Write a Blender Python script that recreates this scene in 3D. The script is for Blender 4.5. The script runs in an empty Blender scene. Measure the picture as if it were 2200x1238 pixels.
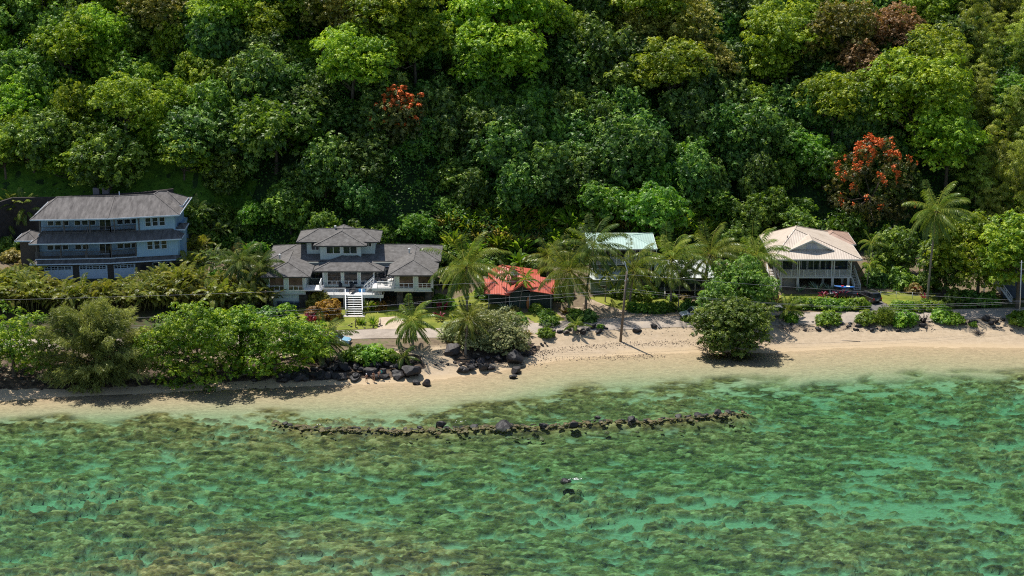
import bpy, bmesh, math, random
import numpy as np
from mathutils import Vector, Matrix, geometry

# ------------------------------------------------------------------ camera, sky, sun
SC = bpy.context.scene
COL = SC.collection
CAM = np.array([0.0, -285.0, 92.0])
PITCH = math.radians(15.9)
FPX = 1100.0 / math.tan(math.radians(15.0))          # focal length in 2200-px units
cd = bpy.data.cameras.new('camera')
cam = bpy.data.objects.new('camera', cd)
COL.objects.link(cam)
cam.location = CAM
cam.rotation_euler = (math.pi / 2 - PITCH, 0, 0)
cd.sensor_width = 36
cd.lens = 18.0 / math.tan(math.radians(15.0))
cd.clip_start = 1.0
cd.clip_end = 6000
SC.camera = cam

SUN_EL = math.radians(63)
SH = np.array([0.60, -0.80])                         # horizontal direction shadows fall
SH = SH / np.linalg.norm(SH)
world = bpy.data.worlds.new('World')
SC.world = world
world.use_nodes = True
wn = world.node_tree.nodes
wn.clear()
sky = wn.new('ShaderNodeTexSky')
sky.sky_type = 'NISHITA'
sky.sun_disc = False
sky.sun_elevation = SUN_EL
sky.sun_rotation = math.atan2(-SH[0], -SH[1])        # azimuth of the sun, clockwise from +Y
sky.air_density = 1.0
sky.dust_density = 0.6
bg = wn.new('ShaderNodeBackground')
bg.inputs['Strength'].default_value = 0.112
wo = wn.new('ShaderNodeOutputWorld')
world.node_tree.links.new(sky.outputs[0], bg.inputs['Color'])
world.node_tree.links.new(bg.outputs[0], wo.inputs['Surface'])
sl = bpy.data.lights.new('sun', 'SUN')
sl.energy = 5.0
sl.angle = math.radians(0.5)
sl.color = (1.0, 0.95, 0.87)
sun = bpy.data.objects.new('sun', sl)
COL.objects.link(sun)
ld = Vector((SH[0] * math.cos(SUN_EL), SH[1] * math.cos(SUN_EL), -math.sin(SUN_EL)))
sun.rotation_euler = ld.to_track_quat('-Z', 'Y').to_euler()
sun.location = (-120, 180, 260)
SC.view_settings.view_transform = 'Standard'
SC.view_settings.look = 'None'
SC.view_settings.exposure = 0.25
SC.view_settings.gamma = 1.0
SC.render.engine = 'CYCLES'
SC.cycles.use_denoising = False
SC.cycles.pixel_filter_type = 'BLACKMAN_HARRIS'
SC.cycles.filter_width = 1.1
SC.cycles.sample_clamp_indirect = 4.0
SC.cycles.max_bounces = 6
SC.cycles.diffuse_bounces = 3
SC.cycles.glossy_bounces = 2
SC.cycles.transmission_bounces = 4
SC.cycles.transparent_max_bounces = 12
SC.cycles.caustics_reflective = False
SC.cycles.caustics_refractive = False

# ------------------------------------------------------------------ noise
def _hash(ix, iy, seed):
    h = (ix.astype(np.int64) * 374761393 + iy.astype(np.int64) * 668265263 + seed * 982451653) & 0xFFFFFFFF
    h = ((h ^ (h >> 13)) * 1274126177) & 0xFFFFFFFF
    h = (h ^ (h >> 16)) & 0xFFFFFFFF
    return h / 4294967295.0
def vnoise(x, y, seed=0):
    x = np.asarray(x, float); y = np.asarray(y, float)
    ix = np.floor(x); iy = np.floor(y); fx = x - ix; fy = y - iy
    ux = fx * fx * fx * (fx * (fx * 6 - 15) + 10); uy = fy * fy * fy * (fy * (fy * 6 - 15) + 10)
    a = _hash(ix, iy, seed); b = _hash(ix + 1, iy, seed); c = _hash(ix, iy + 1, seed); d = _hash(ix + 1, iy + 1, seed)
    return (a + (b - a) * ux) * (1 - uy) + (c + (d - c) * ux) * uy
def fbm(x, y, seed=0, octv=4, gain=0.5):
    s = 0; a = 1; t = 0
    for k in range(octv):
        s = s + a * vnoise(x * 2 ** k + 17.3 * k, y * 2 ** k - 9.1 * k, seed + k); t += a; a *= gain
    return s / t
def worley(x, y, seed=0):
    x = np.asarray(x, float); y = np.asarray(y, float)
    ix = np.floor(x); iy = np.floor(y)
    f1 = np.full(x.shape, 9.0); cid = np.zeros(x.shape)
    for dx in (-1, 0, 1):
        for dy in (-1, 0, 1):
            cx = ix + dx; cy = iy + dy
            px = cx + _hash(cx, cy, seed); py = cy + _hash(cx, cy, seed + 7)
            d = (px - x) ** 2 + (py - y) ** 2
            m = d < f1
            f1 = np.where(m, d, f1); cid = np.where(m, _hash(cx, cy, seed + 13), cid)
    return np.sqrt(f1), cid
def sstep(a, b, x):
    t = np.clip((x - a) / (b - a), 0, 1); return t * t * (3 - 2 * t)

# ------------------------------------------------------------------ photo pixel -> world
cp, sp = math.cos(PITCH), math.sin(PITCH)
def ray(px, py):
    u = (px - 1100) / FPX; v = (619 - py) / FPX
    d = np.array([u, cp + v * sp, -sp + v * cp])
    return d / np.linalg.norm(d)
def at_z(px, py, z):
    d = ray(px, py); t = (z - CAM[2]) / d[2]
    return CAM + d * t
def at_y(px, py, y):
    d = ray(px, py); t = (y - CAM[1]) / d[1]
    return CAM + d * t

# ------------------------------------------------------------------ terrain
_sh = [(-400, 885), (0, 862), (150, 852), (300, 846), (450, 838), (600, 833), (700, 828), (880, 822), (960, 812), (1060, 800),
       (1130, 786), (1200, 774), (1330, 762), (1500, 757), (1660, 757), (1800, 748), (1950, 744), (2200, 748), (2600, 750)]
_shw = np.array([at_z(a, b, 0.0) for a, b in _sh])
def Ys(x): return np.interp(x, _shw[:, 0], _shw[:, 1])
# hill foot (world y) and the level of the lots at the foot
_hfx = np.array([-140, -95, -60, -42, -25, -5, 10, 25, 45, 70, 85, 140.])
_hfy = np.array([42, 42, 42, 36, 34, 36, 38, 40, 46, 50, 50, 50.])
_hfz = np.array([6.5, 6.5, 6.0, 4.5, 3.6, 3.6, 3.8, 4.0, 3.6, 3.6, 3.6, 3.6])
def shelf(x): return np.interp(x, [-80, -55, -20, 0, 80], [5.5, 6.5, 9.5, 10.2, 10.8])
def H(x, y):
    x = np.asarray(x, float); y = np.asarray(y, float)
    u = y - Ys(x)
    wob = (fbm(x * 0.09, y * 0.09, 5, 3) - 0.5)
    sea = -np.interp(-u * 12.0 / shelf(x), [0, 3, 8, 12, 17, 24, 120, 600], [0, 0.07, 0.20, 0.40, 0.9, 1.45, 1.8, 6])
    yf = np.interp(x, _hfx, _hfy); zf = np.interp(x, _hfx, _hfz)
    tl = np.clip((y - Ys(x) - 13) / np.maximum(yf - Ys(x) - 13, 4), 0, 1)
    land = np.interp(u, [0, 5, 9, 13], [0, 0.8, 1.75, 2.1]) + (zf - 2.1) * tl * tl * (3 - 2 * tl) * 1.0
    land = land + 0.25 * wob * sstep(2, 8, u) * (1 - sstep(10, 16, u))
    hh = np.maximum(y - yf, 0)
    rid = (fbm(x * 0.035 + 3, y * 0.02, 21, 3) - 0.5) * 16 * sstep(4, 40, hh)
    hill = np.where(hh > 0, 0.8 * hh - 2.2 * (1 - np.exp(-hh / 3.5)), 0)
    hill = np.where(hh > 120, 0.8 * 120 + 0.55 * (hh - 120), hill) + rid
    hill = np.minimum(hill, 260 + 0.02 * hh)
    hill = hill + (hh > 0) * 6.0 * sstep(0.3, 2.6, hh) * (1 - sstep(10, 22, hh)) * (1 - sstep(-57, -50, x))
    rough = (fbm(x * 0.25, y * 0.25, 95, 3) - 0.5) * 2.0 * sstep(45, 55, u) * sstep(2, 8, hh)
    berm = (fbm(x * 0.7, y * 0.7, 93, 3) - 0.5) * 0.22 * sstep(1.5, 5, u) * (1 - sstep(10, 13, u))
    return np.where(u < 0, sea, land + rough + berm + hill * (hh > 0))
def Hs(x, y): return float(H(np.array([x]), np.array([y]))[0])
def G(px, py, lift=0.0):
    """the point of the terrain seen at this pixel of the photograph"""
    d = ray(px, py)
    t = np.linspace(200, 520, 1601)
    P = CAM[None, :] + d[None, :] * t[:, None]
    h = H(P[:, 0], P[:, 1]) + lift
    k = np.argmax(P[:, 2] < h)
    if k == 0: k = 1600
    p = P[k]
    return Vector((p[0], p[1], p[2] - lift))
def to_px(p):
    v = np.array(p, float) - CAM
    zc = v[1] * cp - v[2] * sp; yc = v[1] * sp + v[2] * cp
    return 1100 + FPX * v[0] / zc, 619 - FPX * yc / zc

# ------------------------------------------------------------------ materials
MATS = {}
def nmat(name):
    m = bpy.data.materials.new(name); m.use_nodes = True
    nt = m.node_tree; nt.nodes.clear()
    out = nt.nodes.new('ShaderNodeOutputMaterial')
    MATS[name] = m
    return m, nt, out
def L(nt, a, b): nt.links.new(a, b)
def rgb(c): return (c[0], c[1], c[2], 1.0)
def noise_node(nt, scale, detail=3, rough=0.55, coord='Object', dist=0.0, vscale=None):
    tc = nt.nodes.new('ShaderNodeTexCoord'); n = nt.nodes.new('ShaderNodeTexNoise')
    n.inputs['Scale'].default_value = scale; n.inputs['Detail'].default_value = detail
    n.inputs['Roughness'].default_value = rough; n.inputs['Distortion'].default_value = dist
    if vscale:
        mp = nt.nodes.new('ShaderNodeMapping'); mp.inputs['Scale'].default_value = vscale
        L(nt, tc.outputs[coord], mp.inputs[0]); L(nt, mp.outputs[0], n.inputs['Vector'])
    else:
        L(nt, tc.outputs[coord], n.inputs['Vector'])
    return n
def ramp(nt, fac, stops):
    r = nt.nodes.new('ShaderNodeValToRGB')
    e = r.color_ramp.elements
    while len(e) < len(stops): e.new(0.5)
    for k, (p, c) in enumerate(stops): e[k].position = p; e[k].color = rgb(c)
    L(nt, fac, r.inputs[0]); return r
def mixc(nt, fac, a, b, mode='MIX'):
    m = nt.nodes.new('ShaderNodeMix'); m.data_type = 'RGBA'; m.blend_type = mode
    if isinstance(fac, (int, float)): m.inputs[0].default_value = fac
    else: L(nt, fac, m.inputs[0])
    for s, v in ((6, a), (7, b)):
        if isinstance(v, (tuple, list)): m.inputs[s].default_value = rgb(v)
        else: L(nt, v, m.inputs[s])
    return m.outputs[2]
def attr(nt, name):
    a = nt.nodes.new('ShaderNodeAttribute'); a.attribute_name = name; return a.outputs['Fac']
def mth(nt, op, a, b=0.5):
    m = nt.nodes.new('ShaderNodeMath'); m.operation = op; m.use_clamp = False
    for s, v in ((0, a), (1, b)):
        if isinstance(v, (int, float)): m.inputs[s].default_value = v
        else: L(nt, v, m.inputs[s])
    return m.outputs[0]
def principled(nt, out, col, rough=0.6, metal=0.0, spec=0.5):
    b = nt.nodes.new('ShaderNodeBsdfPrincipled')
    if isinstance(col, (tuple, list)): b.inputs['Base Color'].default_value = rgb(col)
    else: L(nt, col, b.inputs['Base Color'])
    b.inputs['Roughness'].default_value = rough; b.inputs['Metallic'].default_value = metal
    b.inputs['Specular IOR Level'].default_value = spec
    L(nt, b.outputs[0], out.inputs['Surface']); return b
def bump(nt, b, h, strength=0.3, dist=0.05):
    n = nt.nodes.new('ShaderNodeBump'); n.inputs['Strength'].default_value = strength
    n.inputs['Distance'].default_value = dist; L(nt, h, n.inputs['Height']); L(nt, n.outputs[0], b.inputs['Normal'])
def simple(name, col, rough=0.6, var=0.18, scale=3.0, metal=0.0, spec=0.4, dirt=None, bmp=0.0, vscale=None):
    if name in MATS: return MATS[name]
    m, nt, out = nmat(name)
    n = noise_node(nt, scale, 4, 0.6, vscale=vscale)
    lo = tuple(c * (1 - var) for c in col); hi = tuple(min(1, c * (1 + var)) for c in col)
    r = ramp(nt, n.outputs['Fac'], [(0.3, lo), (0.7, hi)])
    b = principled(nt, out, r.outputs[0], rough, metal, spec)
    if bmp: bump(nt, b, n.outputs['Fac'], bmp, 0.05)
    return m
def leafmat(name, c_dark, c_mid, c_light, trans=0.35, gloss=0.45, hue=0.035):
    """foliage: the tone attribute picks a leaf colour, every plant shifts it a little"""
    m, nt, out = nmat(name)
    t = attr(nt, 'tone')
    r = ramp(nt, t, [(0.0, c_dark), (0.5, c_mid), (1.0, c_light)])
    oi = nt.nodes.new('ShaderNodeObjectInfo')
    hs = nt.nodes.new('ShaderNodeHueSaturation')
    h1 = mth(nt, 'MULTIPLY_ADD', oi.outputs['Random'], hue); 
    h1.node.inputs[2].default_value = 0.488 - hue / 2
    v1 = mth(nt, 'MULTIPLY_ADD', oi.outputs['Random'], 0.45); v1.node.inputs[2].default_value = 0.78
    L(nt, h1, hs.inputs['Hue']); L(nt, v1, hs.inputs['Value']); L(nt, r.outputs[0], hs.inputs['Color'])
    d = nt.nodes.new('ShaderNodeBsdfDiffuse'); L(nt, hs.outputs[0], d.inputs[0])
    tr = nt.nodes.new('ShaderNodeBsdfTranslucent')
    tc = mixc(nt, 1.0, hs.outputs[0], (1.0, 1.0, 0.55), 'MULTIPLY'); L(nt, tc, tr.inputs[0])
    mx = nt.nodes.new('ShaderNodeMixShader'); mx.inputs[0].default_value = trans
    L(nt, d.outputs[0], mx.inputs[1]); L(nt, tr.outputs[0], mx.inputs[2])
    g = nt.nodes.new('ShaderNodeBsdfGlossy'); g.inputs['Roughness'].default_value = gloss
    g.inputs[0].default_value = (1, 1, 1, 1)
    m2 = nt.nodes.new('ShaderNodeMixShader'); m2.inputs[0].default_value = 0.022
    L(nt, mx.outputs[0], m2.inputs[1]); L(nt, g.outputs[0], m2.inputs[2])
    L(nt, m2.outputs[0], out.inputs['Surface'])
    return m

# ------------------------------------------------------------------ object helpers
def link(o, parent=None):
    COL.objects.link(o)
    if parent is not None: o.parent = parent
    return o
def thing(name, label, cat, loc=(0, 0, 0), rz=0.0, group=None, scale=None):
    o = bpy.data.objects.new(name, None); COL.objects.link(o)
    o.empty_display_size = 0.5
    o.location = loc; o.rotation_euler = (0, 0, rz)
    if scale is not None: o.scale = scale if hasattr(scale, '__len__') else (scale,) * 3
    if label: o['label'] = label
    if cat: o['category'] = cat
    if group: o['group'] = group
    return o
def tag(o, label, cat, group=None):
    o['label'] = label; o['category'] = cat
    if group: o['group'] = group
    return o
def struct(o, kind='structure'): o['kind'] = kind; return o
def npmesh(name, V, F, mat, tone=None, smooth=False, extra=None):
    """V (n,3), F (m,k) arrays -> mesh; tone per face"""
    V = np.asarray(V, np.float32).reshape(-1, 3); F = np.asarray(F, np.int32)
    me = bpy.data.meshes.new(name)
    me.vertices.add(len(V)); me.vertices.foreach_set('co', V.ravel())
    k = F.shape[1]
    me.loops.add(F.size); me.loops.foreach_set('vertex_index', F.ravel())
    me.polygons.add(len(F)); me.polygons.foreach_set('loop_start', np.arange(0, F.size, k, dtype=np.int32))
    try: me.polygons.foreach_set('loop_total', np.full(len(F), k, np.int32))
    except Exception: pass
    me.polygons.foreach_set('use_smooth', np.full(len(F), smooth, bool))
    if tone is not None:
        a = me.attributes.new('tone', 'FLOAT', 'FACE'); a.data.foreach_set('value', np.asarray(tone, np.float32))
    if extra:
        for kx, vx in extra.items():
            a = me.attributes.new(kx, 'FLOAT', 'POINT'); a.data.foreach_set('value', np.asarray(vx, np.float32))
    me.update(calc_edges=True)
    me.validate()
    if mat is not None: me.materials.append(mat)
    return me
def mobj(name, me, parent=None):
    o = bpy.data.objects.new(name, me); return link(o, parent)
def dup(root, loc, rz=0.0, scale=1.0, label=None, group=None):
    r = root.copy(); COL.objects.link(r); r.location = loc; r.rotation_euler = (root.rotation_euler[0], root.rotation_euler[1], rz)
    r.scale = scale if hasattr(scale, '__len__') else (scale,) * 3
    if label: r['label'] = label
    if group: r['group'] = group
    for ch in list(root.children):
        c = ch.copy(); COL.objects.link(c); c.parent = r
        for g in list(ch.children):
            d = g.copy(); COL.objects.link(d); d.parent = c
    return r

class MB:
    """collects boxes, bars, quads and tubes; build() links them as ONE mesh object"""
    def __init__(s): s.v = []; s.f = []; s.c = []
    def add(s, vs, fs):
        n = len(s.v); s.v += [tuple(float(q) for q in v) for v in vs]; s.f += [tuple(i + n for i in f) for f in fs]
    def box(s, x0, x1, y0, y1, z0, z1):
        s.add([(x0, y0, z0), (x1, y0, z0), (x1, y1, z0), (x0, y1, z0), (x0, y0, z1), (x1, y0, z1), (x1, y1, z1), (x0, y1, z1)],
              [(0, 3, 2, 1), (4, 5, 6, 7), (0, 1, 5, 4), (1, 2, 6, 5), (2, 3, 7, 6), (3, 0, 4, 7)])
    def quad(s, a, b, c, d): s.add([a, b, c, d], [(0, 1, 2, 3)])
    def poly(s, pts): s.add(pts, [tuple(range(len(pts)))])
    def bar(s, a, b, w, h=None, up=(0, 0, 1)):
        a = Vector(a); b = Vector(b); h = h or w
        d = (b - a).normalized(); u = Vector(up)
        if abs(d.dot(u)) > 0.98: u = Vector((0, 1, 0))
        r = d.cross(u).normalized(); u = r.cross(d).normalized()
        P = []
        for q in (a, b):
            for i, j in ((-1, -1), (1, -1), (1, 1), (-1, 1)): P.append(q + r * (i * w / 2) + u * (j * h / 2))
        s.add(P, [(0, 3, 2, 1), (4, 5, 6, 7), (0, 1, 5, 4), (1, 2, 6, 5), (2, 3, 7, 6), (3, 0, 4, 7)])
    def tube(s, pts, rad, n=7, cap=True):
        pts = [Vector(p) for p in pts]
        if not hasattr(rad, '__len__'): rad = [rad] * len(pts)
        base = len(s.v); m = len(pts)
        for k, p in enumerate(pts):
            d = (pts[min(k + 1, m - 1)] - pts[max(k - 1, 0)]).normalized()
            u = Vector((0, 0, 1)) if abs(d.z) < 0.95 else Vector((1, 0, 0))
            r = d.cross(u).normalized(); u = r.cross(d).normalized()
            for j in range(n):
                a = 2 * math.pi * j / n
                q = p + r * (math.cos(a) * rad[k]) + u * (math.sin(a) * rad[k])
                s.v.append(tuple(q))
        for k in range(m - 1):
            for j in range(n):
                s.f.append((base + k * n + j, base + k * n + (j + 1) % n, base + (k + 1) * n + (j + 1) % n, base + (k + 1) * n + j))
        if cap:
            s.f.append(tuple(base + j for j in range(n))[::-1]); s.f.append(tuple(base + (m - 1) * n + j for j in range(n)))
    def lathe(s, prof, c=(0, 0, 0), n=12):
        base = len(s.v); m = len(prof)
        for r, z in prof:
            for j in range(n):
                a = 2 * math.pi * j / n; s.v.append((c[0] + r * math.cos(a), c[1] + r * math.sin(a), c[2] + z))
        for k in range(m - 1):
            for j in range(n):
                s.f.append((base + k * n + j, base + k * n + (j + 1) % n, base + (k + 1) * n + (j + 1) % n, base + (k + 1) * n + j))
    def slab(s, pts, t):
        """flat polygon with thickness t downwards"""
        n = len(pts); lo = [(p[0], p[1], p[2] - t) for p in pts]
        s.add(list(pts) + lo, [tuple(range(n)), tuple(range(2 * n - 1, n - 1, -1))] + [(i, i + n, (i + 1) % n + n, (i + 1) % n) for i in range(n)])
    def mesh(s, name, mat, smooth=False):
        me = bpy.data.meshes.new(name); me.from_pydata(s.v, [], s.f)
        if smooth: me.polygons.foreach_set('use_smooth', [True] * len(me.polygons))
        if mat: me.materials.append(mat)
        me.update(); return me
    def build(s, name, mat, parent=None, smooth=False, fix=True):
        me = s.mesh(name, mat, smooth)
        if fix:
            bm = bmesh.new(); bm.from_mesh(me); bmesh.ops.recalc_face_normals(bm, faces=bm.faces); bm.to_mesh(me); bm.free()
        return mobj(name, me, parent)
# ------------------------------------------------------------------ ground sheet (seabed, beach, lots, hillside in one piece)
def spaced(a, b, step): return list(np.arange(a, b, step))
gx = np.array([-3000, -1500, -700, -350, -200, -150, -120, -110] + spaced(-105, 105, 0.27) + [110, 120, 150, 200, 350, 700, 1500, 3000.])
gy = np.array([-3000, -1500, -700, -350, -200, -150, -120] + spaced(-96, 14, 0.25) + spaced(14, 36, 0.5) + spaced(36, 130, 1.0) + [135, 150, 180, 220, 300, 450, 700, 1500, 3000.])
GX, GY = np.meshgrid(gx, gy)
Z = H(GX, GY)
U = GY - Ys(GX)
# reef: lumpy coral with pockets of sand between
wx = GX + 3.0 * (fbm(GX * 0.2, GY * 0.3, 201, 3) - .5) + 0.5 * GY * 0.35; wy = GY + 2.0 * (fbm(GX * 0.2 + 9, GY * 0.3, 202, 3) - .5)
big = fbm(wx * 0.03 + 11, wy * 0.05 + 4, 31, 3)
med = fbm(wx * 0.13, wy * 0.22, 41, 3)
fine = fbm(wx * 0.48, wy * 0.90, 43, 4, 0.6)
w1, c1 = worley(wx * 0.55 + med, wy * 0.95, 51)
w2, c2 = worley(wx * 1.25, wy * 1.9 + med, 61)
edge = sstep(12.0, 16, -U * 12.0 / shelf(GX) + (med - 0.5) * 11)
deep = sstep(0.48, 0.66, fbm(GX * 0.014 + 5.2, GY * 0.024 + 1.3, 78, 2) + 0.10 * sstep(10, 70, GX) + 0.05 * sstep(45, 90, -U) - 0.12 * np.exp(-((GX + 15) / 40) ** 2) * np.exp(-((-U - 32) / 16) ** 2))
chn = 0
for (cpx, cpy, sx_, sy_, am) in ((1960, 1095, 16, 5, .16), (2080, 1010, 14, 4, .08), (470, 905, 15, 3.5, .17), (590, 1000, 9, 3, .06), (1290, 1120, 10, 4, .06), (60, 940, 10, 3.5, .05)):
    q = at_z(cpx, cpy, -1.4); chn = chn + am * np.exp(-((GX - q[0]) / sx_) ** 2 - ((GY - q[1] + .25 * (GX - q[0])) / sy_) ** 2)
for (cpx, cpy, sx_, sy_, am) in ((900, 960, 22, 5, .07), (300, 1150, 26, 7, .06), (1400, 960, 20, 6, .06)):
    q = at_z(cpx, cpy, -1.0); chn = chn - am * np.exp(-((GX - q[0]) / sx_) ** 2 - ((GY - q[1]) / sy_) ** 2)
cover = sstep(0.365, 0.485, -chn + 0.17 * big + 0.25 * med + 0.58 * fine + 0.14 * (c1 - 0.5) - 0.03 * deep + 0.005) * edge
lump = (np.clip(1 - w1 * 1.15, 0, 1) ** .6 * c1 * 0.30 + np.clip(1 - w2 * 1.2, 0, 1) ** .7 * (0.2 + c2 * 0.8) * 0.30) + (fine - .5) * .6 + (fbm(wx * 1.6, wy * 2.6, 47, 2) - .5) * .35
shallow = np.maximum(np.interp(-U, [0, 12, 18, 24], [0.1, .35, .55, .75]), 0) + 0.50 * deep + (big - .5) * 0.9
crev = np.clip(1 - np.abs(2 * fbm(wx * .5 + 7, wy * 1.1, 207, 3) - 1) * 8, 0, 1) * .45 + np.clip(1 - np.abs(2 * fbm(wx * 1.1, wy * 2.0 + 3, 208, 2) - 1) * 6, 0, 1) * .25
tops = -np.maximum(shallow, .12) - .40 + lump * .6 - crev * .8
Zr = Z + np.where(U < 0, -deep * edge * .5, 0)
Zr = np.where(U < 0, Zr * (1 - cover) + np.maximum(np.minimum(tops, -0.08), Zr) * cover, Zr)
# a low ridge of broken reef carries the offshore rock line
RLINE = [(590, 904), (625, 913), (660, 917), (700, 919), (800, 919), (860, 922), (930, 921), (1000, 917), (1100, 914), (1200, 912), (1300, 903), (1400, 902), (1480, 895), (1540, 888), (1610, 883)]
_rw = np.array([at_z(a, b, -.2) for a, b in RLINE])
ly = np.interp(GX, _rw[:, 0], _rw[:, 1]); lin = sstep(_rw[0, 0] - 1, _rw[0, 0] + 1, GX) * (1 - sstep(_rw[-1, 0] - 2, _rw[-1, 0] + 2, GX))
rdg = np.exp(-((GY - ly + .2) / 1.9) ** 2) * lin
Zr = np.where((U < 0) & (rdg > .02), Zr * (1 - rdg) + rdg * (-0.52 + .3 * (fbm(GX * 1.3, GY * 1.6, 311, 2) - .5)), Zr)
cover = np.maximum(cover, rdg)
Zr = Zr + np.where(U < 0, (fbm(GX * 1.1, GY * 2.2, 91, 2) - 0.5) * 0.06, 0)
ny, nx = GX.shape
idx = np.arange(ny * nx).reshape(ny, nx)
F = np.stack([idx[:-1, :-1], idx[:-1, 1:], idx[1:, 1:], idx[1:, :-1]], -1).reshape(-1, 4)
V = np.stack([GX, GY, Zr], -1).reshape(-1, 3)
yfoot = np.interp(GX, _hfx, _hfy)
leftdirt = 1 - sstep(-34, -26, GX)
sandw = np.where(U < 0, 1.0, 1 - sstep(9.0, 11.5, U + (fbm(GX * 0.5, GY * 0.5, 97, 3) - 0.5) * 3))
wet = 1 - sstep(0.3, 2.4, U + (fbm(GX * 0.15, GY * 0.5, 99, 3) - 0.5) * 1.6)
hillw = sstep(-3, 3, GY - yfoot)
m, nt, out = nmat('ground_soil')
reefn = noise_node(nt, 0.9, 6, 0.7, 'Object', 0.6, (0.7, 1.3, 1))
reefn2 = noise_node(nt, 2.6, 5, 0.7, 'Object', 0.3, (0.7, 1.3, 1))
tonea = attr(nt, 'lumptone')
rc = ramp(nt, mth(nt, 'ADD', mth(nt, 'MULTIPLY', reefn.outputs['Fac'], 0.6), mth(nt, 'MULTIPLY', tonea, 0.4)),
          [(0.30, (0.03, 0.021, 0.010)), (0.43, (0.11, 0.073, 0.028)), (0.54, (0.215, 0.145, 0.052)), (0.70, (0.46, 0.34, 0.16))])
rc2 = mixc(nt, 0.55, rc.outputs[0], ramp(nt, reefn2.outputs['Fac'], [(0.3, (0.35, 0.35, 0.35)), (0.75, (1.45, 1.4, 1.35))]).outputs[0], 'MULTIPLY')
sandn = noise_node(nt, 1.3, 5, 0.7)
sandf = noise_node(nt, 14, 3, 0.7)
sc = ramp(nt, sandn.outputs['Fac'], [(0.25, (0.36, 0.275, 0.18)), (0.55, (0.46, 0.36, 0.245)), (0.8, (0.53, 0.42, 0.30))])
sc2 = mixc(nt, 0.35, sc.outputs[0], ramp(nt, sandf.outputs['Fac'], [(0.35, (0.6, 0.6, 0.6)), (0.6, (1.1, 1.1, 1.1))]).outputs[0], 'MULTIPLY')
wetc = mixc(nt, attr(nt, 'wet'), sc2, mixc(nt, 0.8, sc2, (0.50, 0.38, 0.235), 'MIX'))
strk = noise_node(nt, 1.5, 4, 0.65, 'Object', 1.2, (0.8, 2.6, 1.0))  # streaks of caustic light on the shallow sand, painted into its colour
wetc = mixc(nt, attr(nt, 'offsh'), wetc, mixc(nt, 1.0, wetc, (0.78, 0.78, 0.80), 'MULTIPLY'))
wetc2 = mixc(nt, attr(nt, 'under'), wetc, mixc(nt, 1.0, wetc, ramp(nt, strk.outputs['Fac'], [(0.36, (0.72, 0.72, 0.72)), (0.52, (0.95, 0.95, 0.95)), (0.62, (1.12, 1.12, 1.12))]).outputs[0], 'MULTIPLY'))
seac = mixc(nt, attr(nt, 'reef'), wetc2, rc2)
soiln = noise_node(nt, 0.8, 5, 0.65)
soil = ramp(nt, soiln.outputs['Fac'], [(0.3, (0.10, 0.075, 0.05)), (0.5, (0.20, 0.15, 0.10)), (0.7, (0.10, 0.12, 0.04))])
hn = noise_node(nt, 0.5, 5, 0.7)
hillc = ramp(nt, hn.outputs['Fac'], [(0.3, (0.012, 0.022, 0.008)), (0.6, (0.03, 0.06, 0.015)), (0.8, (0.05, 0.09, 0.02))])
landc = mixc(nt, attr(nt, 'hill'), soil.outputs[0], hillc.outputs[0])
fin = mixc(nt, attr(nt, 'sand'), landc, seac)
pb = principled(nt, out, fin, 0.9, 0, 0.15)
bump(nt, pb, reefn2.outputs['Fac'], 0.5, 0.12)
me = npmesh('ground', V, F, m, smooth=True, extra={
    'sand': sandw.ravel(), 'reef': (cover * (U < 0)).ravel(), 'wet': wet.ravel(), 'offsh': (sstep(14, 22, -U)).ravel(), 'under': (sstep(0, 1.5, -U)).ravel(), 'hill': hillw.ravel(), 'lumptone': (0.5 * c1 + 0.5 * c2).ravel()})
ground = struct(mobj('ground', me))

# ------------------------------------------------------------------ sea water: a real volume of clear water over the reef
m, nt, out = nmat('sea_water')
tr = nt.nodes.new('ShaderNodeBsdfTransparent'); tr.inputs[0].default_value = (1, 1, 1, 1)
gl = nt.nodes.new('ShaderNodeBsdfGlossy'); gl.inputs['Roughness'].default_value = 0.06
fr = nt.nodes.new('ShaderNodeFresnel'); fr.inputs['IOR'].default_value = 1.333
rip = noise_node(nt, 1.6, 4, 0.6, 'Object', 0.6, (1.0, 2.2, 1.0))
rip2 = noise_node(nt, 0.22, 2, 0.5, 'Object', 0.3, (1.0, 1.8, 1.0))
hsum = mth(nt, 'ADD', rip.outputs['Fac'], mth(nt, 'MULTIPLY', rip2.outputs['Fac'], 1.5))
bn = nt.nodes.new('ShaderNodeBump'); bn.inputs['Strength'].default_value = 0.38; bn.inputs['Distance'].default_value = 0.10
L(nt, hsum, bn.inputs['Height']); L(nt, bn.outputs[0], gl.inputs['Normal']); L(nt, bn.outputs[0], fr.inputs['Normal'])
mx = nt.nodes.new('ShaderNodeMixShader')
L(nt, fr.outputs[0], mx.inputs[0]); L(nt, tr.outputs[0], mx.inputs[1]); L(nt, gl.outputs[0], mx.inputs[2])
L(nt, mx.outputs[0], out.inputs['Surface'])
va = nt.nodes.new('ShaderNodeVolumeAbsorption'); va.inputs['Color'].default_value = (0.06, 0.905, 0.74, 1); va.inputs['Density'].default_value = 0.215
L(nt, va.outputs[0], out.inputs['Volume'])
w = MB(); w.box(-2990, 2990, -2990, 60, -30, 0.0)
water = struct(w.build('water', m))
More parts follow.
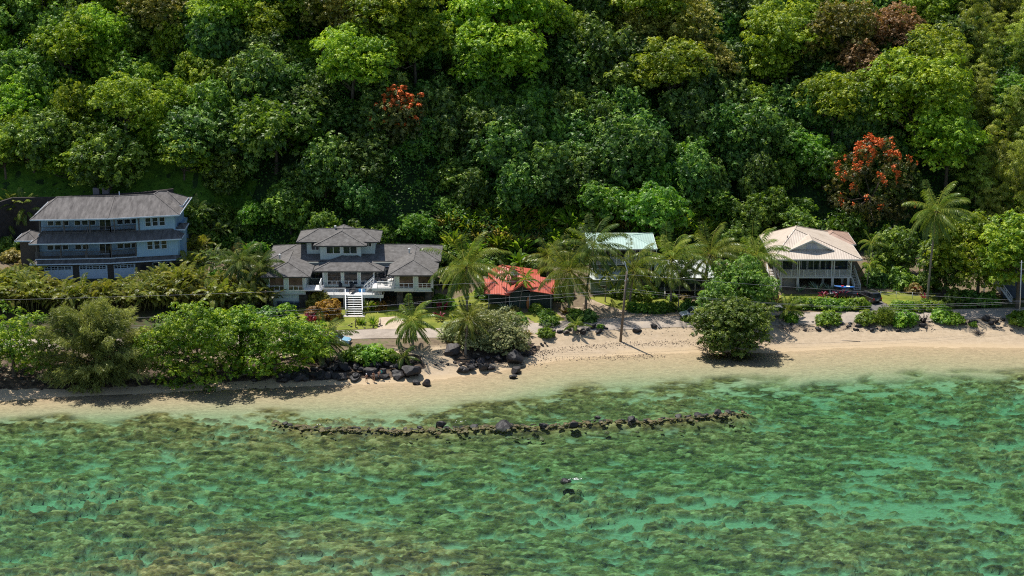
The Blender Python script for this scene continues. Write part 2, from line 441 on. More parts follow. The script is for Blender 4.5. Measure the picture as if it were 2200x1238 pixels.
# ------------------------------------------------------------------ foliage materials
LM = {}
def LMt(k, *a, **kw): LM[k] = leafmat('leaf_' + k, *a, **kw)
LMt('bright', (0.04, 0.12, 0.008), (0.20, 0.38, 0.014), (0.52, 0.68, 0.04), trans=0.38)    # yellow-green cauliflower crowns
LMt('olive', (0.05, 0.07, 0.012), (0.23, 0.25, 0.03), (0.52, 0.46, 0.08), trans=0.38)      # olive / ochre crowns
LMt('olivedk', (0.03, 0.045, 0.010), (0.10, 0.12, 0.022), (0.25, 0.24, 0.05), trans=0.35)
LMt('rust', (0.08, 0.06, 0.018), (0.28, 0.16, 0.055), (0.50, 0.30, 0.11), trans=0.35)     # reddish young leaf
LMt('dark', (0.020, 0.058, 0.014), (0.080, 0.200, 0.026), (0.31, 0.48, 0.09), trans=0.35)   # glossy dark broadleaf
LMt('mid', (0.028, 0.082, 0.010), (0.11, 0.24, 0.022), (0.36, 0.54, 0.07), trans=0.38)
LMt('lush', (0.030, 0.10, 0.008), (0.11, 0.28, 0.018), (0.33, 0.52, 0.06), trans=0.5)
LMt('bamboo', (0.07, 0.10, 0.012), (0.27, 0.37, 0.040), (0.62, 0.70, 0.13), trans=0.5)
LMt('almond', (0.035, 0.10, 0.008), (0.15, 0.32, 0.014), (0.50, 0.64, 0.05), trans=0.42)
LMt('iron', (0.055, 0.075, 0.018), (0.23, 0.26, 0.062), (0.46, 0.46, 0.14), trans=0.4)
LMt('grey', (0.10, 0.14, 0.05), (0.28, 0.34, 0.12), (0.50, 0.54, 0.24), trans=0.25)
LMt('mangrove', (0.026, 0.07, 0.010), (0.12, 0.25, 0.025), (0.36, 0.50, 0.09), trans=0.45)
LMt('naupaka', (0.04, 0.12, 0.008), (0.15, 0.33, 0.016), (0.38, 0.54, 0.05), trans=0.45)
LMt('palm', (0.05, 0.10, 0.014), (0.13, 0.20, 0.024), (0.38, 0.40, 0.09), trans=0.4, gloss=0.35)
LMt('palmdk', (0.03, 0.07, 0.014), (0.09, 0.16, 0.03), (0.26, 0.31, 0.08), trans=0.4, gloss=0.35)
LMt('areca', (0.045, 0.08, 0.010), (0.18, 0.23, 0.024), (0.46, 0.43, 0.08), trans=0.45, gloss=0.35)
LMt('silver', (0.06, 0.09, 0.05), (0.18, 0.25, 0.17), (0.40, 0.46, 0.36), trans=0.2)
LMt('ginger', (0.04, 0.11, 0.008), (0.16, 0.30, 0.018), (0.50, 0.55, 0.09), trans=0.45)
LMt('yellow', (0.10, 0.10, 0.015), (0.36, 0.33, 0.06), (0.62, 0.52, 0.20))
LMt('croton', (0.12, 0.065, 0.014), (0.36, 0.20, 0.022), (0.52, 0.34, 0.03))
LMt('ti', (0.10, 0.008, 0.015), (0.30, 0.02, 0.035), (0.50, 0.06, 0.07))
LMt('cover', (0.016, 0.065, 0.007), (0.08, 0.22, 0.016), (0.25, 0.46, 0.04), trans=0.45)
FLOWER = simple('flower_orange', (0.85, 0.17, 0.03), 0.6, 0.35, 2.0)
FLOWERP = simple('flower_pale', (0.75, 0.55, 0.5), 0.6, 0.2, 2.0)
BARK = simple('bark', (0.11, 0.085, 0.06), 0.9, 0.35, 3.0)
BARKP = simple('bark_pale', (0.24, 0.20, 0.155), 0.9, 0.3, 3.0, vscale=(1, 1, 4))
DEAD = simple('dead_frond', (0.25, 0.16, 0.08), 0.9, 0.3, 2.0)

def unit(a): return a / np.maximum(np.linalg.norm(a, axis=-1, keepdims=True), 1e-9)
def leafquads(P, N, T, Ln, Wd, fold=0.0):
    """rhombic leaves: P root, N face normal, T tip direction"""
    T = unit(T - N * np.sum(T * N, -1, keepdims=True)); S = np.cross(N, T)
    Ln = np.asarray(Ln).reshape(-1, 1); Wd = np.asarray(Wd).reshape(-1, 1)
    a = P; c = P + T * Ln; mid = P + T * Ln * 0.5
    b = mid + S * Wd * 0.5 - N * fold * Wd; d = mid - S * Wd * 0.5 - N * fold * Wd
    V = np.stack([a, b, c, d], 1)
    return V
def qmesh(name, V, mat, tone):
    n = len(V); return npmesh(name, V.reshape(-1, 3), np.arange(n * 4).reshape(n, 4), mat, tone)
def rdir(rng, n):
    v = rng.normal(size=(n, 3)); return unit(v)

def crown(rng, rx, ry, rz, ncl, clr, nlf, ls, asp=0.55, flat=0.7, shell=0.85, low=-0.35, droop=0.0, upn=0.8, tone_mu=0.5, lobes=0, dome=False, needle=False, lobelow=-0.1, sep=0.75):
    """leaf clumps spread through an ellipsoid; returns V, tone, clump centres"""
    if lobes:
        lc = rdir(rng, lobes); lc[:, 2] = np.where(lc[:, 2] < lobelow, np.abs(lc[:, 2]), lc[:, 2]) * 0.85
        lc = lc * np.array([rx, ry, rz]) * 0.55
    C = []
    tries = 0
    while len(C) < ncl and tries < 12 * ncl:
        tries += 1
        d = rdir(rng, 1)[0]
        if d[2] < low: continue
        r = shell * (0.62 + 0.38 * rng.random()) if rng.random() < 0.82 else 0.3 + 0.4 * rng.random()
        p = d * r
        if lobes:
            k = rng.integers(lobes); p = lc[k] + d * r * np.array([rx, ry, rz]) * rng.uniform(0.42, 0.55)
        else: p = p * np.array([rx, ry, rz])
        rr = clr * rng.uniform(0.7, 1.3)
        if any(np.sum(((p - q[0]) / np.array([1, 1, flat])) ** 2) < (0.55 * (rr + q[1]) * sep) ** 2 for q in C) and rng.random() < (.97 if sep > .8 else .85): continue
        C.append((p, rr))
    Vs = []; Ts = []
    for p, rr in C:
        K = 7 if not needle else 5
        ns = max(3, int(nlf * (rr / clr) ** 2 / K)); n = ns * K
        d = rdir(rng, ns)
        if dome: d[:, 2] = np.abs(d[:, 2]) * 1.0 - 0.15; d = unit(d)
        rad = rr * (1 - 0.30 * rng.random((ns, 1)) ** 2)
        wob = 1 + 0.18 * np.sin(d[:, :1] * 7 + p[0]) * np.cos(d[:, 1:2] * 6 + p[1])
        Qs = p + d * rad * wob * np.array([1, 1, flat])
        Ns = unit(d * 0.9 + np.array([0, 0, upn * 0.75]) + rng.normal(size=(ns, 3)) * 0.30)
        ts = np.clip(tone_mu + rng.normal() * 0.14 + rng.normal(size=ns) * 0.20, 0, 1)
        # leaves of one spray share its facing and fan out from its tip
        N = np.repeat(Ns, K, 0); dd = np.repeat(d, K, 0)
        ang = np.tile(np.arange(K) * 6.283 / K, ns) + np.repeat(rng.random(ns) * 6.283, K)
        A = unit(np.cross(Ns, rng.normal(size=(ns, 3)))); B = np.cross(Ns, A)
        R_ = np.repeat(A, K, 0) * np.cos(ang)[:, None] + np.repeat(B, K, 0) * np.sin(ang)[:, None]
        s = ls * rng.uniform(0.7, 1.3, n)
        Q = np.repeat(Qs, K, 0) + R_ * (ls * .10) + N * (rng.random((n, 1)) - .5) * ls * .4
        T = R_ + np.array([0, 0, -0.25 - droop]) + rng.normal(size=(n, 3)) * .2
        N = unit(N + R_ * .35 + rng.normal(size=(n, 3)) * 0.18)
        if needle:
            N = rdir(rng, n); T = unit(dd * 0.9 + rng.normal(size=(n, 3)) * 0.22 + np.array([0, 0, -droop])); Q = np.repeat(Qs, K, 0) + rng.normal(size=(n, 3)) * .12
        Vs.append(leafquads(Q, N, T, s, s * asp))
        Ts.append(np.clip(np.repeat(ts, K) + rng.normal(size=n) * 0.09, 0, 1))
    return np.concatenate(Vs), np.concatenate(Ts), C
def trunk_mb(rng, h, r, C, zc, nl=7, lean=(0, 0), sub=True):
    mb = MB()
    top = Vector((lean[0], lean[1], h))
    mb.tube([(0, 0, -1.2), (0, 0, 0), (lean[0] * 0.4 + rng.normal() * 0.1, lean[1] * 0.4, h * 0.5), top], [r * 1.35, r * 1.15, r * 0.85, r * 0.7], 8)
    big = sorted(C, key=lambda q: -q[1])[:nl * 3]
    rng.shuffle(big)
    for p, rr in big[:nl]:
        e = Vector((p[0], p[1], p[2] + zc)); s = top * rng.uniform(0.6, 1.0)
        mid = (s + e) / 2 + Vector((0, 0, -0.08 * (e - s).length)) + Vector(rng.normal(size=3) * 0.2)
        mb.tube([s, mid, e], [r * 0.45, r * 0.3, r * 0.1], 6)
    return mb
def tree(name, seed, mat, h, rx, ry, rz, ncl, clr, nlf, ls, tr=0.25, zc=None, bark=None, nl=8, **kw):
    """prototype tree: trunk + crown under an Empty, parked until placed"""
    rng = np.random.default_rng(seed)
    V, T, C = crown(rng, rx, ry, rz, ncl, clr, nlf, ls, **kw)
    zc = h if zc is None else zc
    V = V + np.array([0, 0, zc])
    root = thing(name, None, None)
    c = mobj('crown', qmesh('crown', V, mat, T), root)
    t = trunk_mb(rng, h * 0.8, tr, C, zc, nl).build('trunk', bark or BARK, root, True)
    return root, C, zc
_flm = {}
def flowers(root, rng, C, zc, n, size, mat, clr, name='flower_cluster', topbias=0.55, rt=1.0):
    """clusters of blossom, each a part of its tree"""
    if (mat.name, size) not in _flm:
        cs = np.repeat(rng.normal(size=(4, 3)) * np.array([.18, .18, .12]), 8, 0); dd = rdir(rng, 32)
        _flm[(mat.name, size)] = qmesh(name, leafquads(cs + dd * size * 0.35, unit(dd + np.array([0, 0, .5])), rng.normal(size=(32, 3)), np.full(32, size * .8), np.full(32, size * .6)), mat, np.full(32, .5))
    zs = np.array([c[0][2] for c in C]); zmx = zs.max(); zmn = zs.min(); made = 0; t = 0
    while made < n and t < 20 * n:
        t += 1
        p, rr = C[rng.integers(len(C))]
        f = (p[2] - zmn) / (zmx - zmn)
        if rng.random() > f ** 2.2 + (1 - topbias) * .12 or p[1] > 1.5: continue
        if np.linalg.norm(p[:2]) / max(1, np.abs([c[0][0] for c in C]).max()) + f < 0.75: continue
        d = rdir(rng, 1)[0]; d[2] = abs(d[2]); d[1] = -abs(d[1]) * .6 if rng.random() < .7 else d[1]
        q = p + d * rr * rt * 1.05 + np.array([0, 0, zc])
        o = mobj(name, _flm[(mat.name, size)], root); o.location = q; o.rotation_euler = (0, 0, rng.random() * 6); o.scale = (rng.uniform(.7, 1.5),) * 3
        made += 1
# ------------------------------------------------------------------ palms
def fronds(rng, n, length, elev=(-35, 85), nleaf=26, lw=0.10, ll=0.75, wind=(0.5, 0.0), grav=1.0, curl=0.0, hang=0.6, rw=0.035, base=(0, 0, 0), az0=None, tone=0.5):
    Vq = []; To = []
    for k in range(n):
        az = 2 * math.pi * (k * 0.381966 + rng.random() * 0.08) if az0 is None else az0[k]
        f = (k + 0.5) / n
        el = math.radians(elev[1] + (elev[0] - elev[1]) * f ** 0.8 + rng.normal() * 5)
        d = np.array([math.cos(az) * math.cos(el), math.sin(az) * math.cos(el), math.sin(el)])
        Ls = length * rng.uniform(0.85, 1.1) * (0.8 + 0.2 * math.sin(math.pi * min(1, f * 1.3)))
        m = 12; P = [np.array(base, float)]
        dirs = []
        for j in range(m):
            dirs.append(d / np.linalg.norm(d))
            P.append(P[-1] + dirs[-1] * Ls / m)
            g = grav * (0.045 + 0.085 * j / m)
            d = dirs[-1] + np.array([wind[0] * 0.07 * (j / m + .3), wind[1] * 0.07 * (j / m + .3), -g])
        P = np.array(P); dirs.append(dirs[-1]); D = np.array(dirs)
        # rachis: thin ribbon cross
        ft = np.clip(tone + rng.normal() * 0.12, 0, 1)
        for j in range(m):
            w0 = rw * (1 - j / m * 0.8); w1 = rw * (1 - (j + 1) / m * 0.8)
            s = np.cross(D[j], [0, 0, 1]); s = s / max(np.linalg.norm(s), 1e-6); up = np.cross(s, D[j])
            for ax in (s, up):
                Vq.append([P[j] - ax * w0, P[j] + ax * w0, P[j + 1] + ax * w1, P[j + 1] - ax * w1]); To.append(1.0)
        for i in range(nleaf):
            t = 0.16 + 0.84 * (i + 0.5) / nleaf
            x = t * m; j = min(int(x), m - 1); a = x - j
            p = P[j] * (1 - a) + P[j + 1] * a; dd = D[j]
            s = np.cross(dd, [0, 0, 1]); s = s / max(np.linalg.norm(s), 1e-6); up = np.cross(s, dd)
            lf = ll * (math.sin(math.pi * min(1, 0.12 + t * 0.80)) ** 0.6) * rng.uniform(0.85, 1.1)
            for sd in (-1, 1):
                tdir = s * sd * 0.85 + dd * (0.45 + 0.5 * t) + up * 0.12 + np.array([wind[0] * 0.25, wind[1] * 0.25, -hang * rng.uniform(0.6, 1.2)])
                tdir = tdir / np.linalg.norm(tdir)
                nn = np.cross(tdir, dd); nn = nn / max(np.linalg.norm(nn), 1e-6)
                wv = np.cross(nn, tdir) * lw * 0.5
                mid = p + tdir * lf * 0.55; tip = p + (tdir + np.array([0, 0, -0.25 * hang])) * lf
                Vq.append([p, mid - wv, tip, mid + wv]); To.append(np.clip(ft + rng.normal() * 0.15, 0, 1))
    return np.array(Vq, float), np.array(To)
def coconut_palm(seed, h, lean=(0, 0), n=22, length=4.4, wind=(1.0, -0.2), mat='palm', elev=(-40, 85), nuts=True, dead=3, tr=0.19, nleaf=44):
    rng = np.random.default_rng(seed)
    root = thing('coconut_palm', None, None)
    length *= 1.28 if length > 3 else 1.15
    top = np.array([lean[0], lean[1], h])
    mb = MB()
    pts = []; rad = []
    for k in range(9):
        t = k / 8
        pts.append((lean[0] * t ** 1.6, lean[1] * t ** 1.6, -0.6 * (k == 0) + h * t)); rad.append(tr * (1.5 if k == 0 else 1.12 - 0.4 * t))
    mb.tube(pts, rad, 8); mb.build('trunk', BARKP, root, True)
    n = int(n * 1.18)
    V, T = fronds(rng, n, length * 1.08, elev=elev, wind=wind, base=top, nleaf=nleaf, ll=length * 0.21, lw=0.10, rw=0.06, grav=1.2, hang=0.85)
    mobj('crown', qmesh('crown', V, LM[mat], T), root)
    if dead:
        V, T = fronds(rng, dead, length * 0.75, elev=(-75, -55), wind=wind, base=top - np.array([0, 0, .2]), nleaf=18, ll=0.6, lw=0.11)
        mobj('dead_fronds', qmesh('dead_fronds', V, DEAD, T), root)
    if nuts:
        mb = MB()
        for k in range(7):
            a = k * 0.9; mb.lathe([(0.01, -.17), (.11, -.11), (.14, 0), (.1, .12), (.01, .16)], (top[0] + .28 * math.cos(a), top[1] + .28 * math.sin(a), top[2] - .28), 7)
        mb.build('coconuts', simple('coconut', (0.16, 0.12, 0.04)), root, True)
    return root
def clump_palm(seed, nst=6, spread=0.9, h=2.2, n=6, length=2.2, mat='areca', elev=(5, 80), name='areca_palm', ll=0.58):
    rng = np.random.default_rng(seed); root = thing(name, None, None)
    Vs = []; Ts = []; mb = MB()
    for k in range(nst):
        a = k * 2.4; r = spread * math.sqrt((k + .5) / nst)
        hx = h * rng.uniform(0.7, 1.15)
        b = np.array([r * math.cos(a) * 1.5, r * math.sin(a) * 1.5, hx])
        mb.tube([(b[0] * .5, b[1] * .5, -0.5), (b[0] * .8, b[1] * .8, hx * .5), tuple(b)], [.06, .05, .04], 5)
        V, T = fronds(rng, n, length * rng.uniform(.8, 1.1), elev=elev, nleaf=20, ll=ll, lw=0.14, wind=(0.3, -0.1), grav=1.5, hang=0.45, base=b, rw=0.03, tone=0.5 + rng.normal() * .1)
        Vs.append(V); Ts.append(T)
    mobj('fronds', qmesh('fronds', np.concatenate(Vs), LM[mat], np.concatenate(Ts)), root)
    mb.build('stems', simple('palm_stem', (0.22, 0.22, 0.07)), root, True)
    return root
def blade_plant(seed, name, mat, n=40, ln=1.4, wd=0.22, spread=0.6, h=0.6, up=1.0, stems=True, droop=0.5):
    """broad strap or paddle leaves arching from short stems (ginger, ti, banana, crinum)"""
    rng = np.random.default_rng(seed); root = thing(name, None, None)
    Vq = []; To = []; mb = MB()
    for k in range(n):
        a = rng.random() * 6.283; r = spread * math.sqrt(rng.random())
        b = np.array([r * math.cos(a), r * math.sin(a), h * rng.uniform(.2, 1.2)])
        d = np.array([math.cos(a) * rng.uniform(.3, 1.0), math.sin(a) * rng.uniform(.3, 1), up * rng.uniform(.5, 1.2)]); d /= np.linalg.norm(d)
        L_ = ln * rng.uniform(.7, 1.2); seg = 4; p = b; w = [0.25, 1, .95, .6, .05]
        t0 = np.clip(.5 + rng.normal() * .2, 0, 1)
        tw = rng.normal() * .5
        for j in range(seg):
            s = np.cross(d, [0, 0, 1]); s /= max(np.linalg.norm(s), 1e-6); u = np.cross(s, d); s = s * math.cos(tw) + u * math.sin(tw)
            q = p + d * L_ / seg; d2 = d + np.array([0, 0, -droop * .45]); d2 /= np.linalg.norm(d2)
            Vq.append([p - s * wd / 2 * w[j], p + s * wd / 2 * w[j], q + s * wd / 2 * w[j + 1], q - s * wd / 2 * w[j + 1]]); To.append(np.clip(t0 + rng.normal() * .05, 0, 1))
            p = q; d = d2
        if stems and k % 4 == 0: mb.tube([(b[0] * .6, b[1] * .6, -.4), tuple(b)], [.04, .03], 5)
    if len(mb.v) == 0: mb.tube([(0, 0, -.4), (0, 0, h * .5)], [.08, .05], 6)
    mobj('leaves', qmesh('leaves', np.array(Vq), LM[mat], np.array(To)), root)
    mb.build('stems', simple('green_stem', (0.10, 0.13, 0.04)), root, True)
    return root
def shrub(seed, name, mat, rx, ry, rz, ncl, clr, nlf, ls, zc=None, tr=0.06, **kw):
    rng = np.random.default_rng(seed)
    V, T, C = crown(rng, rx, ry, rz, ncl, clr, nlf, ls, **kw)
    zc = rz * 0.3 if zc is None else zc
    V = V + np.array([0, 0, zc]); root = thing(name, None, None)
    mobj('foliage', qmesh('foliage', V, LM[mat], T), root)
    trunk_mb(rng, zc * .6 + .2, tr, C, zc, 6).build('stems', BARK, root, True)
    return root, C, zc

# ------------------------------------------------------------------ prototypes of the forest
PR = {}
def proto(key, r):
    PR.setdefault(key, []).append(r[0] if isinstance(r, tuple) else r)
for s in range(3):
    proto('bright', tree('broadleaf_tree', 100 + s, LM['bright'], 7.5, 6.8, 6.6, 7.8, 120, 1.35, 270, 0.29, 0.3, sep=1.05, shell=0.95, low=-0.75, flat=0.75, upn=0.75, lobes=11, dome=True, tone_mu=0.55))
    proto('dotty', tree('broadleaf_tree', 110 + s, LM['bright'], 6.5, 6.4, 6.2, 7.4, 240, 0.80, 80, 0.30, 0.3, sep=1.1, shell=0.95, low=-0.75, flat=0.8, upn=0.75, lobes=11, dome=True, tone_mu=0.5))
    proto('olive', tree('broadleaf_tree', 120 + s, LM['olive'], 7.5, 6.4, 6.2, 7.4, 120, 1.3, 160, 0.32, 0.3, sep=1.05, shell=0.95, low=-0.75, flat=0.75, upn=0.7, lobes=10, dome=True))
    proto('dark', tree('broadleaf_tree', 140 + s, LM['dark'], 5.6, 6.0, 6.0, 7.6, 190, 1.05, 88, 0.42, 0.25, shell=0.95, low=-1, flat=0.9, upn=0.5, lobes=9))
    proto('mid', tree('broadleaf_tree', 160 + s, LM['mid'], 5.2, 5.7, 5.7, 7.0, 180, 1.05, 90, 0.42, 0.25, shell=0.95, low=-1, flat=0.8, upn=0.6, lobes=9))
    proto('lush', tree('broadleaf_tree', 180 + s, LM['lush'], 3.2, 4.8, 4.8, 5.0, 100, 1.15, 135, 0.36, 0.2, sep=1.0, shell=0.95, low=-1, flat=0.75, upn=0.6, lobes=8, dome=True))
    proto('bamboo', tree('bamboo_clump', 200 + s, LM['bamboo'], 5.5, 3.2, 3.2, 6.4, 95, 0.75, 85, 0.48, 0.10, asp=0.2, shell=1.0, low=-1, flat=0.6, upn=0.6, droop=0.9, dome=True, bark=simple('bamboo_stem', (0.28, 0.26, 0.08))))
proto('rust', tree('broadleaf_tree', 220, LM['rust'], 7.5, 6.2, 6.0, 7.0, 120, 1.2, 150, 0.32, 0.3, sep=1.05, shell=0.95, low=-0.75, flat=0.75, lobes=10, dome=True))
def tulip(seed, nfl, rx, rz, rt, mat='mid'):
    rng = np.random.default_rng(seed)
    r, C, zc = tree('tulip_tree', seed, LM[mat], 8, rx, rx * .9, rz, 130, 1.1, 85, 0.40, 0.3, shell=0.95, low=-0.8, flat=0.8)
    flowers(r, rng, C, zc, nfl, rt, FLOWER, 1.0)
    return r

def ironwood(seed, h, rx, ry, rz, cz, offx, nb=150, mat='iron'):
    """branches that climb and arch outward, each hung with drooping needle tufts"""
    rng = np.random.default_rng(seed); root = thing('ironwood_tree', None, None); mb = MB()
    mb.tube([(0, 0, -.8), (0, 0, h * .3), (offx * .5, 0, h * .6), (offx, 0, h)], [.34, .28, .2, .08], 8)
    Q = []; D = []; tn = []
    for k in range(nb):
        d = rdir(rng, 1)[0]; 
        if d[2] < -.75: d[2] *= -1
        R_ = rng.uniform(.72, 1.18); e = np.array([offx + d[0] * rx * R_, d[1] * ry * R_, cz + d[2] * rz * R_])
        z0 = max(.6, min(h, e[2] * .55 + rng.uniform(-.5, .5))); b = np.array([offx * z0 / h, 0, z0]); mid = (b + e) / 2 + np.array([0, 0, .12 * np.linalg.norm(e - b)])
        if k % 2 == 0: mb.tube([b, mid, e], [.09, .06, .02], 4)
        t0 = np.clip(.5 + rng.normal() * .17, 0, 1); m = int(26 + 8 * np.linalg.norm(e - b))
        for i in range(m):
            t = .22 + .78 * rng.random() ** .7; p = b * (1 - t) ** 2 + 2 * mid * t * (1 - t) + e * t * t
            dr = (e - b) / np.linalg.norm(e - b); p = p + rng.normal(size=3) * np.array([.6, .6, .42]) * (1.2 - .5 * t)
            for q in range(9): Q.append(p + rng.normal(size=3) * .10); D.append(dr * .8 + rng.normal(size=3) * .35 + np.array([0, 0, -.6])); tn.append(np.clip(t0 + .25 * (t - .6) + rng.normal() * .12, 0, 1))
    Q = np.array(Q); D = unit(np.array(D)); n = len(Q); s = rng.uniform(.4, .8, n)
    V = leafquads(Q, unit(np.cross(D, rng.normal(size=(n, 3)))), D, s, s * .13)
    mobj('crown', qmesh('crown', V, LM[mat], np.array(tn)), root); mb.build('trunk', BARK, root, True); return root
# ------------------------------------------------------------------ building kit
WHITE = simple('white_paint', (0.78, 0.78, 0.76), 0.5, 0.05, 1.2)
TRIMG = simple('grey_white_trim', (0.55, 0.57, 0.56), 0.5, 0.06, 1.2)
def roofing(name, lo, hi, scale=1.4, rough=0.9, streak=(1, 1, 1), fine=7.0):
    m, nt, out = nmat(name)
    n = noise_node(nt, scale, 5, 0.65, vscale=streak); n2 = noise_node(nt, fine, 3, 0.7, vscale=(1, 3, 3))
    r = ramp(nt, n.outputs['Fac'], [(0.32, lo), (0.68, hi)])
    c = mixc(nt, 0.55, r.outputs[0], ramp(nt, n2.outputs['Fac'], [(0.3, (0.6, 0.6, 0.6)), (0.7, (1.25, 1.25, 1.25))]).outputs[0], 'MULTIPLY')
    b = principled(nt, out, c, rough, 0, 0.2); bump(nt, b, n2.outputs['Fac'], 0.5, 0.04); return m
def siding(name, col, pitch=0.4, axis=0, rough=0.6, depth=0.35, var=0.1):
    """vertical battens (axis 0) or clapboards (axis 2) drawn by a wave"""
    m, nt, out = nmat(name)
    tc = nt.nodes.new('ShaderNodeTexCoord'); w = nt.nodes.new('ShaderNodeTexWave'); w.wave_type = 'BANDS'
    w.bands_direction = 'XYZ'[axis]; w.wave_profile = 'SAW'; w.inputs['Scale'].default_value = 6.2832 / pitch / 20.0
    w.inputs['Distortion'].default_value = 0.0
    L(nt, tc.outputs['Object'], w.inputs['Vector'])
    st = ramp(nt, w.outputs['Fac'], [(0.0, tuple(c * (1 - depth) for c in col)), (0.12, col), (1.0, col)])
    n = noise_node(nt, 0.9, 4, 0.6)
    c = mixc(nt, 0.6, st.outputs[0], ramp(nt, n.outputs['Fac'], [(0.3, (1 - var,) * 3), (0.7, (1 + var,) * 3)]).outputs[0], 'MULTIPLY')
    b = principled(nt, out, c, rough, 0, 0.3); bump(nt, b, w.outputs['Fac'], 0.4, 0.02); return m
def metalroof(name, col, pitch=0.45, axis=0, rough=0.45):
    m, nt, out = nmat(name)
    tc = nt.nodes.new('ShaderNodeTexCoord'); w = nt.nodes.new('ShaderNodeTexWave'); w.bands_direction = 'XYZ'[axis]
    w.inputs['Scale'].default_value = 6.2832 / pitch / 20.0
    L(nt, tc.outputs['Object'], w.inputs['Vector'])
    st = ramp(nt, w.outputs['Fac'], [(0.0, tuple(c * 0.86 for c in col)), (0.25, col), (1.0, tuple(min(1, c * 1.06) for c in col))])
    n = noise_node(nt, 0.5, 5, 0.65)
    c = mixc(nt, 0.7, st.outputs[0], ramp(nt, n.outputs['Fac'], [(0.3, (0.70, 0.67, 0.64)), (0.48, (0.95, 0.94, 0.93)), (0.7, (1.08, 1.08, 1.08))]).outputs[0], 'MULTIPLY')
    b = principled(nt, out, c, rough, 0, 0.35); bump(nt, b, w.outputs['Fac'], 0.6, 0.03); return m
def glassmat(name, col=(0.012, 0.016, 0.02)):
    m, nt, out = nmat(name)
    n = noise_node(nt, 0.7, 3, 0.6)
    r = ramp(nt, n.outputs['Fac'], [(0.35, col), (0.65, tuple(c * 3.2 + 0.004 for c in col))])
    principled(nt, out, r.outputs[0], 0.06, 0, 0.5); return m
GLASS = glassmat('window_glass')
GLASSB = glassmat('window_glass_brown', (0.035, 0.024, 0.018))
SHINGLE = roofing('shingle_grey', (0.095, 0.088, 0.082), (0.19, 0.18, 0.17))
SHINGLEB = roofing('shingle_weathered', (0.085, 0.078, 0.075), (0.20, 0.185, 0.175), 0.8, streak=(2.2, 0.5, 0.5))
STONE = roofing('lava_stone_wall', (0.03, 0.027, 0.024), (0.11, 0.10, 0.09), 1.6)

def window(parent, x0, x1, z0, z1, y, nx=1, sills=(), fm=None, gm=None, fw=0.09, name='window', dep=0.09, rot=None, low=None):
    """frame (proud of the wall) with its glass; front faces -y. low: (height, count) of a row of small bottom lights"""
    f = MB(); fm = fm or WHITE
    f.box(x0, x1, y - dep, y + 0.02, z1 - fw, z1); f.box(x0, x1, y - dep, y + 0.02, z0, z0 + fw)
    f.box(x0, x0 + fw, y - dep, y + 0.02, z0 + fw, z1 - fw); f.box(x1 - fw, x1, y - dep, y + 0.02, z0 + fw, z1 - fw)
    zb = z0 + fw
    if low:
        zb = z0 + low[0]; f.box(x0 + fw, x1 - fw, y - dep + .01, y + 0.02, zb - fw * .5, zb + fw * .5)
        for k in range(1, low[1]):
            xm = x0 + (x1 - x0) * k / low[1]; f.box(xm - fw / 2, xm + fw / 2, y - dep + .012, y + .02, z0 + fw, zb - fw * .5)
        zb += fw * .5
    for k in range(1, nx):
        xm = x0 + (x1 - x0) * k / nx; f.box(xm - fw / 2, xm + fw / 2, y - dep + .01, y + 0.02, zb, z1 - fw)
    for s in sills:
        zm = z0 + (z1 - z0) * s; f.box(x0 + fw, x1 - fw, y - dep + .015, y + 0.02, zm - fw * .3, zm + fw * .3)
    o = f.build(name, fm, parent)
    g = MB(); g.quad((x0 + fw * .5, y - 0.035, z0 + fw * .5), (x1 - fw * .5, y - 0.035, z0 + fw * .5), (x1 - fw * .5, y - 0.035, z1 - fw * .5), (x0 + fw * .5, y - 0.035, z1 - fw * .5))
    g.build('pane', gm or GLASS, o, fix=False)
    return o
def hiproof(parent, x0, x1, y0, y1, z, rise, ridge='x', mat=None, fmat=None, t=0.16, gable=(), name='roof', inset=None, soff=None, fh=0.2):
    """hip roof over the eave rectangle. gable: which ridge ends stay vertical ('a' low end, 'b' high end)"""
    w = (x1 - x0); d = (y1 - y0); h = min(w, d) / 2 if inset is None else inset
    if ridge == 'x':
        ya = (y0 + y1) / 2; a = (x0 + (0 if 'a' in gable else h), ya, z + rise); b = (x1 - (0 if 'b' in gable else h), ya, z + rise)
    else:
        xa = (x0 + x1) / 2; a = (xa, y0 + (0 if 'a' in gable else h), z + rise); b = (xa, y1 - (0 if 'b' in gable else h), z + rise)
    c00, c10, c11, c01 = (x0, y0, z), (x1, y0, z), (x1, y1, z), (x0, y1, z)
    m = MB()
    if ridge == 'x': fs = [(c00, c10, b, a), (c11, c01, a, b), (c10, c11, b), (c01, c00, a)]
    else: fs = [(c00, c10, a), (c10, c11, b, a), (c11, c01, b), (c01, c00, a, b)]
    for f in fs: m.slab([Vector(p) for p in f], t * .5)
    # hip and ridge caps
    for e in ((a, b), (a, c00), (a, c01 if ridge == 'x' else c10), (b, c10 if ridge == 'x' else c01), (b, c11)):
        if (Vector(e[0]) - Vector(e[1])).length > 0.3: m.bar(Vector(e[0]) + Vector((0, 0, .02)), Vector(e[1]) + Vector((0, 0, .02)), .22, .07)
    o = m.build(name, mat or SHINGLE, parent)
    f = MB(); e = 0.05
    f.box(x0 - e, x1 + e, y0 - e, y0, z - fh, z + .015); f.box(x0 - e, x1 + e, y1, y1 + e, z - fh, z + .015)
    f.box(x0 - e, x0, y0, y1, z - fh, z + .015); f.box(x1, x1 + e, y0, y1, z - fh, z + .015)
    f.build('fascia', fmat or WHITE, o)
    s = MB(); s.quad((x0, y0, z - fh * .9), (x0, y1, z - fh * .9), (x1, y1, z - fh * .9), (x1, y0, z - fh * .9)); s.build('soffit', soff or TRIMG, o, fix=False)
    return o
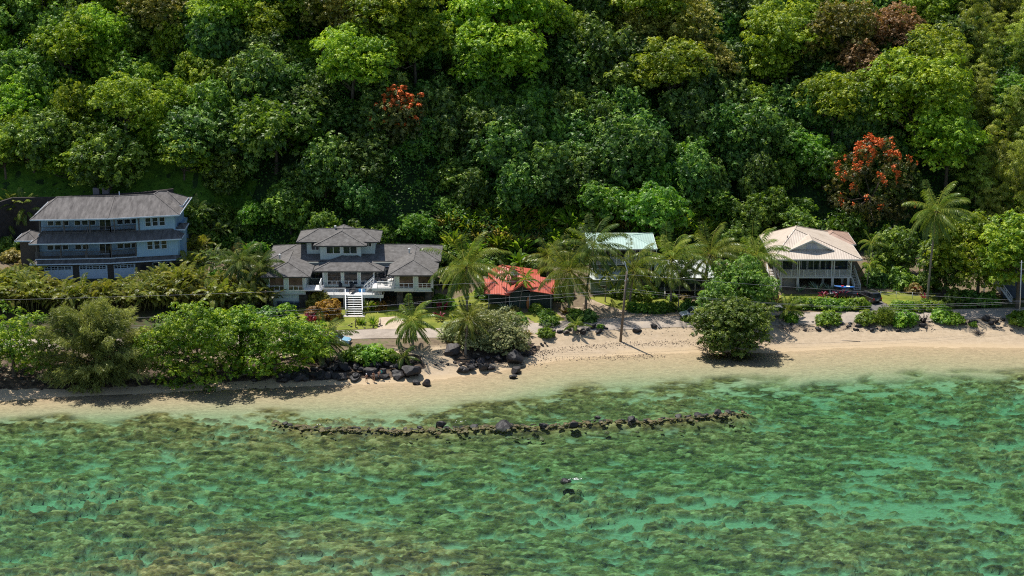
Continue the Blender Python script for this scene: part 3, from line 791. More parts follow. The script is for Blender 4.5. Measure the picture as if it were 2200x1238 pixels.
def railing(parent, pts, h=1.0, mat=None, post=1.8, bal=0.13, bw=0.035, name='railing', cap=0.09, pw=0.1, endz=None):
    m = MB()
    for a, b in zip(pts[:-1], pts[1:]):
        a = Vector(a); b = Vector(b); Ln = (b - a).length
        m.bar(a + Vector((0, 0, h)), b + Vector((0, 0, h)), cap + .03, cap * .7); m.bar(a + Vector((0, 0, .12)), b + Vector((0, 0, .12)), .06, .06)
        n = max(1, round(Ln / post))
        for k in range(n + 1):
            p = a + (b - a) * (k / n); m.bar(p + Vector((0, 0, -.05)), p + Vector((0, 0, h + .05)), pw)
        nb = int(Ln / bal)
        for k in range(1, nb):
            p = a + (b - a) * (k / nb); m.bar(p + Vector((0, 0, .15)), p + Vector((0, 0, h - .03)), bw)
    return m.build(name, mat or WHITE, parent, fix=False)
def stairs(parent, a, b, width, n, mat, across=(1, 0, 0), rails=True, tread=0.3, railh=0.95, mid=True):
    """open stairs from a (bottom) up to b; across = direction of the treads"""
    a = Vector(a); b = Vector(b); ac = Vector(across).normalized() * (width / 2)
    root = MB(); run = Vector((b.x - a.x, b.y - a.y, 0)).normalized()
    for k in range(n):
        t = (k + .5) / n; c = a + (b - a) * t; c.z = a.z + (b.z - a.z) * (k + 1) / n - .03
        root.bar(c - ac, c + ac, 0.06, tread, up=run)
    o = root.build('stair_treads', mat, parent)
    s = MB()
    for sg in ((-1, 1, 0) if mid else (-1, 1)):
        s.bar(a + ac * sg + Vector((0, 0, -.12)), b + ac * sg + Vector((0, 0, -.12)), .07 if sg == 0 else .1, .26)
    s.build('stringers', mat, parent)
    if rails:
        for sg in (-1, 1):
            r = MB(); p = a + ac * sg; q = b + ac * sg; H_ = Vector((0, 0, railh))
            r.bar(p + H_, q + H_, .16, .10); r.bar(p + H_ * .5, q + H_ * .5, .07, .07)
            for t in (0.02, .34, .67, 1): c = p + (q - p) * t; r.bar(c - Vector((0, 0, .1)), c + H_, .12)
            r.build('stair_rail', mat, parent)
def wallbox(mb, x0, x1, y0, y1, z0, z1): mb.box(x0, x1, y0, y1, z0, z1)

# ------------------------------------------------------------------ blue three-storey house
A = at_z(78, 603, 5.0)
BLUE = siding('blue_siding', (0.34, 0.52, 0.68), 0.32, 0)
BLUED = simple('blue_wall_paint', (0.23, 0.36, 0.50), 0.6, 0.1, 0.8)
BWHITE = simple('pale_blue_trim', (0.58, 0.68, 0.80), 0.5, 0.05)
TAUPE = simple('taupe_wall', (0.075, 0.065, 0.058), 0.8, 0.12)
BRAIL = simple('weathered_rail', (0.13, 0.12, 0.12), 0.7, 0.15)
GARAGE = siding('garage_door_paint', (0.56, 0.70, 0.86), 0.5, 2, depth=.18)
h1 = thing('house', 'blue three-storey house with bowed grey roofs and balconies above three garage doors', 'house', (A[0], A[1], 5.0), scale=(.968, 1, 1))
# the facade bends: plan y as a function of local x
def by(x): return float(np.interp(x, [-4, 12.9, 28], [-.28, .9, 4.2]))
def bent(mb, x0, x1, y0, y1, z0, z1, seg=None):
    """box that follows the bend of the facade"""
    xs = [x0] + ([12.9] if x0 < 12.9 < x1 else []) + [x1]
    for a, b in zip(xs[:-1], xs[1:]):
        P = []
        for z in (z0, z1): P += [(a, by(a) + y0, z), (b, by(b) + y0, z), (b, by(b) + y1, z), (a, by(a) + y1, z)]
        mb.add(P, [(0, 3, 2, 1), (4, 5, 6, 7), (0, 1, 5, 4), (1, 2, 6, 5), (2, 3, 7, 6), (3, 0, 4, 7)])
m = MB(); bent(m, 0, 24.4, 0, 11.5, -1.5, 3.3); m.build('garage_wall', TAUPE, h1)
m = MB(); bent(m, 0.3, 24.2, 2.4, 11.4, 3.3, 7.4); m.build('wall', BLUED, h1)
m = MB(); bent(m, 17.4, 24.3, 0.05, 2.39, 3.3, 7.0); m.build('wall', BLUE, h1)
m = MB(); bent(m, 0.6, 23.6, 3.4, 11.3, 7.4, 10.5); m.build('wall', BLUED, h1)
m = MB(); bent(m, 17.2, 23.7, 1.5, 3.39, 7.2, 10.5); m.build('wall', BLUE, h1)
for x0, x1 in ((1.5, 6.35), (7.5, 12.3), (13.4, 17.0)):
    o = MB(); bent(o, x0, x1, -.05, .02, -.1, 2.45); d = o.build('garage_door', GARAGE, h1)
    nw = 4 if x1 < 13 else 3
    for k in range(nw):
        a = x0 + .12 + (x1 - x0 - .24) * k / nw; b = a + (x1 - x0 - .24) / nw * .86
        g = MB(); bent(g, a, b, -.075, -.055, 1.85, 2.35); g.build('pane', GLASS, d)
        g = MB(); bent(g, (a + b) / 2 - .03, (a + b) / 2 + .03, -.09, -.08, 1.85, 2.35); bent(g, a, b, -.088, -.078, 2.07, 2.13); g.build('muntin', BWHITE, d)
o = MB(); bent(o, 17.9, 18.8, -.06, .02, 0, 2.2); o.build('door', simple('dark_door', (0.02, 0.02, 0.025)), h1)
def bentwin(x0, x1, z0, z1, y, **kw):
    xm = (x0 + x1) / 2; o = window(h1, x0 - xm, x1 - xm, z0, z1, 0, fm=BWHITE, **kw)
    o.location = (xm, by(xm) + y, 0); o.rotation_euler = (0, 0, math.atan2(by(x1) - by(x0), x1 - x0)); return o
for k in range(3): bentwin(19.9 + k * 1.12, 20.93 + k * 1.12, .75, 2.5, 0, sills=(.5,))
for k in range(3): bentwin(19.1 + k * 1.18, 20.15 + k * 1.18, 4.75, 6.3, .05, sills=(.5,))
for k in range(3): bentwin(18.7 + k * 1.18, 19.75 + k * 1.18, 8.45, 10.0, 1.5, sills=(.5,))
for x in (1.6, 2.9, 4.2, 6.4, 7.7, 13.6, 14.8, 16.0): bentwin(x, x + 1.15, 4.62, 5.55, 2.4)
for x in (1.7, 3.0, 4.3, 6.3, 7.6, 8.9, 13.6, 14.8, 16.0): bentwin(x, x + 1.12, 8.6, 9.5, 3.4)
for z, y in ((3.75, 2.4), (7.6, 3.4)):
    o = bentwin(10.6, 12.7, z + .1, z + 2.3, y, nx=2, name='balcony_door')
# balconies
m = MB(); bent(m, .1, 17.3, .1, 2.38, 3.25, 3.62); m.build('balcony_floor', TAUPE, h1)
m = MB(); bent(m, .05, 17.35, -.02, .09, 3.2, 3.72); m.build('balcony_fascia', BWHITE, h1)
railing(h1, [(.2, by(.2) + .15, 3.65), (12.9, by(12.9) + .15, 3.65), (17.3, by(17.3) + .15, 3.65)], 1.25, BRAIL, 4.2, .16, .05, pw=.16)
m = MB(); bent(m, .7, 17.1, 1.3, 3.38, 7.3, 7.75); m.build('balcony_floor', TAUPE, h1)
railing(h1, [(1.0, by(1) + 1.45, 7.75), (12.9, by(12.9) + 1.45, 7.75), (17.1, by(17.1) + 1.45, 7.75)], 1.05, BRAIL, 4.2, .2, .045, pw=.14)
for x in (.35, 4.5, 8.9, 13.1, 17.2):
    m = MB(); p = (x, by(x) + .22); m.box(p[0] - .1, p[0] + .1, p[1] - .1, p[1] + .1, 3.6, 6.7); m.build('balcony_post', BRAIL, h1)
    m = MB(); p = (x + .5, by(x) + 1.5); m.box(p[0] - .1, p[0] + .1, p[1] - .1, p[1] + .1, 7.7, 10.45); m.build('balcony_post', BRAIL, h1)
# roofs
def bentroof(xa, xb, yf, yb, z, rise, ins, ridge, mat, back=True, fh=.2):
    """yf/yb: eave offsets from the facade, ridge: (x_left, x_right, y offset)"""
    m = MB(); P = lambda x, yo, zz: Vector((x, by(x) + yo, zz))
    xm = 12.9; r0, r1, ry = ridge
    e = [P(xa, yf, z), P(xm, yf, z), P(xb, yf, z + ins)]
    k = [P(r0, ry, z + rise), P(xm, ry, z + rise), P(r1, ry, z + rise + ins * .5)]
    b = [P(xa, yb, z), P(xm, yb, z), P(xb, yb, z + ins)]
    if back: fs = [(e[0], e[1], k[1], k[0]), (e[1], e[2], k[2], k[1]), (b[1], b[0], k[0], k[1]), (b[2], b[1], k[1], k[2]), (e[2], b[2], k[2]), (b[0], e[0], k[0])]
    else: fs = [(e[0], e[1], k[1], k[0]), (e[1], e[2], k[2], k[1]), (e[2], b[2], k[2]), (b[0], e[0], k[0])]
    for f in fs: m.slab(list(f), .1)
    up = Vector((0, 0, .03))
    for p, q in ((e[0], k[0]), (e[2], k[2]), (k[0], k[1]), (k[1], k[2]), (e[1], k[1])): m.bar(p + up, q + up, .22, .07)
    o = m.build('roof', mat, h1)
    f = MB(); dn = Vector((0, -.04, -fh / 2 + .02))
    for p, q in ((e[0], e[1]), (e[1], e[2])): f.bar(p + dn, q + dn, .06, fh)
    for p, q in ((e[0], b[0]), (e[2], b[2])): f.bar(p + Vector((0, 0, -fh / 2 + .02)), q + Vector((0, 0, -fh / 2 + .02)), .06, fh)
    f.build('fascia', BWHITE, o)
    s = MB(); dz = Vector((0, 0, -fh * .8))
    s.quad(e[0] + dz, e[1] + dz, b[1] + dz, b[0] + dz); s.quad(e[1] + dz, e[2] + dz, b[2] + dz, b[1] + dz); s.build('soffit', BLUED, o, fix=False)
bentroof(-.3, 24.9, -.3, 12.8, 10.6, 2.35, .0, (3.0, 19.6, 6.2), SHINGLEB)
bentroof(-.5, 25.2, -1.3, 2.2, 6.7, 1.15, .0, (1.6, 23.2, 1.6), SHINGLEB, back=False)
bentroof(-.7, 24.7, -1.0, .6, 3.1, .42, .0, (.3, 24.2, .03), SHINGLEB, back=False)
# rear right wing and side entry roofs
m = MB(); m.box(18.5, 23.0, 9.4, 13.8, 2.5, 11.0); m.build('rear_wall', BLUED, h1)
hiproof(h1, 16.6, 24.6, 8.2, 14.6, 11.0, 1.8, 'x', SHINGLEB, BWHITE)
hiproof(h1, 23.7, 25.3, 5.2, 9.6, 7.6, .5, 'x', SHINGLEB, BWHITE)
m = MB(); m.box(24.2, 24.9, 5.8, 8.8, -1, 7.4); m.build('side_bay', BLUED, h1)
hiproof(h1, -3.6, .4, 1.2, 6.2, 6.6, 1.1, 'y', SHINGLEB, BWHITE, gable=())
m = MB(); m.box(-2.9, .3, 1.9, 5.8, -1, 6.4); m.build('side_bay', TAUPE, h1)
# plumbing stack on the ridge
m = MB(); m.tube([(13.6, by(13.6) + 6.8, 12.6), (13.6, by(13.6) + 6.8, 13.5)], .08); m.build('vent_pipe', BWHITE, h1)
# retaining wall behind it, and the two condensers standing on its ledge
def wall_along(name, label, pts, h, t, mat, cat='wall', cap=None):
    m = MB()
    for a, b in zip(pts[:-1], pts[1:]):
        a = Vector(a); b = Vector(b); d = (b - a); d.z = 0; nrm = Vector((-d.y, d.x, 0)).normalized() * t
        m.add([a - Vector((0, 0, 12)), b - Vector((0, 0, 12)), b + nrm - Vector((0, 0, 12)), a + nrm - Vector((0, 0, 12)),
               a + Vector((0, 0, h)), b + Vector((0, 0, h)), b + nrm + Vector((0, 0, h)), a + nrm + Vector((0, 0, h))],
              [(0, 3, 2, 1), (4, 5, 6, 7), (0, 1, 5, 4), (1, 2, 6, 5), (2, 3, 7, 6), (3, 0, 4, 7)])
    return tag(m.build(name, mat), label, cat)
CONC = simple('dark_concrete', (0.045, 0.038, 0.036), 0.9, 0.3, 1.5)
wy = 42.4
def wz(px, py, y): q = at_y(px, py, y); return (q[0], y, q[2])
WP = [wz(-40, 452, wy - 7), wz(0, 434, wy - 3), wz(28, 425, wy - .6), wz(115, 424, wy), wz(300, 414, wy + .3), wz(372, 406, wy + .6)]
wall_along('retaining_wall', 'dark curved concrete retaining wall at the foot of the bank behind the blue house', WP, 0, .4, CONC)
for k, px in enumerate((208, 228)):
    p = wz(px, 418, wy + 1.4)
    o = thing('condenser_unit', ('left' if k == 0 else 'right') + ' one of two grey air conditioner units on the wall behind the blue house', 'air conditioner', (p[0], wy + 1.4, p[2]), group='air conditioner units behind the blue house')
    m = MB(); m.box(-.55, .55, -.5, .5, 0, 1.25); m.build('casing', simple('unit_grey', (0.16, 0.15, 0.16), .6), o)
    m = MB(); m.lathe([(.02, 1.33), (.42, 1.33), (.46, 1.27), (.46, 1.25)], n=16)
    for q in range(7): m.bar((-.42 + .14 * q, -.35, 1.31), (-.42 + .14 * q, .35, 1.31), .02)
    m.build('fan_grille', simple('unit_black', (0.03, 0.03, 0.03), .5), o)
    m = MB(); m.box(-.6, .6, -.55, .55, -2.6, -.01); m.build('plinth', CONC, o)
PADB = (A[0], wy)

# ------------------------------------------------------------------ grey-roofed pale green house
y0 = 15.53
GREEN = siding('pale_green_siding', (0.56, 0.64, 0.58), 0.4, 2, depth=.2)
GREENB = siding('pale_green_battens', (0.54, 0.62, 0.60), 0.45, 0, depth=.25)
SHADEW = simple('shade_toned_wall', (0.16, 0.18, 0.17), .7, .1)  # recessed and rear walls: pale green darkened, shade put into the colour
DKG = simple('dark_gutter', (0.05, 0.05, 0.05), .5, .1)
DECK = simple('white_deck', (0.66, 0.64, 0.61), .6, .06, 1.0)
SX, SZ = -40.07, 3.0
h2 = thing('house', 'pale green house with grey shingle hip roofs, small upper storey and white front deck', 'house', (SX, y0, SZ))
X = lambda x: x - SX
Zz = lambda z: z - SZ
# left wing
m = MB(); m.box(0, 6.25, 0, 11, Zz(5.45), Zz(8.5)); m.build('wall', GREEN, h2)
m = MB(); m.box(-.06, 6.31, -.06, 0.0, Zz(5.3), Zz(5.5)); m.box(-.03, .17, -.05, 0, Zz(5.5), Zz(8.4)); m.box(6.08, 6.28, -.05, 0, Zz(5.5), Zz(8.4)); m.build('corner_board', TRIMG, h2)
window(h2, .4, 2.85, Zz(6.0), Zz(8.3), 0, low=(.75, 3), gm=GLASSB); window(h2, 3.5, 5.95, Zz(6.0), Zz(8.3), 0, low=(.75, 3), gm=GLASSB)
m = MB(); m.box(.9, 5.2, .3, 9, Zz(2.4), Zz(5.3)); m.build('storage_wall', GREENB, h2)
m = MB(); m.box(1.2, 4.9, .24, .32, Zz(2.9), Zz(5.05)); sd = m.build('storage_door', GREENB, h2)
m = MB(); m.box(3.4, 3.52, .18, .24, Zz(3.9), Zz(4.1)); m.build('handle', DKG, sd)
m = MB(); m.box(-.3, .9, .1, 9, Zz(2.2), Zz(5.3)); m.box(5.2, 6.6, .1, 9, Zz(2.2), Zz(5.3)); m.build('stone_base', STONE, h2)
hiproof(h2, X(-40.9), X(-32.9), -.75, 13.0, Zz(8.5), 1.45, 'y', SHINGLE, DKG, gable=('b',), inset=3.9)
# centre pavilion
m = MB(); m.box(X(-31.3), X(-22.8), 4.2, 11, Zz(5.45), Zz(8.3)); m.build('wall', GREEN, h2)
m = MB(); m.box(X(-31.3), X(-22.8), 4.3, 11, Zz(2.4), Zz(5.45)); m.build('stone_base', STONE, h2)
for a in (-30.6, -27.85, -25.1): window(h2, X(a), X(a + 2.35), Zz(5.72), Zz(8.08), 4.2, low=(.7, 3))
m = MB(); m.box(X(-31.36), X(-31.1), 4.14, 4.2, Zz(5.45), Zz(8.2)); m.box(X(-23.0), X(-22.76), 4.14, 4.2, Zz(5.45), Zz(8.2)); m.build('corner_board', WHITE, h2)
hiproof(h2, X(-33.0), X(-21.2), 3.3, 14.0, Zz(8.32), 1.95, 'y', SHINGLE, DKG, gable=('b',), inset=5.4)
# right wing
m = MB(); m.box(X(-19.25), X(-12.9), .3, 11, Zz(5.75), Zz(8.7)); m.build('wall', GREEN, h2)
m = MB(); m.box(X(-19.3), X(-12.85), .22, .3, Zz(5.65), Zz(5.9)); m.box(X(-19.28), X(-19.05), .24, .3, Zz(5.9), Zz(8.6)); m.box(X(-13.1), X(-12.87), .24, .3, Zz(5.9), Zz(8.6)); m.build('corner_board', TRIMG, h2)
window(h2, X(-18.5), X(-16.1), Zz(6.3), Zz(8.5), .3, low=(.8, 3), gm=GLASSB); window(h2, X(-15.4), X(-13.2), Zz(6.3), Zz(8.5), .3, low=(.8, 3), gm=GLASSB)
m = MB(); m.box(X(-18.9), X(-17.9), .6, 1.6, Zz(2.4), Zz(5.7)); m.build('stone_pillar', STONE, h2)
m = MB(); m.box(X(-14.2), X(-13.2), .6, 1.6, Zz(2.4), Zz(5.7)); m.build('stone_pillar', STONE, h2)
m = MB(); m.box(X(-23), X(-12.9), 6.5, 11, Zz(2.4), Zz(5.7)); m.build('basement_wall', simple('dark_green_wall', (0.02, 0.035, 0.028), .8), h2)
hiproof(h2, X(-20.3), X(-12.2), -.6, 12.5, Zz(8.72), 1.5, 'y', SHINGLE, DKG, gable=('b',), inset=4.0)
# cross block behind, between the wings
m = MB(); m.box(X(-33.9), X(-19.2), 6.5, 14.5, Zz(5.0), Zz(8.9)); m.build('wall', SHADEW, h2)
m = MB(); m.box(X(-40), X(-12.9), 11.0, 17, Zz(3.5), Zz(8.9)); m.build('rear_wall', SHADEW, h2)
hiproof(h2, X(-41.0), X(-11.9), 7.0, 17.5, Zz(9.0), 1.55, 'x', SHINGLE, DKG, inset=4.6)
window(h2, X(-22.4), X(-19.9), Zz(5.9), Zz(8.3), 6.5, nx=2, name='patio_door'); window(h2, X(-33.6), X(-31.6), Zz(6.2), Zz(8.3), 6.5, nx=1, name='patio_door')
# upper storey
m = MB(); m.box(X(-32.0), X(-25.2), 7.6, 13, Zz(9.0), Zz(11.75)); m.build('upper_wall', GREENB, h2)
m = MB(); m.box(X(-34.4), X(-23.0), 9.4, 14.5, Zz(9.2), Zz(11.95)); m.build('upper_wall', GREENB, h2)
window(h2, X(-31.0), X(-28.6), Zz(10.15), Zz(11.6), 7.6, nx=2); window(h2, X(-28.2), X(-25.8), Zz(10.15), Zz(11.6), 7.6, nx=2)
window(h2, X(-33.7), X(-32.3), Zz(10.3), Zz(11.7), 9.4, nx=2); window(h2, X(-24.7), X(-23.5), Zz(10.9), Zz(11.75), 9.4, nx=2)
hiproof(h2, X(-33.0), X(-24.2), 6.8, 15.0, Zz(11.75), 1.55, 'y', SHINGLE, DKG, gable=('b',), inset=3.9)
hiproof(h2, X(-36.0), X(-22.1), 8.4, 16.0, Zz(12.0), 1.35, 'x', SHINGLE, DKG, inset=3.4)
for x, y, z in ((-38.6, 6.4, 10.0), (-17.2, 8.7, 10.4), (-29.8, 12.2, 13.4)):
    m = MB(); m.tube([(X(x), y, Zz(z) - .4), (X(x), y, Zz(z) + .35)], .12); m.lathe([(.0, .1), (.22, .0), (.22, -.1)], (X(x), y, Zz(z) + .4), 8); m.build('roof_vent', TRIMG, h2)
# decks
m = MB(); m.box(X(-22.75), X(-19.3), -.4, 6.4, Zz(6.35), Zz(6.5)); m.build('upper_deck', DECK, h2)
m = MB(); m.box(X(-22.8), X(-16.0), -.52, -.4, Zz(6.0), Zz(6.45)); m.box(X(-22.87), X(-22.75), -.5, 2.4, Zz(6.0), Zz(6.45)); m.build('deck_fascia', TRIMG, h2)
railing(h2, [(X(-22.0), -.45, Zz(6.5)), (X(-19.4), -.45, Zz(6.5))], 1.1, WHITE, 2.6)
m = MB(); m.box(X(-31.2), X(-21.2), .6, 4.15, Zz(4.95), Zz(5.1)); m.build('front_deck', DECK, h2)
m = MB(); m.box(X(-31.3), X(-21.1), .48, .6, Zz(4.55), Zz(5.08)); m.box(X(-21.2), X(-21.08), .6, 3.4, Zz(4.55), Zz(5.08)); m.build('deck_fascia', WHITE, h2)
railing(h2, [(X(-31.1), 4.0, Zz(5.1)), (X(-31.1), .7, Zz(5.1)), (X(-27.35), .7, Zz(5.1))], 1.05, WHITE, 1.8)
railing(h2, [(X(-24.6), .7, Zz(5.1)), (X(-21.25), .7, Zz(5.1)), (X(-21.25), 3.2, Zz(5.1))], 1.05, WHITE, 1.8)
stairs(h2, (X(-24.4), 3.0, Zz(5.1)), (X(-22.8), 3.0, Zz(6.45)), 1.3, 5, WHITE, across=(0, 1, 0), mid=False)
m = MB(); m.box(X(-34.0), X(-31.0), -1.2, 2.0, Zz(6.2), Zz(6.35)); m.build('side_deck', DECK, h2)
railing(h2, [(X(-31.4), -.6, Zz(6.35)), (X(-31.4), 2.4, Zz(6.35))], 1.0, WHITE, 1.5)
for x in (-30.8, -27.6, -24.3, -21.6):
    m = MB(); m.box(X(x) - .09, X(x) + .09, .75, .93, Zz(2.3), Zz(4.95)); m.build('deck_post', WHITE, h2)
sb = G(763, 679)
stairs(h2, (X(sb.x) - .15, sb.y - y0, sb.z - SZ + .1), (X(-25.98), .5, Zz(5.08)), 2.7, 9, WHITE)
m = MB(); m.box(X(sb.x) - 1.9, X(sb.x) + 1.6, sb.y - y0 - .9, sb.y - y0 + .1, sb.z - SZ - .2, sb.z - SZ + .14); m.build('stair_pad', simple('pad_concrete', (0.5, 0.46, 0.42), .8), h2)
# things on the decks
BLK = simple('black_wicker', (0.02, 0.02, 0.022), .6)
def deckchair(x, y, z, rz, label, mat=BLK, grp='black loungers on the front deck'):
    o = thing('deck_chair', label, 'deck chair', (x, y, z), rz, grp)
    m = MB(); m.bar((0, -.9, .35), (0, .3, .38), .62, .06); m.build('seat', mat, o)
    m = MB(); m.bar((0, .3, .38), (0, .75, 1.1), .62, .06); m.build('backrest', mat, o)
    for a, b in ((-.27, -.8), (.27, -.8), (-.27, .4), (.27, .4)):
        m = MB(); m.box(a - .03, a + .03, b - .03, b + .03, 0, .36); m.build('leg', mat, o)
deckchair(-28.3, y0 + 2.9, 5.1, 0.1, 'black deck lounger under the left pavilion window of the green house')
deckchair(-26.2, y0 + 1.7, 5.1, -.25, 'black deck lounger at the top of the white front stairs')
deckchair(-26.5, y0 + 3.1, 5.1, 0.0, 'black upright deck chair behind the lounger at the stair top')
def towel_box(px, py, y, z):
    p = at_z(px, py, z)
    o = thing('cooler_box', 'bright blue cooler behind the front deck railing right of the white stairs', 'cooler', (p[0], p[1], z))
    m = MB(); m.box(-.55, .55, -.25, .25, 0, .42); m.build('body', simple('cooler_blue', (0.03, 0.28, 0.65), .4), o)
    m = MB(); m.box(-.57, .57, -.27, .27, .43, .5); m.build('lid', simple('cooler_blue_lid', (0.10, 0.42, 0.75), .4), o)
towel_box(778, 627, 0, 5.1)
def table(x, y, z, r, label, top, leg, name='patio_table', cat='table'):
    o = thing(name, label, cat, (x, y, z))
    m = MB(); m.lathe([(.01, .74), (r, .74), (r, .7), (.01, .69)], n=18); m.build('tabletop', top, o)
    m = MB(); m.lathe([(.3, 0), (.28, .04), (.05, .08), (.05, .7)], n=10); m.build('pedestal', leg, o)
    return o
table(-20.9, y0 + 3.0, 6.5, .8, 'dark round table on the upper deck of the green house', BLK, BLK)
def patiochair(x, y, z, rz, label, mat, grp):
    o = thing('patio_chair', label, 'chair', (x, y, z), rz, grp)
    m = MB(); m.box(-.26, .26, -.26, .26, .40, .46); m.build('seat', mat, o)
    m = MB(); m.bar((0, .26, .46), (0, .36, .95), .5, .04); m.build('backrest', mat, o)
    for a in (-.22, .22):
        for b in (-.22, .22):
            m = MB(); m.box(a - .02, a + .02, b - .02, b + .02, 0, .4); m.build('leg', mat, o)
for k, (x, y, rz) in enumerate(((-21.9, 2.2, 1.4), (-20.8, 1.6, 3.1), (-21.5, 4.2, .3))):
    patiochair(x, y0 + y, 6.5, rz, ['black chair left of the round upper-deck table', 'black chair in front of the round upper-deck table', 'black chair behind the round upper-deck table'][k], BLK, 'chairs around the upper-deck table')
patiochair(-20.0, y0 + 1.1, 6.5, 2.6, 'white chair at the right end of the upper deck', WHITE, None)
o = thing('beach_bag', 'bright pink bag lying on a white stand on the upper deck', 'bag', (-20.3, y0 + 4.2, 7.25))
m = MB(); m.lathe([(.01, 0), (.3, .02), (.38, .2), (.25, .38), (.02, .42)], n=10); m.build('body', simple('pink_fabric', (0.75, 0.05, 0.28), .8), o, True)
m = MB(); m.tube([(-.2, 0, .36), (-.12, 0, .55), (.12, 0, .55), (.2, 0, .36)], .02, 5); m.build('handle', simple('pink_fabric', (0.75, 0.05, 0.28)), o)
o = thing('side_stand', 'white stand under the pink bag on the upper deck', 'stand', (-20.3, y0 + 4.2, 6.5))
m = MB(); m.box(-.4, .4, -.3, .3, .68, .74); m.build('top', WHITE, o)
for a in (-.35, .35):
    m = MB(); m.box(a - .03, a + .03, -.25, .25, 0, .67); m.build('leg', WHITE, o)
for k in range(4):
    p = (X(-40.07) + 2.0 + k * .95 + SX, y0 - .35)
    o = thing('rubbish_bin', ['leftmost of', 'second of', 'third of', 'rightmost of'][k] + ' four dark blue bins under the left wing of the green house', 'bin', (p[0], p[1], Hs(p[0], p[1])), group='dark blue bins under the left wing')
    m = MB(); m.add([(-.26, -.26, 0), (.26, -.26, 0), (.26, .26, 0), (-.26, .26, 0), (-.33, -.33, .95), (.33, -.33, .95), (.33, .33, .95), (-.33, .33, .95)], [(0, 3, 2, 1), (4, 5, 6, 7), (0, 1, 5, 4), (1, 2, 6, 5), (2, 3, 7, 6), (3, 0, 4, 7)])
    m.build('bin_body', simple('bin_blue', (0.02, 0.035, 0.07), .5), o)
    m = MB(); m.box(-.36, .36, -.38, .34, .96, 1.04); m.build('lid', simple('bin_lid', (0.03, 0.06, 0.11), .4), o)

# ------------------------------------------------------------------ red-roofed cottage
RED = metalroof('red_metal', (0.50, 0.11, 0.07), .4, 1)
REDX = metalroof('red_metal_front', (0.50, 0.11, 0.07), .4, 0)
DGREEN = simple('dark_green_paint', (0.030, 0.045, 0.035), .7, .15)
p = at_z(1090, 668, 2.5); ry = 17.0
h3 = thing('house', 'low dark green cottage with coral red metal roofs half hidden by palms', 'cottage', (0, ry, 2.4))
def xp(px, py, y): q = at_y(px, py, y); return q[0], q[2] - 2.4
gl_, gz = xp(1070, 633, ry - .8); gr, _ = xp(1190, 632, ry - .8); pk, pz = xp(1122, 609, ry - .8)
def gableroof_front(parent, xl, xm, xr, zl, zm, zr, yf, yb, mat, fm):
    m = MB(); m.slab([Vector((xl, yf, zl)), Vector((xm, yf, zm)), Vector((xm, yb, zm)), Vector((xl, yb, zl))], .1)
    m.slab([Vector((xm, yf, zm)), Vector((xr, yf, zr)), Vector((xr, yb, zr)), Vector((xm, yb, zm))], .1)
    m.bar((xm, yf, zm + .04), (xm, yb, zm + .04), .25, .08); o = m.build('roof', mat, parent)
    f = MB(); f.bar((xl, yf - .03, zl - .1), (xm, yf - .03, zm - .1), .06, .24); f.bar((xm, yf - .03, zm - .1), (xr, yf - .03, zr - .1), .06, .24)
    f.build('bargeboard', fm, o); return o
xl, _ = xp(1088, 633, ry); x1b, z1b = xp(1142, 622, ry)
xb, zb_ = xp(1190, 631, ry)
gableroof_front(h3, xl, pk, x1b, gz, pz - .1, z1b, -.8, 7.5, RED, simple('red_trim', (0.5, 0.07, 0.05)))
m = MB(); m.slab([Vector((x1b - .2, -.6, z1b - .05)), Vector((xb + .2, -.6, zb_)), Vector((xb + .2, 4.5, zb_ + 1.25)), Vector((x1b - .2, 4.5, z1b + 1.2))], .1); m.build('porch_roof', REDX, h3)
xa2, za2 = xp(1050, 627, ry - .5); m = MB(); m.slab([Vector((xa2 - .8, -.9, za2 - .15)), Vector((xl + .6, -.9, gz - .1)), Vector((xl + .6, 4.0, gz + 1.1)), Vector((xa2 - .8, 4.0, za2 + 1.0))], .1); m.build('porch_roof', REDX, h3)
# main roof behind: ridge from (1077,569) dropping right
ra = at_y(1077, 569, ry + 7); rb = at_y(1132, 592, ry + 7)
m = MB(); yv = 7.0
ridge0 = Vector((ra[0], 7.0, ra[2] - 2.4)); ridge1 = Vector((rb[0] + 1.2, 6.5, rb[2] - 2.4 - .1))
el = Vector((ra[0] - 2.2, 3.2, gz + .9)); er = Vector((rb[0] + 2.2, 3.4, gz + 1.0)); bl = Vector((ra[0] - 2.2, 11, gz + .9)); br = Vector((rb[0] + 2.2, 11, gz + 1.0))
for f in ((el, er, ridge1, ridge0), (er, br, ridge1), (br, bl, ridge0, ridge1), (bl, el, ridge0)): m.slab(list(f), .1)
m.bar(ridge0 + Vector((0, 0, .05)), ridge1 + Vector((0, 0, .05)), .25, .08)
m.build('roof', REDX, h3)
cx_, cz_ = xp(1105, 590, ry + 3.2)
m = MB(); m.box(cx_ - .55, cx_ + .55, 2.6, 3.8, cz_ - 1.4, cz_ + .1); cu = m.build('cupola', simple('cupola_wall', (0.30, 0.22, 0.24)), h3)
m = MB(); m.lathe([(.95, 0), (.45, .35), (.12, .75), (.03, 1.3)], (cx_, 3.2, cz_ + .1), 4); m.build('cupola_roof', simple('cupola_grey', (0.16, 0.17, 0.22)), cu)
m = MB(); m.box(xl + .5, xb - .2, .2, 9, -.8, gz + .1); m.box(xa2, xl + .5, 1.5, 9, -.8, gz - .1); m.build('wall', DGREEN, h3)
m = MB(); m.poly([(xl + .35, -.25, gz), (x1b - .2, -.25, z1b), (pk, -.25, pz - .25)]); m.poly([(xl + .35, .19, gz), (pk, .19, pz - .25), (x1b - .2, .19, z1b)]); m.build('gable_wall', DGREEN, h3, fix=False)
m = MB(); m.box(xl + 1.3, x1b - .9, .12, .2, 0, 2.1); m.build('garage_door', simple('dark_green_door', (0.035, 0.06, 0.05), .5), h3)
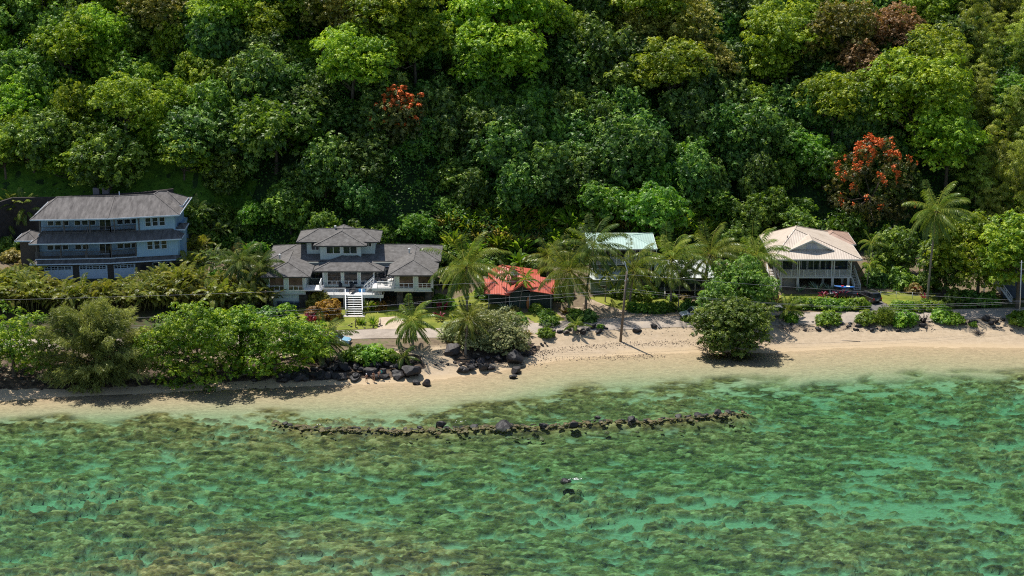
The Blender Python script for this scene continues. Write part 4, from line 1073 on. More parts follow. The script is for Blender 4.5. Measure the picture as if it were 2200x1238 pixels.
for q in (xl + .5, x1b - .3, xb - .5, xa2):
    m = MB(); m.box(q - .08, q + .08, -.6, -.44, -.7, gz - .05); m.build('porch_post', simple('grey_post', (0.25, 0.25, 0.25)), h3)
o = thing('surfboard', 'orange wooden surfboard leaning beside the garage door of the red-roofed cottage', 'surfboard', (x1b - .55, ry - .35, 2.4), 0)
m = MB(); pts = [(.03, 0), (.2, .25), (.27, .7), (.28, 1.1), (.22, 1.6), (.1, 2.0), (.02, 2.15)]
ring = [(w_, z_) for w_, z_ in pts] + [(-w_, z_) for w_, z_ in reversed(pts)]
m.add([(a, -.03 + .08 * b, b) for a, b in ring] + [(a, .03 + .08 * b, b) for a, b in ring], [tuple(range(14)), tuple(range(27, 13, -1))] + [(i, i + 14, (i + 1) % 14 + 14, (i + 1) % 14) for i in range(14)])
m.build('board', simple('surfboard_orange', (0.50, 0.17, 0.05), .35), o)
m = MB(); m.bar((0, .1, .15), (0, .22, .1), .02, .14); m.build('fin', simple('fin_dark', (0.05, 0.04, 0.03)), o)

# ------------------------------------------------------------------ mint-roofed house
MINT = metalroof('mint_metal', (0.40, 0.54, 0.48), .45, 0)
MGREEN = siding('mint_wall', (0.20, 0.28, 0.22), .4, 2)
hy = 27.0
def loc(px, py, dy, base, y=None): q = at_y(px, py, (y or hy) + dy); return q[0], q[2] - base
xl, ze = loc(1262, 535, -.9, 2.8); xr, _ = loc(1412, 533, -.9, 2.8); _, zr = loc(1320, 505, 4.5, 2.8)
h4 = thing('house', 'two-storey house with mint green metal hip roof behind the coconut palms', 'house', (0, hy, 2.8))
hiproof(h4, xl, xr, -.9, 10, ze, zr - ze, 'x', MINT, WHITE, inset=4.0)
m = MB(); m.box(xl + 1.4, xr - 1.2, 1.8, 9, -1, ze); m.build('wall', MGREEN, h4)
m = MB(); m.box(xl + 1.0, xr - .8, -.2, 1.8, ze - 3.0, ze - 2.75); m.build('balcony_floor', TRIMG, h4)
railing(h4, [(xl + 1.1, -.15, ze - 2.75), (xr - .9, -.15, ze - 2.75)], 1.0, WHITE, 2.2)
for k in range(6):
    q = xl + 1.1 + (xr - xl - 2.0) * k / 5; m = MB(); m.box(q - .08, q + .08, -.22, -.06, -.8, ze - .1); m.build('balcony_post', WHITE, h4)
for k in range(4): window(h4, xl + 2.0 + 2.6 * k, xl + 4.1 + 2.6 * k, ze - 2.6, ze - .5, 1.8, nx=2)
for k in range(3): window(h4, xl + 1.9 + 3.4 * k, xl + 3.4 + 3.4 * k, 1.0, 2.3, 1.8, sills=(.5,))
m = MB(); q0, q1 = loc(1270, 608, -3.4, 2.8)[0], loc(1345, 608, -3.4, 2.8)[0]
m.box(q0, q1, -2.4, 1.75, -1, 2.6); m.build('front_wing', MGREEN, h4); window(h4, q0 + 1.2, q0 + 2.6, .9, 1.5, -2.4); window(h4, q1 - 2.0, q1 - 1.2, .6, 2.1, -2.4)
m = MB(); m.slab([Vector((q0 - .4, -3.0, 2.65)), Vector((q1 + .4, -3.0, 2.65)), Vector((q1 + .4, 1.2, 3.5)), Vector((q0 - .4, 1.2, 3.5))], .1); m.build('porch_roof', metalroof('pale_metal', (0.55, 0.60, 0.57), .45, 0), h4)

# ------------------------------------------------------------------ low house with the white metal roof
wy2 = 24.5
WR = metalroof('white_metal', (0.60, 0.64, 0.62), .5, 0)
xl, ze = loc(1405, 597, -.9, 2.5, wy2); xr, _ = loc(1520, 597, -.9, 2.5, wy2); _, zr = loc(1450, 566, 5, 2.5, wy2)
h5 = thing('house', 'low dark green bungalow with white metal roof and grey front steps', 'bungalow', (0, wy2, 2.5))
m = MB(); m.slab([Vector((xl, -.9, ze)), Vector((xr + 2.0, -.9, ze)), Vector((xr + 1.0, 5, zr)), Vector((xl + .5, 5, zr))], .1); m.slab([Vector((xr + 2, 11, ze)), Vector((xl, 11, ze)), Vector((xl + .5, 5, zr)), Vector((xr + 1, 5, zr))], .1)
m.build('roof', WR, h5)
m = MB(); m.bar((xl, -.95, ze - .1), (xr + 2, -.95, ze - .1), .06, .2); m.build('fascia', TRIMG, h5)
m = MB(); m.box(xl + .5, xr + 1.4, 1.0, 10, -.8, ze + .2); m.build('wall', DGREEN, h5)
m = MB(); m.box(xl + .3, xr + 1.5, -.6, 1.0, .95, 1.15); m.build('porch_floor', simple('porch_grey', (0.22, 0.22, 0.2)), h5)
for q in (xl + .5, xl + 3.4, xr - 2, xr + 1.3): m = MB(); m.box(q - .07, q + .07, -.55, -.41, -.6, ze - .1); m.build('porch_post', TRIMG, h5)
window(h5, xl + 4.3, xl + 6.6, 1.9, ze - .3, 1.0, nx=2, fm=TRIMG); window(h5, xl + 2.0, xl + 2.9, 1.15, ze - .25, 1.0, fm=DGREEN, name='front_door')
qx = loc(1415, 640, -1.6, 2.5, wy2)[0]
stairs(h5, (qx, -2.3, -.1), (qx, -.6, 1.1), 2.0, 6, simple('weathered_grey', (0.34, 0.33, 0.30)), mid=False, railh=1.0)

# ------------------------------------------------------------------ peach-roofed house on posts
PEACH = metalroof('peach_metal', (0.58, 0.49, 0.40), .42, 0)
PEACHY = metalroof('peach_metal_side', (0.58, 0.49, 0.40), .42, 1)
CREAM = simple('cream_paint', (0.62, 0.60, 0.56), .6, .06)
PWALL = simple('beige_wall', (0.30, 0.27, 0.23), .7, .08)
py0 = 28.0; bz = 2.6
ff = lambda px, py, dy: loc(px, py, dy, bz, py0)
xl, zf = ff(1675, 594, 0); xr, _ = ff(1829, 594, 0)
_, ze = ff(1760, 557.5, -1.2)
h6 = thing('house', 'beige house raised on posts with a peach metal hip roof and white balcony', 'house', (0, py0, bz))
exl, exr = xl - 1.6, xr + 1.5
ax, az = ff(1707, 491, 7.0)
# main hip: apex with a short ridge running back
yb = 15.5
m = MB(); E = [Vector((exl, -1.2, ze)), Vector((exr, -1.2, ze)), Vector((exr, yb, ze)), Vector((exl, yb, ze))]
R0 = Vector((ax, 6.6, az - .0)); R1 = Vector((ax + .6, yb - 6, az - .2))
for f in ((E[0], E[1], R0), (E[2], E[3], R1)): m.slab(list(f), .1)
up = Vector((0, 0, .04))
for p, q in ((E[0], R0), (E[1], R0), (R0, R1), (E[2], R1), (E[3], R1)): m.bar(p + up, q + up, .25, .08)
ro = m.build('roof', PEACH, h6)
m = MB()
for f in ((E[1], E[2], R1, R0), (E[3], E[0], R0, R1)): m.slab(list(f), .1)
m.build('roof_sides', PEACHY, h6)
m = MB(); s = .22
m.box(exl - .05, exr + .05, -1.26, -1.2, ze - s, ze + .02); m.box(exl - .05, exl, -1.2, yb, ze - s, ze + .02); m.box(exr, exr + .05, -1.2, yb, ze - s, ze + .02); m.build('fascia', CREAM, ro)
m = MB(); m.quad((exl, -1.2, ze - .19), (exl, yb, ze - .19), (exr, yb, ze - .19), (exr, -1.2, ze - .19)); m.build('soffit', CREAM, ro, fix=False)
# dutch gable on the front slope
ga, gz0 = ff(1694, 536, 1.6); gb, _ = ff(1791, 535, 1.6); gp, gpz = ff(1744, 514, 1.6)
m = MB(); yk = 1.35
m.poly([(ga + .3, yk, gz0), (gb - .3, yk, gz0), (gp, yk, gpz - .1)]); go = m.build('gable_wall', CREAM, h6, fix=False)
m = MB(); m.box(gp - .95, gp - .08, yk - .06, yk, gz0 + .15, gz0 + 1.15); m.box(gp + .08, gp + .95, yk - .06, yk, gz0 + .15, gz0 + 1.15); m.build('gable_shutter', simple('grey_shutter', (0.42, 0.43, 0.48)), go)
m = MB()
bk = Vector((gp, 7.5, gpz))
m.slab([Vector((ga, yk - .5, gz0)), Vector((gp, yk - .5, gpz)), Vector((gp, 5.6, gpz)), Vector((ga + 2.0, 5.2, gz0 + .6))], .08)
m.slab([Vector((gp, yk - .5, gpz)), Vector((gb, yk - .5, gz0)), Vector((gb - 2.0, 5.2, gz0 + .6)), Vector((gp, 5.6, gpz))], .08)
m.build('gable_roof', PEACHY, h6)
m = MB(); m.bar((ga, yk - .54, gz0 - .05), (gp, yk - .54, gpz - .05), .06, .2); m.bar((gb, yk - .54, gz0 - .05), (gp, yk - .54, gpz - .05), .06, .2); m.build('bargeboard', CREAM, h6)
hiproof(h6, exr - 6.5, exr + .6, 8.5, 17, ze + .1, 1.3, 'y', simple('brown_metal', (0.36, 0.24, 0.18), .6, .25, 1.0), CREAM, inset=3.6, name='rear_roof')
m = MB(); m.tube([(ax - 1.6, 4.2, az - 1.6), (ax - 1.6, 4.2, az - .6)], .07); m.build('vent_pipe', DKG, h6)
# upper floor
m = MB(); m.box(xl + .3, xr - .3, 2.6, 14, zf, ze); m.build('wall', PWALL, h6)
m = MB(); m.box(xl - .1, xr + .1, -.1, 2.6, zf - .3, zf); m.box(xl - .1, xr + .1, 2.6, 14, zf - .3, zf - .01); m.build('balcony_floor', CREAM, h6)
railing(h6, [(xl, 2.4, zf), (xl, 0, zf), (xr, 0, zf), (xr, 2.4, zf)], 1.15, CREAM, 2.1, .13, .05, pw=.14)
m = MB()
for cx_ in (xl + 4.5, xl + 8.1):
    for k in range(4):
        for sg in (-1, 1): m.bar((cx_, -.06, zf + .25 + k * .2), (cx_ + sg * .45, -.06, zf + .5 + k * .2), .05)
m.build('chevron_panel', CREAM, h6, fix=False)
for k in range(3): window(h6, xl + 3.0 + 2.1 * k, xl + 5.0 + 2.1 * k, zf + .05, zf + 2.35, 2.6, nx=2, fm=CREAM, name='sliding_door')
window(h6, xl + .7, xl + 2.6, zf + .05, zf + 2.3, 2.6, fm=CREAM); window(h6, xl + 9.7, xl + 12.0, zf + .4, zf + 2.3, 2.6, fm=CREAM)
for q in (xl + .08, xl + 2.95, xl + 3.3, xl + 8.8, xl + 9.2, xr - .1):
    m = MB(); m.box(q - .09, q + .09, -.09, .09, zf + .01, ze - .2); m.build('balcony_post', CREAM, h6)
m = MB(); m.bar((xr - .1, 0, ze - .3), (xr - .1, 1.4, zf + 1.3), .12); m.bar((xr - .9, 0, ze - .25), (xr - .15, 0, ze - 1.3), .12); m.build('brace', CREAM, h6)
# lower floor
m = MB(); m.box(xl + .35, xl + 2.9, 1.0, 13, -.8, zf - .3); m.build('store_room', PWALL, h6)
m = MB(); m.box(xl + .9, xl + 2.6, .93, 1.0, 0, 2.0); m.build('store_door', simple('beige_door', (0.33, 0.30, 0.26)), h6)
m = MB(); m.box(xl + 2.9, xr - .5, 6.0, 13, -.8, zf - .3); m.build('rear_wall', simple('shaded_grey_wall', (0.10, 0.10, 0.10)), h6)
window(h6, xl + 3.8, xl + 7.4, .3, 2.1, 6.0, nx=3, fm=TRIMG)
for q, yq in ((xl + .2, 0), (xl + 3.1, 0), (xl + 9.0, 0), (xr - .5, 0), (xl + 7.9, 3.2), (xl + 11.2, 3.2)):
    m = MB(); m.box(q - .2, q + .2, yq - .2, yq + .2, -.8, zf - .3); m.build('pillar', CREAM, h6)
stairs(h6, (xl - 1.0, -.6, -.1), (xl - 1.0, 4.8, zf), 1.2, 14, CREAM, mid=False, railh=.9)
stairs(h6, (xr + 1.1, -.2, -.1), (xr + .6, 4.0, zf), 1.0, 13, CREAM, mid=False, railh=.9)

# ------------------------------------------------------------------ slate-blue house at the right edge
q = G(2178, 652)
h7 = thing('house', 'dark slate blue house at the right edge with white outside stairs', 'house', (q.x, q.y + 2.5, q.z))
SL = siding('slate_siding', (0.055, 0.075, 0.11), .35, 2)
m = MB(); m.box(-1.2, 14, 0, 10, -.8, 5.5); m.build('wall', SL, h7)
hiproof(h7, -2.0, 15, -.8, 11, 5.5, 2.2, 'x', SHINGLE, WHITE)
window(h7, 3, 5, 2.9, 4.4, 0, nx=2)
stairs(h7, (-.2, -1.6, 0), (-3.4, -1.6, 4.2), 1.0, 14, simple('weathered_white', (0.55, 0.56, 0.58)), across=(0, 1, 0), mid=False)
m = MB(); m.box(-5.2, -3.3, -2.2, 4, 4.05, 4.2); m.build('landing', WHITE, h7)
for a in (-5.0, -3.5): m = MB(); m.box(a - .08, a + .08, -2.1, -1.94, -.6, 4.05); m.build('landing_post', WHITE, h7)
# ------------------------------------------------------------------ forest on the slope
rngF = np.random.default_rng(7)
used = set()
def place(key, loc, scale=1.0, rz=None, label=None, cat='tree', group=None, k=None, name=None):
    P = PR[key]; k = int(rngF.integers(len(P))) if k is None else k % len(P)
    root = P[k]; rz = float(rngF.random() * 6.283) if rz is None else rz
    if (key, k) not in used:
        used.add((key, k)); root.location = loc; root.rotation_euler = (0, 0, rz)
        root.scale = scale if hasattr(scale, '__len__') else (scale,) * 3
        o = root
    else: o = dup(root, loc, rz, scale)
    if label: o['label'] = label
    elif 'label' in o: del o['label']
    o['category'] = cat
    if group: o['group'] = group
    elif 'group' in o: del o['group']
    return o
# feature crowns, by where their crowns stand in the photograph: (px, py of crown centre, kind, scale, label)
feat = [
 (55, 250, 'dotty', .7, 'yellow-green domed tree at the left edge of the forest, above the blue three-storey house'),
 (150, 120, 'dotty', .95, 'yellow-green dotted crown near the upper left corner of the forest'),
 (270, 265, 'bright', .75, 'yellow-green tree hanging over the dark gap above the blue house roof'),
 (330, 60, 'olive', .8, 'olive-tinted tree near the top edge, up the slope from the blue house'),
 (480, 60, 'bright', .9, 'yellow-green crown at the top edge between the blue house and the grey-roofed house'),
 (590, 250, 'lush', 1.4, 'broad mid-green rounded tree on the slope above the blue house right gable'),
 (640, 20, 'bright', .8, 'yellow-green crown touching the top edge above the grey-roofed house'),
 (740, 60, 'olive', .95, 'ochre and rust tinted crown beside the tall yellow-green dome near the top'),
 (850, 50, 'bright', 1.25, 'large yellow-green domed tree at the top edge, left of the narrow dark ravine'),
 (725, 130, 'rust', .42, 'small rust-coloured crown under the ochre tree near the top'),
 (760, 180, 'bright', .95, 'yellow-green tree up the slope just left of the red-flowered tree'),
 (890, 140, 'bright', .85, 'yellow-green crown directly above the red-flowered tree'),
 (1060, 55, 'bright', 1.2, 'tall yellow-green tree at the top edge, right of the narrow dark ravine'),
 (1075, 165, 'bright', 1.1, 'yellow-green spreading crown low on the tall tree right of the dark ravine'),
 (1110, 110, 'olive', .6, 'olive crown between the two yellow-green trees right of the dark ravine'),
 (1400, 40, 'bright', 1.05, 'yellow-green tree at the top edge above the mint-roofed house'),
 (1380, 100, 'olive', .7, 'ochre-tinged crown just under the yellow-green tree at the top edge'),
 (1480, 110, 'olive', 1.0, 'olive and rust mottled crown on the slope above the mint roof'),
 (1440, 200, 'bright', .95, 'yellow-green crown below the olive mottled tree, up the slope from the mint roof'),
 (1510, 190, 'olive', .85, 'olive-brown crown beside a yellow-green tree on the upper slope'),
 (1690, 130, 'bright', 1.1, 'round bright yellow-green tree standing clear of dark foliage on the upper right slope'),
 (1640, 175, 'bright', .6, 'yellow-green side crown just under the round bright tree'),
 (1820, 120, 'olive', 1.05, 'olive and russet crown left of the dark russet tree'),
 (1905, 110, 'rust', .9, 'dark russet crown on the upper slope left of the bamboo'),
 (1860, 180, 'rust', .8, 'russet-brown crown above the large red-flowered tree'),
 (1990, 180, 'bright', 1.0, 'yellow-green crown between the russet tree and the bamboo slope'),
 (1790, 265, 'bright', .9, 'yellow-green crown just above and left of the large red-flowered tree'),
 (1880, 230, 'bright', .75, 'yellow-green crown just above the large red-flowered tree'),
 (1970, 255, 'bright', 1.25, 'big bright yellow-green dome right of the large red-flowered tree'),
 (2035, 345, 'bright', 1.0, 'bright green crown above the tall coconut palm by the bamboo'),
 (1630, 240, 'bright', .5, 'small yellow-green crown alone in the dark centre-right slope'),
 (1730, 315, 'lush', .8, 'small bright crown left of the large red-flowered tree'),
 (2180, 195, 'lush', .9, 'green rounded tree among the bamboo at the right edge'),
 (1400, 440, 'lush', 1.05, 'rounded fresh green tree at the foot of the slope right behind the mint roof'),
 (1290, 430, 'lush', .8, 'leafy fresh green tree at the slope foot behind the heliconia thicket'),
]
placedF = []
def slope_at(px, py, lift): 
    return G(px, py, lift)
for px, py, key, s, lab in feat:
    h = 7.5 * s
    g = slope_at(px, py, h)
    place(key, (g.x, g.y, Hs(g.x, g.y) + 0.6), s * 1.28 * rngF.uniform(.95, 1.05), label=lab, group='feature trees of the slope forest')
    placedF.append((g.x, g.y, s * 6.0))
r = tulip(301, 90, 4.6, 6.2, 0.40, 'olivedk'); g = slope_at(858, 255, 8)
r.location = (g.x, g.y, Hs(g.x, g.y)); tag(r, 'narrow tree thick with orange-red flowers in the middle of the dark slope', 'tree', 'red-flowered trees'); placedF.append((g.x, g.y - 3.5, 8.5))
r = tulip(302, 100, 8.6, 9.6, 0.34, 'olivedk'); g = slope_at(1872, 395, 9)
r.location = (g.x, g.y, Hs(g.x, g.y)); r.scale = (1, 1, 1.05); tag(r, 'large dark tree with scarlet flowers on top, behind the peach-roofed house', 'tree', 'red-flowered trees'); placedF.append((g.x, g.y - 5, 13))
# infill trees on a jittered grid over the slope
RX = ['left edge', 'blue house', 'blue house end', 'gap beside blue house', 'grey-roofed house', 'narrow flowering tree', 'red cottage', 'banana plant',
      'mint-roofed house', 'white metal roof', 'beach tree', 'peach-roofed house', 'big flowering tree', 'tall lone palm', 'bamboo slope']
RXP = [0, 130, 300, 450, 640, 860, 1010, 1150, 1320, 1460, 1570, 1720, 1880, 2010, 2130]
RYN = [(0, 'at the top edge'), (70, 'high up'), (150, 'on the upper slope'), (230, 'half way up'), (320, 'on the lower slope'), (400, 'near the slope foot'), (470, 'at the slope foot')]
KW = {'dotty': 'yellow-green knobbly tree', 'dark': 'dark glossy tree', 'mid': 'mid-green bushy tree', 'lush': 'fresh green rounded tree', 'bright': 'small yellow-green crown', 'bamboo': 'feathery olive bamboo clump', 'olive': 'small olive crown'}
seen_lab = {}
cnt = {}
yy = 0
step = 6.3
cands = []
for j in range(17):
    for i in range(-18, 19):
        x = (i + .5 * (j % 2) + rngF.uniform(-.35, .35)) * step
        yb = float(np.interp(x, _hfx, _hfy)); y = yb + 2.5 + (j + rngF.uniform(-.35, .35)) * 5.0
        cands.append((x, y))
hb = [(-93, -52, 60)]
for x, y in cands:
    z = Hs(x, y)
    px, py = to_px((x, y, z + 6))
    if px < -60 or px > 2260 or py < -75 or py > 560: continue
    yb = float(np.interp(x, _hfx, _hfy))
    if px < 385 and py > 352: continue                       # open grassy bank behind the blue house
    if 935 < px < 1540 and py > 415: continue
    if any((x - a) ** 2 + ((y - b) * 1.0) ** 2 < (c * .72) ** 2 for a, b, c in placedF): continue
    nz = fbm(np.array([x * .06]), np.array([y * .06]), 123, 2)[0]
    bam = px > 1960 + 0.25 * (py - 100) + 60 * (py > 330) and py < 520
    if py < 90 and px > 1980: bam = px > 2060
    if bam: key = 'bamboo'
    elif py > 395: key = 'lush' if rngF.random() < .75 else 'mid'
    elif px < 400: key = ['mid', 'dotty', 'lush', 'bright', 'dotty', 'mid'][rngF.integers(6)]
    elif px < 560: key = ['mid', 'mid', 'dark', 'bright', 'dark'][rngF.integers(5)]
    elif py < 90 and rngF.random() < .45: key = 'bright'
    elif py > 330 and px > 1150: key = 'lush' if rngF.random() < .35 else 'dark'
    elif nz > .62: key = 'mid'
    else: key = 'dark' if rngF.random() < .85 else 'mid'
    s = rngF.uniform(.7, 1.15)
    if key == 'lush': s *= .85 if py > 395 else 1.0
    if py > 440: s *= .7
    if key == 'bamboo': s = rngF.uniform(.8, 1.2)
    if key in ('bright', 'dotty'): s *= .78
    k = int(np.argmin([abs(px - q) for q in RXP])); rr = [n for t, n in RYN if py >= t or t == 0][-1]
    lab = '%s %s above the %s' % (KW[key], rr, RX[k])
    if RX[k] in ('left edge', 'bamboo slope'): lab = '%s %s %s' % (KW[key], rr, 'at the left edge of the forest' if k == 0 else 'on the bamboo side')
    o = place(key, (x, y, z - (1.6 if key != 'bamboo' else .8)), (s * rngF.uniform(.85, 1.25), s * rngF.uniform(.85, 1.15), s * rngF.uniform(.8, 1.3)), cat='bamboo' if key == 'bamboo' else 'tree', group={'bamboo': 'bamboo clumps on the right slope'}.get(key, 'trees of the slope forest'))
    seen_lab.setdefault(lab, []).append((px, py, o))
    cnt[key] = cnt.get(key, 0) + 1
ORD = ['leftmost', 'second', 'third', 'fourth', 'fifth', 'sixth', 'seventh', 'eighth', 'ninth', 'tenth', 'eleventh', 'twelfth', 'thirteenth', 'fourteenth', 'fifteenth', 'sixteenth', 'seventeenth', 'eighteenth', 'nineteenth', 'twentieth'] + ['far right'] * 30
for lab, L_ in seen_lab.items():
    L_.sort(key=lambda q: q[0])
    for n_, (a, b, o) in enumerate(L_):
        if len(L_) == 1: o['label'] = lab
        elif len(L_) == 2: o['label'] = ('left ' if n_ == 0 else 'right ') + lab
        else: o['label'] = (ORD[n_] + (' ' if n_ else ' ')) + lab
print('forest', cnt)
# undergrowth: creepers, saplings and vines that fill the slope between the crowns, nobody could count them
n = 330000
ux = rngF.uniform(-125, 125, n); uy = np.interp(ux, _hfx, _hfy) + rngF.uniform(-1, 1, n) * 0.5 + rngF.random(n) * 84
bank = (ux < -50) & (uy < np.interp(ux, _hfx, _hfy) + 15)
keep = ~(bank & (rngF.random(n) < .8))
ux = ux[keep]; uy = uy[keep]; bank = bank[keep]; n = len(ux)
hgt = 9.0 * np.clip(fbm(ux * .13, uy * .13, 301, 4, .6) - .38, 0, 1) * sstep(0, 9, uy - np.interp(ux, _hfx, _hfy)) * 2.0 + 1.2 * fbm(ux * .8, uy * .8, 303, 2)
hgt = np.where(bank, .4, hgt)
uz = H(ux, uy) + hgt - rngF.random(n) ** 2 * 1.2
P = np.stack([ux, uy, uz], 1)
N = unit(np.array([0, -.45, .85]) + rngF.normal(size=(n, 3)) * .55); T = rngF.normal(size=(n, 3)) + np.array([0, -.4, -.4])
s = rngF.uniform(.28, .6, n)
tn = np.clip(fbm(ux * .09, uy * .09, 305, 3) * 1.6 - .35 + rngF.normal(size=n) * .2, 0, 1)
ug = mobj('undergrowth', qmesh('undergrowth', leafquads(P, N, T, s, s * .6), LM['cover'], tn))
ug['kind'] = 'stuff'
# ------------------------------------------------------------------ lawns, road and drives laid on the ground
def sheet(name, poly, mat, off=0.03, sp=0.9, px=True, jag=0.0, kind='structure'):
    rg = np.random.default_rng(len(poly) * 7 + int(abs(poly[0][0])))
    W = [G(*p) for p in poly] if px else [Vector((p[0], p[1], 0)) for p in poly]
    W = [(w.x, w.y) for w in W]
    B = []
    for a, b in zip(W, W[1:] + W[:1]):
        n = max(1, int(math.dist(a, b) / (sp * .7)))
        for k in range(n):
            t = k / n; B.append(Vector((a[0] + (b[0] - a[0]) * t + rg.normal() * jag, a[1] + (b[1] - a[1]) * t + rg.normal() * jag)))
    xs = [b.x for b in B]; ys = [b.y for b in B]; pts = list(B); nb = len(B)
    def inside(x, y):
        c = False
        for i in range(nb):
            a, b = B[i], B[i - 1]
            if (a.y > y) != (b.y > y) and x < (b.x - a.x) * (y - a.y) / (b.y - a.y) + a.x: c = not c
        return c
    for x in np.arange(min(xs), max(xs), sp):
        for y in np.arange(min(ys), max(ys), sp):
            if inside(x, y) and min((x - b.x) ** 2 + (y - b.y) ** 2 for b in B) > (.35 * sp) ** 2: pts.append(Vector((x, y)))
    r = geometry.delaunay_2d_cdt(pts, [(i, (i + 1) % nb) for i in range(nb)], [], 1, 1e-5)
    V = [(v.x, v.y, Hs(v.x, v.y) + off) for v in r[0]]
    me = bpy.data.meshes.new(name); me.from_pydata(V, [], r[2]); me.materials.append(mat)
    me.polygons.foreach_set('use_smooth', [True] * len(me.polygons)); me.update()
    o = mobj(name, me); o['kind'] = kind; return o
def ribbon(name, pts, w, mat, off=0.04):
    P = [G(*p) for p in pts]; P = [(p.x, p.y) for p in P]
    D = [0]
    for a, b in zip(P[:-1], P[1:]): D.append(D[-1] + math.dist(a, b))
    T = np.arange(0, D[-1], .8); X_ = np.interp(T, D, [p[0] for p in P]); Y_ = np.interp(T, D, [p[1] for p in P])
    k = np.ones(15) / 15; Y_ = np.convolve(np.pad(Y_, 7, 'edge'), k, 'valid')
    tx = np.gradient(X_); ty = np.gradient(Y_); l = np.hypot(tx, ty); nx_, ny_ = -ty / l, tx / l
    V = []; F = []; m = 7
    for i in range(len(T)):
        wob = 0.5 * (vnoise(np.array([T[i] * .12]), np.array([3.]), 5)[0] - .5)
        for j in range(m):
            o = (j / (m - 1) - .5) * (w + wob); x = X_[i] + nx_[i] * o; y = Y_[i] + ny_[i] * o; V.append((x, y, Hs(x, y) + off + .03 * (1 - (2 * j / (m - 1) - 1) ** 2)))
    for i in range(len(T) - 1):
        for j in range(m - 1): F.append((i * m + j, i * m + j + 1, (i + 1) * m + j + 1, (i + 1) * m + j))
    F = [f[::-1] for f in F]
    return struct(mobj(name, npmesh(name, V, F, mat, smooth=True)))
def groundmat(name, stops, scale=1.0, fine=9.0, famt=.4, rough=.95):
    m, nt, out = nmat(name)
    n = noise_node(nt, scale, 6, 0.65); f = noise_node(nt, fine, 3, .7)
    r = ramp(nt, n.outputs['Fac'], stops)
    c = mixc(nt, famt, r.outputs[0], ramp(nt, f.outputs['Fac'], [(.3, (.5, .5, .5)), (.7, (1.35, 1.35, 1.35))]).outputs[0], 'MULTIPLY')
    b = principled(nt, out, c, rough, 0, .15); bump(nt, b, f.outputs['Fac'], .4, .05); return m
GRASS = groundmat('lawn_grass', [(.28, (.10, .13, .02)), (.45, (.17, .20, .03)), (.62, (.24, .25, .045)), (.8, (.30, .26, .09))], .35, 6)
GRASSB = groundmat('bank_grass', [(.28, (.03, .07, .01)), (.5, (.07, .15, .015)), (.75, (.14, .24, .02))], .6, 5, .7)
ROAD = groundmat('dusty_road', [(.3, (.25, .205, .16)), (.45, (.36, .305, .25)), (.6, (.42, .355, .29)), (.75, (.47, .38, .28))], .3, 6, .35)
SANDP = groundmat('sandy_drive', [(.3, (.42, .33, .24)), (.55, (.52, .42, .31)), (.8, (.58, .47, .35))], .8, 8, .3)
ASPH = groundmat('old_asphalt', [(.35, (.13, .12, .115)), (.6, (.19, .175, .16)), (.8, (.40, .32, .24))], .4, 8, .3)
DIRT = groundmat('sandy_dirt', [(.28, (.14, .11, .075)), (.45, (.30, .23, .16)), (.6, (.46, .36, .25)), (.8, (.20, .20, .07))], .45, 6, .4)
ribbon('road', [(-160, 744), (100, 740), (300, 736), (560, 728), (700, 722), (850, 717), (960, 717), (1060, 713), (1200, 702), (1350, 694), (1480, 691), (1600, 692), (1700, 686), (1850, 680), (1960, 681), (2100, 674), (2300, 668), (2420, 664)], 4.6, ROAD, .06)
sheet('dirt_verge', [(1110, 706), (1120, 678), (1250, 660), (1262, 640), (1300, 652), (1340, 668), (1480, 664), (1700, 664), (1700, 678), (1480, 684), (1350, 686), (1200, 694)], DIRT, .025, jag=.15)
sheet('lawn', [(590, 664), (940, 657), (985, 700), (966, 706), (872, 704), (868, 692), (852, 681), (816, 683), (812, 706), (730, 710), (650, 706), (590, 702)], GRASS, .03, jag=.08)
sheet('driveway', [(815, 683), (852, 681), (868, 692), (874, 706), (880, 711), (806, 711), (812, 706)], SANDP, .034, sp=.6, jag=.05)
sheet('lawn', [(1262, 640), (1300, 632), (1480, 640), (1482, 660), (1400, 664), (1340, 668), (1300, 656)], GRASS, .035, jag=.1)
sheet('lawn', [(1120, 674), (1185, 664), (1215, 690), (1150, 694)], GRASS, .035, jag=.1)
sheet('lawn', [(1880, 626), (2010, 632), (2030, 665), (1960, 672), (1921, 664), (1892, 646)], GRASS, .03, jag=.1)
sheet('driveway', [(1846, 640), (1890, 640), (1896, 650), (1925, 667), (1930, 676), (1850, 676), (1855, 660)], ASPH, .034, sp=.6, jag=.05)
sheet('lawn', [(1600, 642), (1690, 634), (1850, 632), (1850, 646), (1720, 655), (1660, 660)], GRASS, .03, jag=.1)
sheet('garden_ground', [(-60, 742), (-60, 600), (70, 604), (400, 592), (560, 630), (585, 700), (560, 722), (300, 730)], groundmat('mulch', [(.3, (.03, .03, .015)), (.5, (.07, .06, .03)), (.7, (.05, .10, .02))], .6), .03, sp=1.3)
sheet('garden_ground', [(940, 655), (1040, 620), (1120, 640), (1120, 674), (1110, 706), (985, 700)], GRASS, .025, sp=1.2)
sheet('garden_ground', [(1990, 640), (2320, 630), (2320, 662), (2100, 668), (2035, 664)], groundmat('shaded_soil', [(.3, (.05, .06, .02)), (.6, (.10, .11, .035)), (.8, (.13, .10, .06))], .6), .025, sp=1.2)
bk = [(-112, 58), (-110, 43.5), (-95, 43.6), (-80, 43.6), (-60, 43.8), (-50, 43.5), (-46, 52), (-52, 62), (-70, 66), (-95, 66)]
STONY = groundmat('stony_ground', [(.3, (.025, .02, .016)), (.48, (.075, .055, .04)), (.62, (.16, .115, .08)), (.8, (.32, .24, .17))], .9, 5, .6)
sheet('stony_ground', [(-70, 770), (200, 775), (640, 770), (650, 800), (560, 818), (300, 830), (120, 836), (-70, 838)], STONY, .03, sp=1.0, jag=.25)
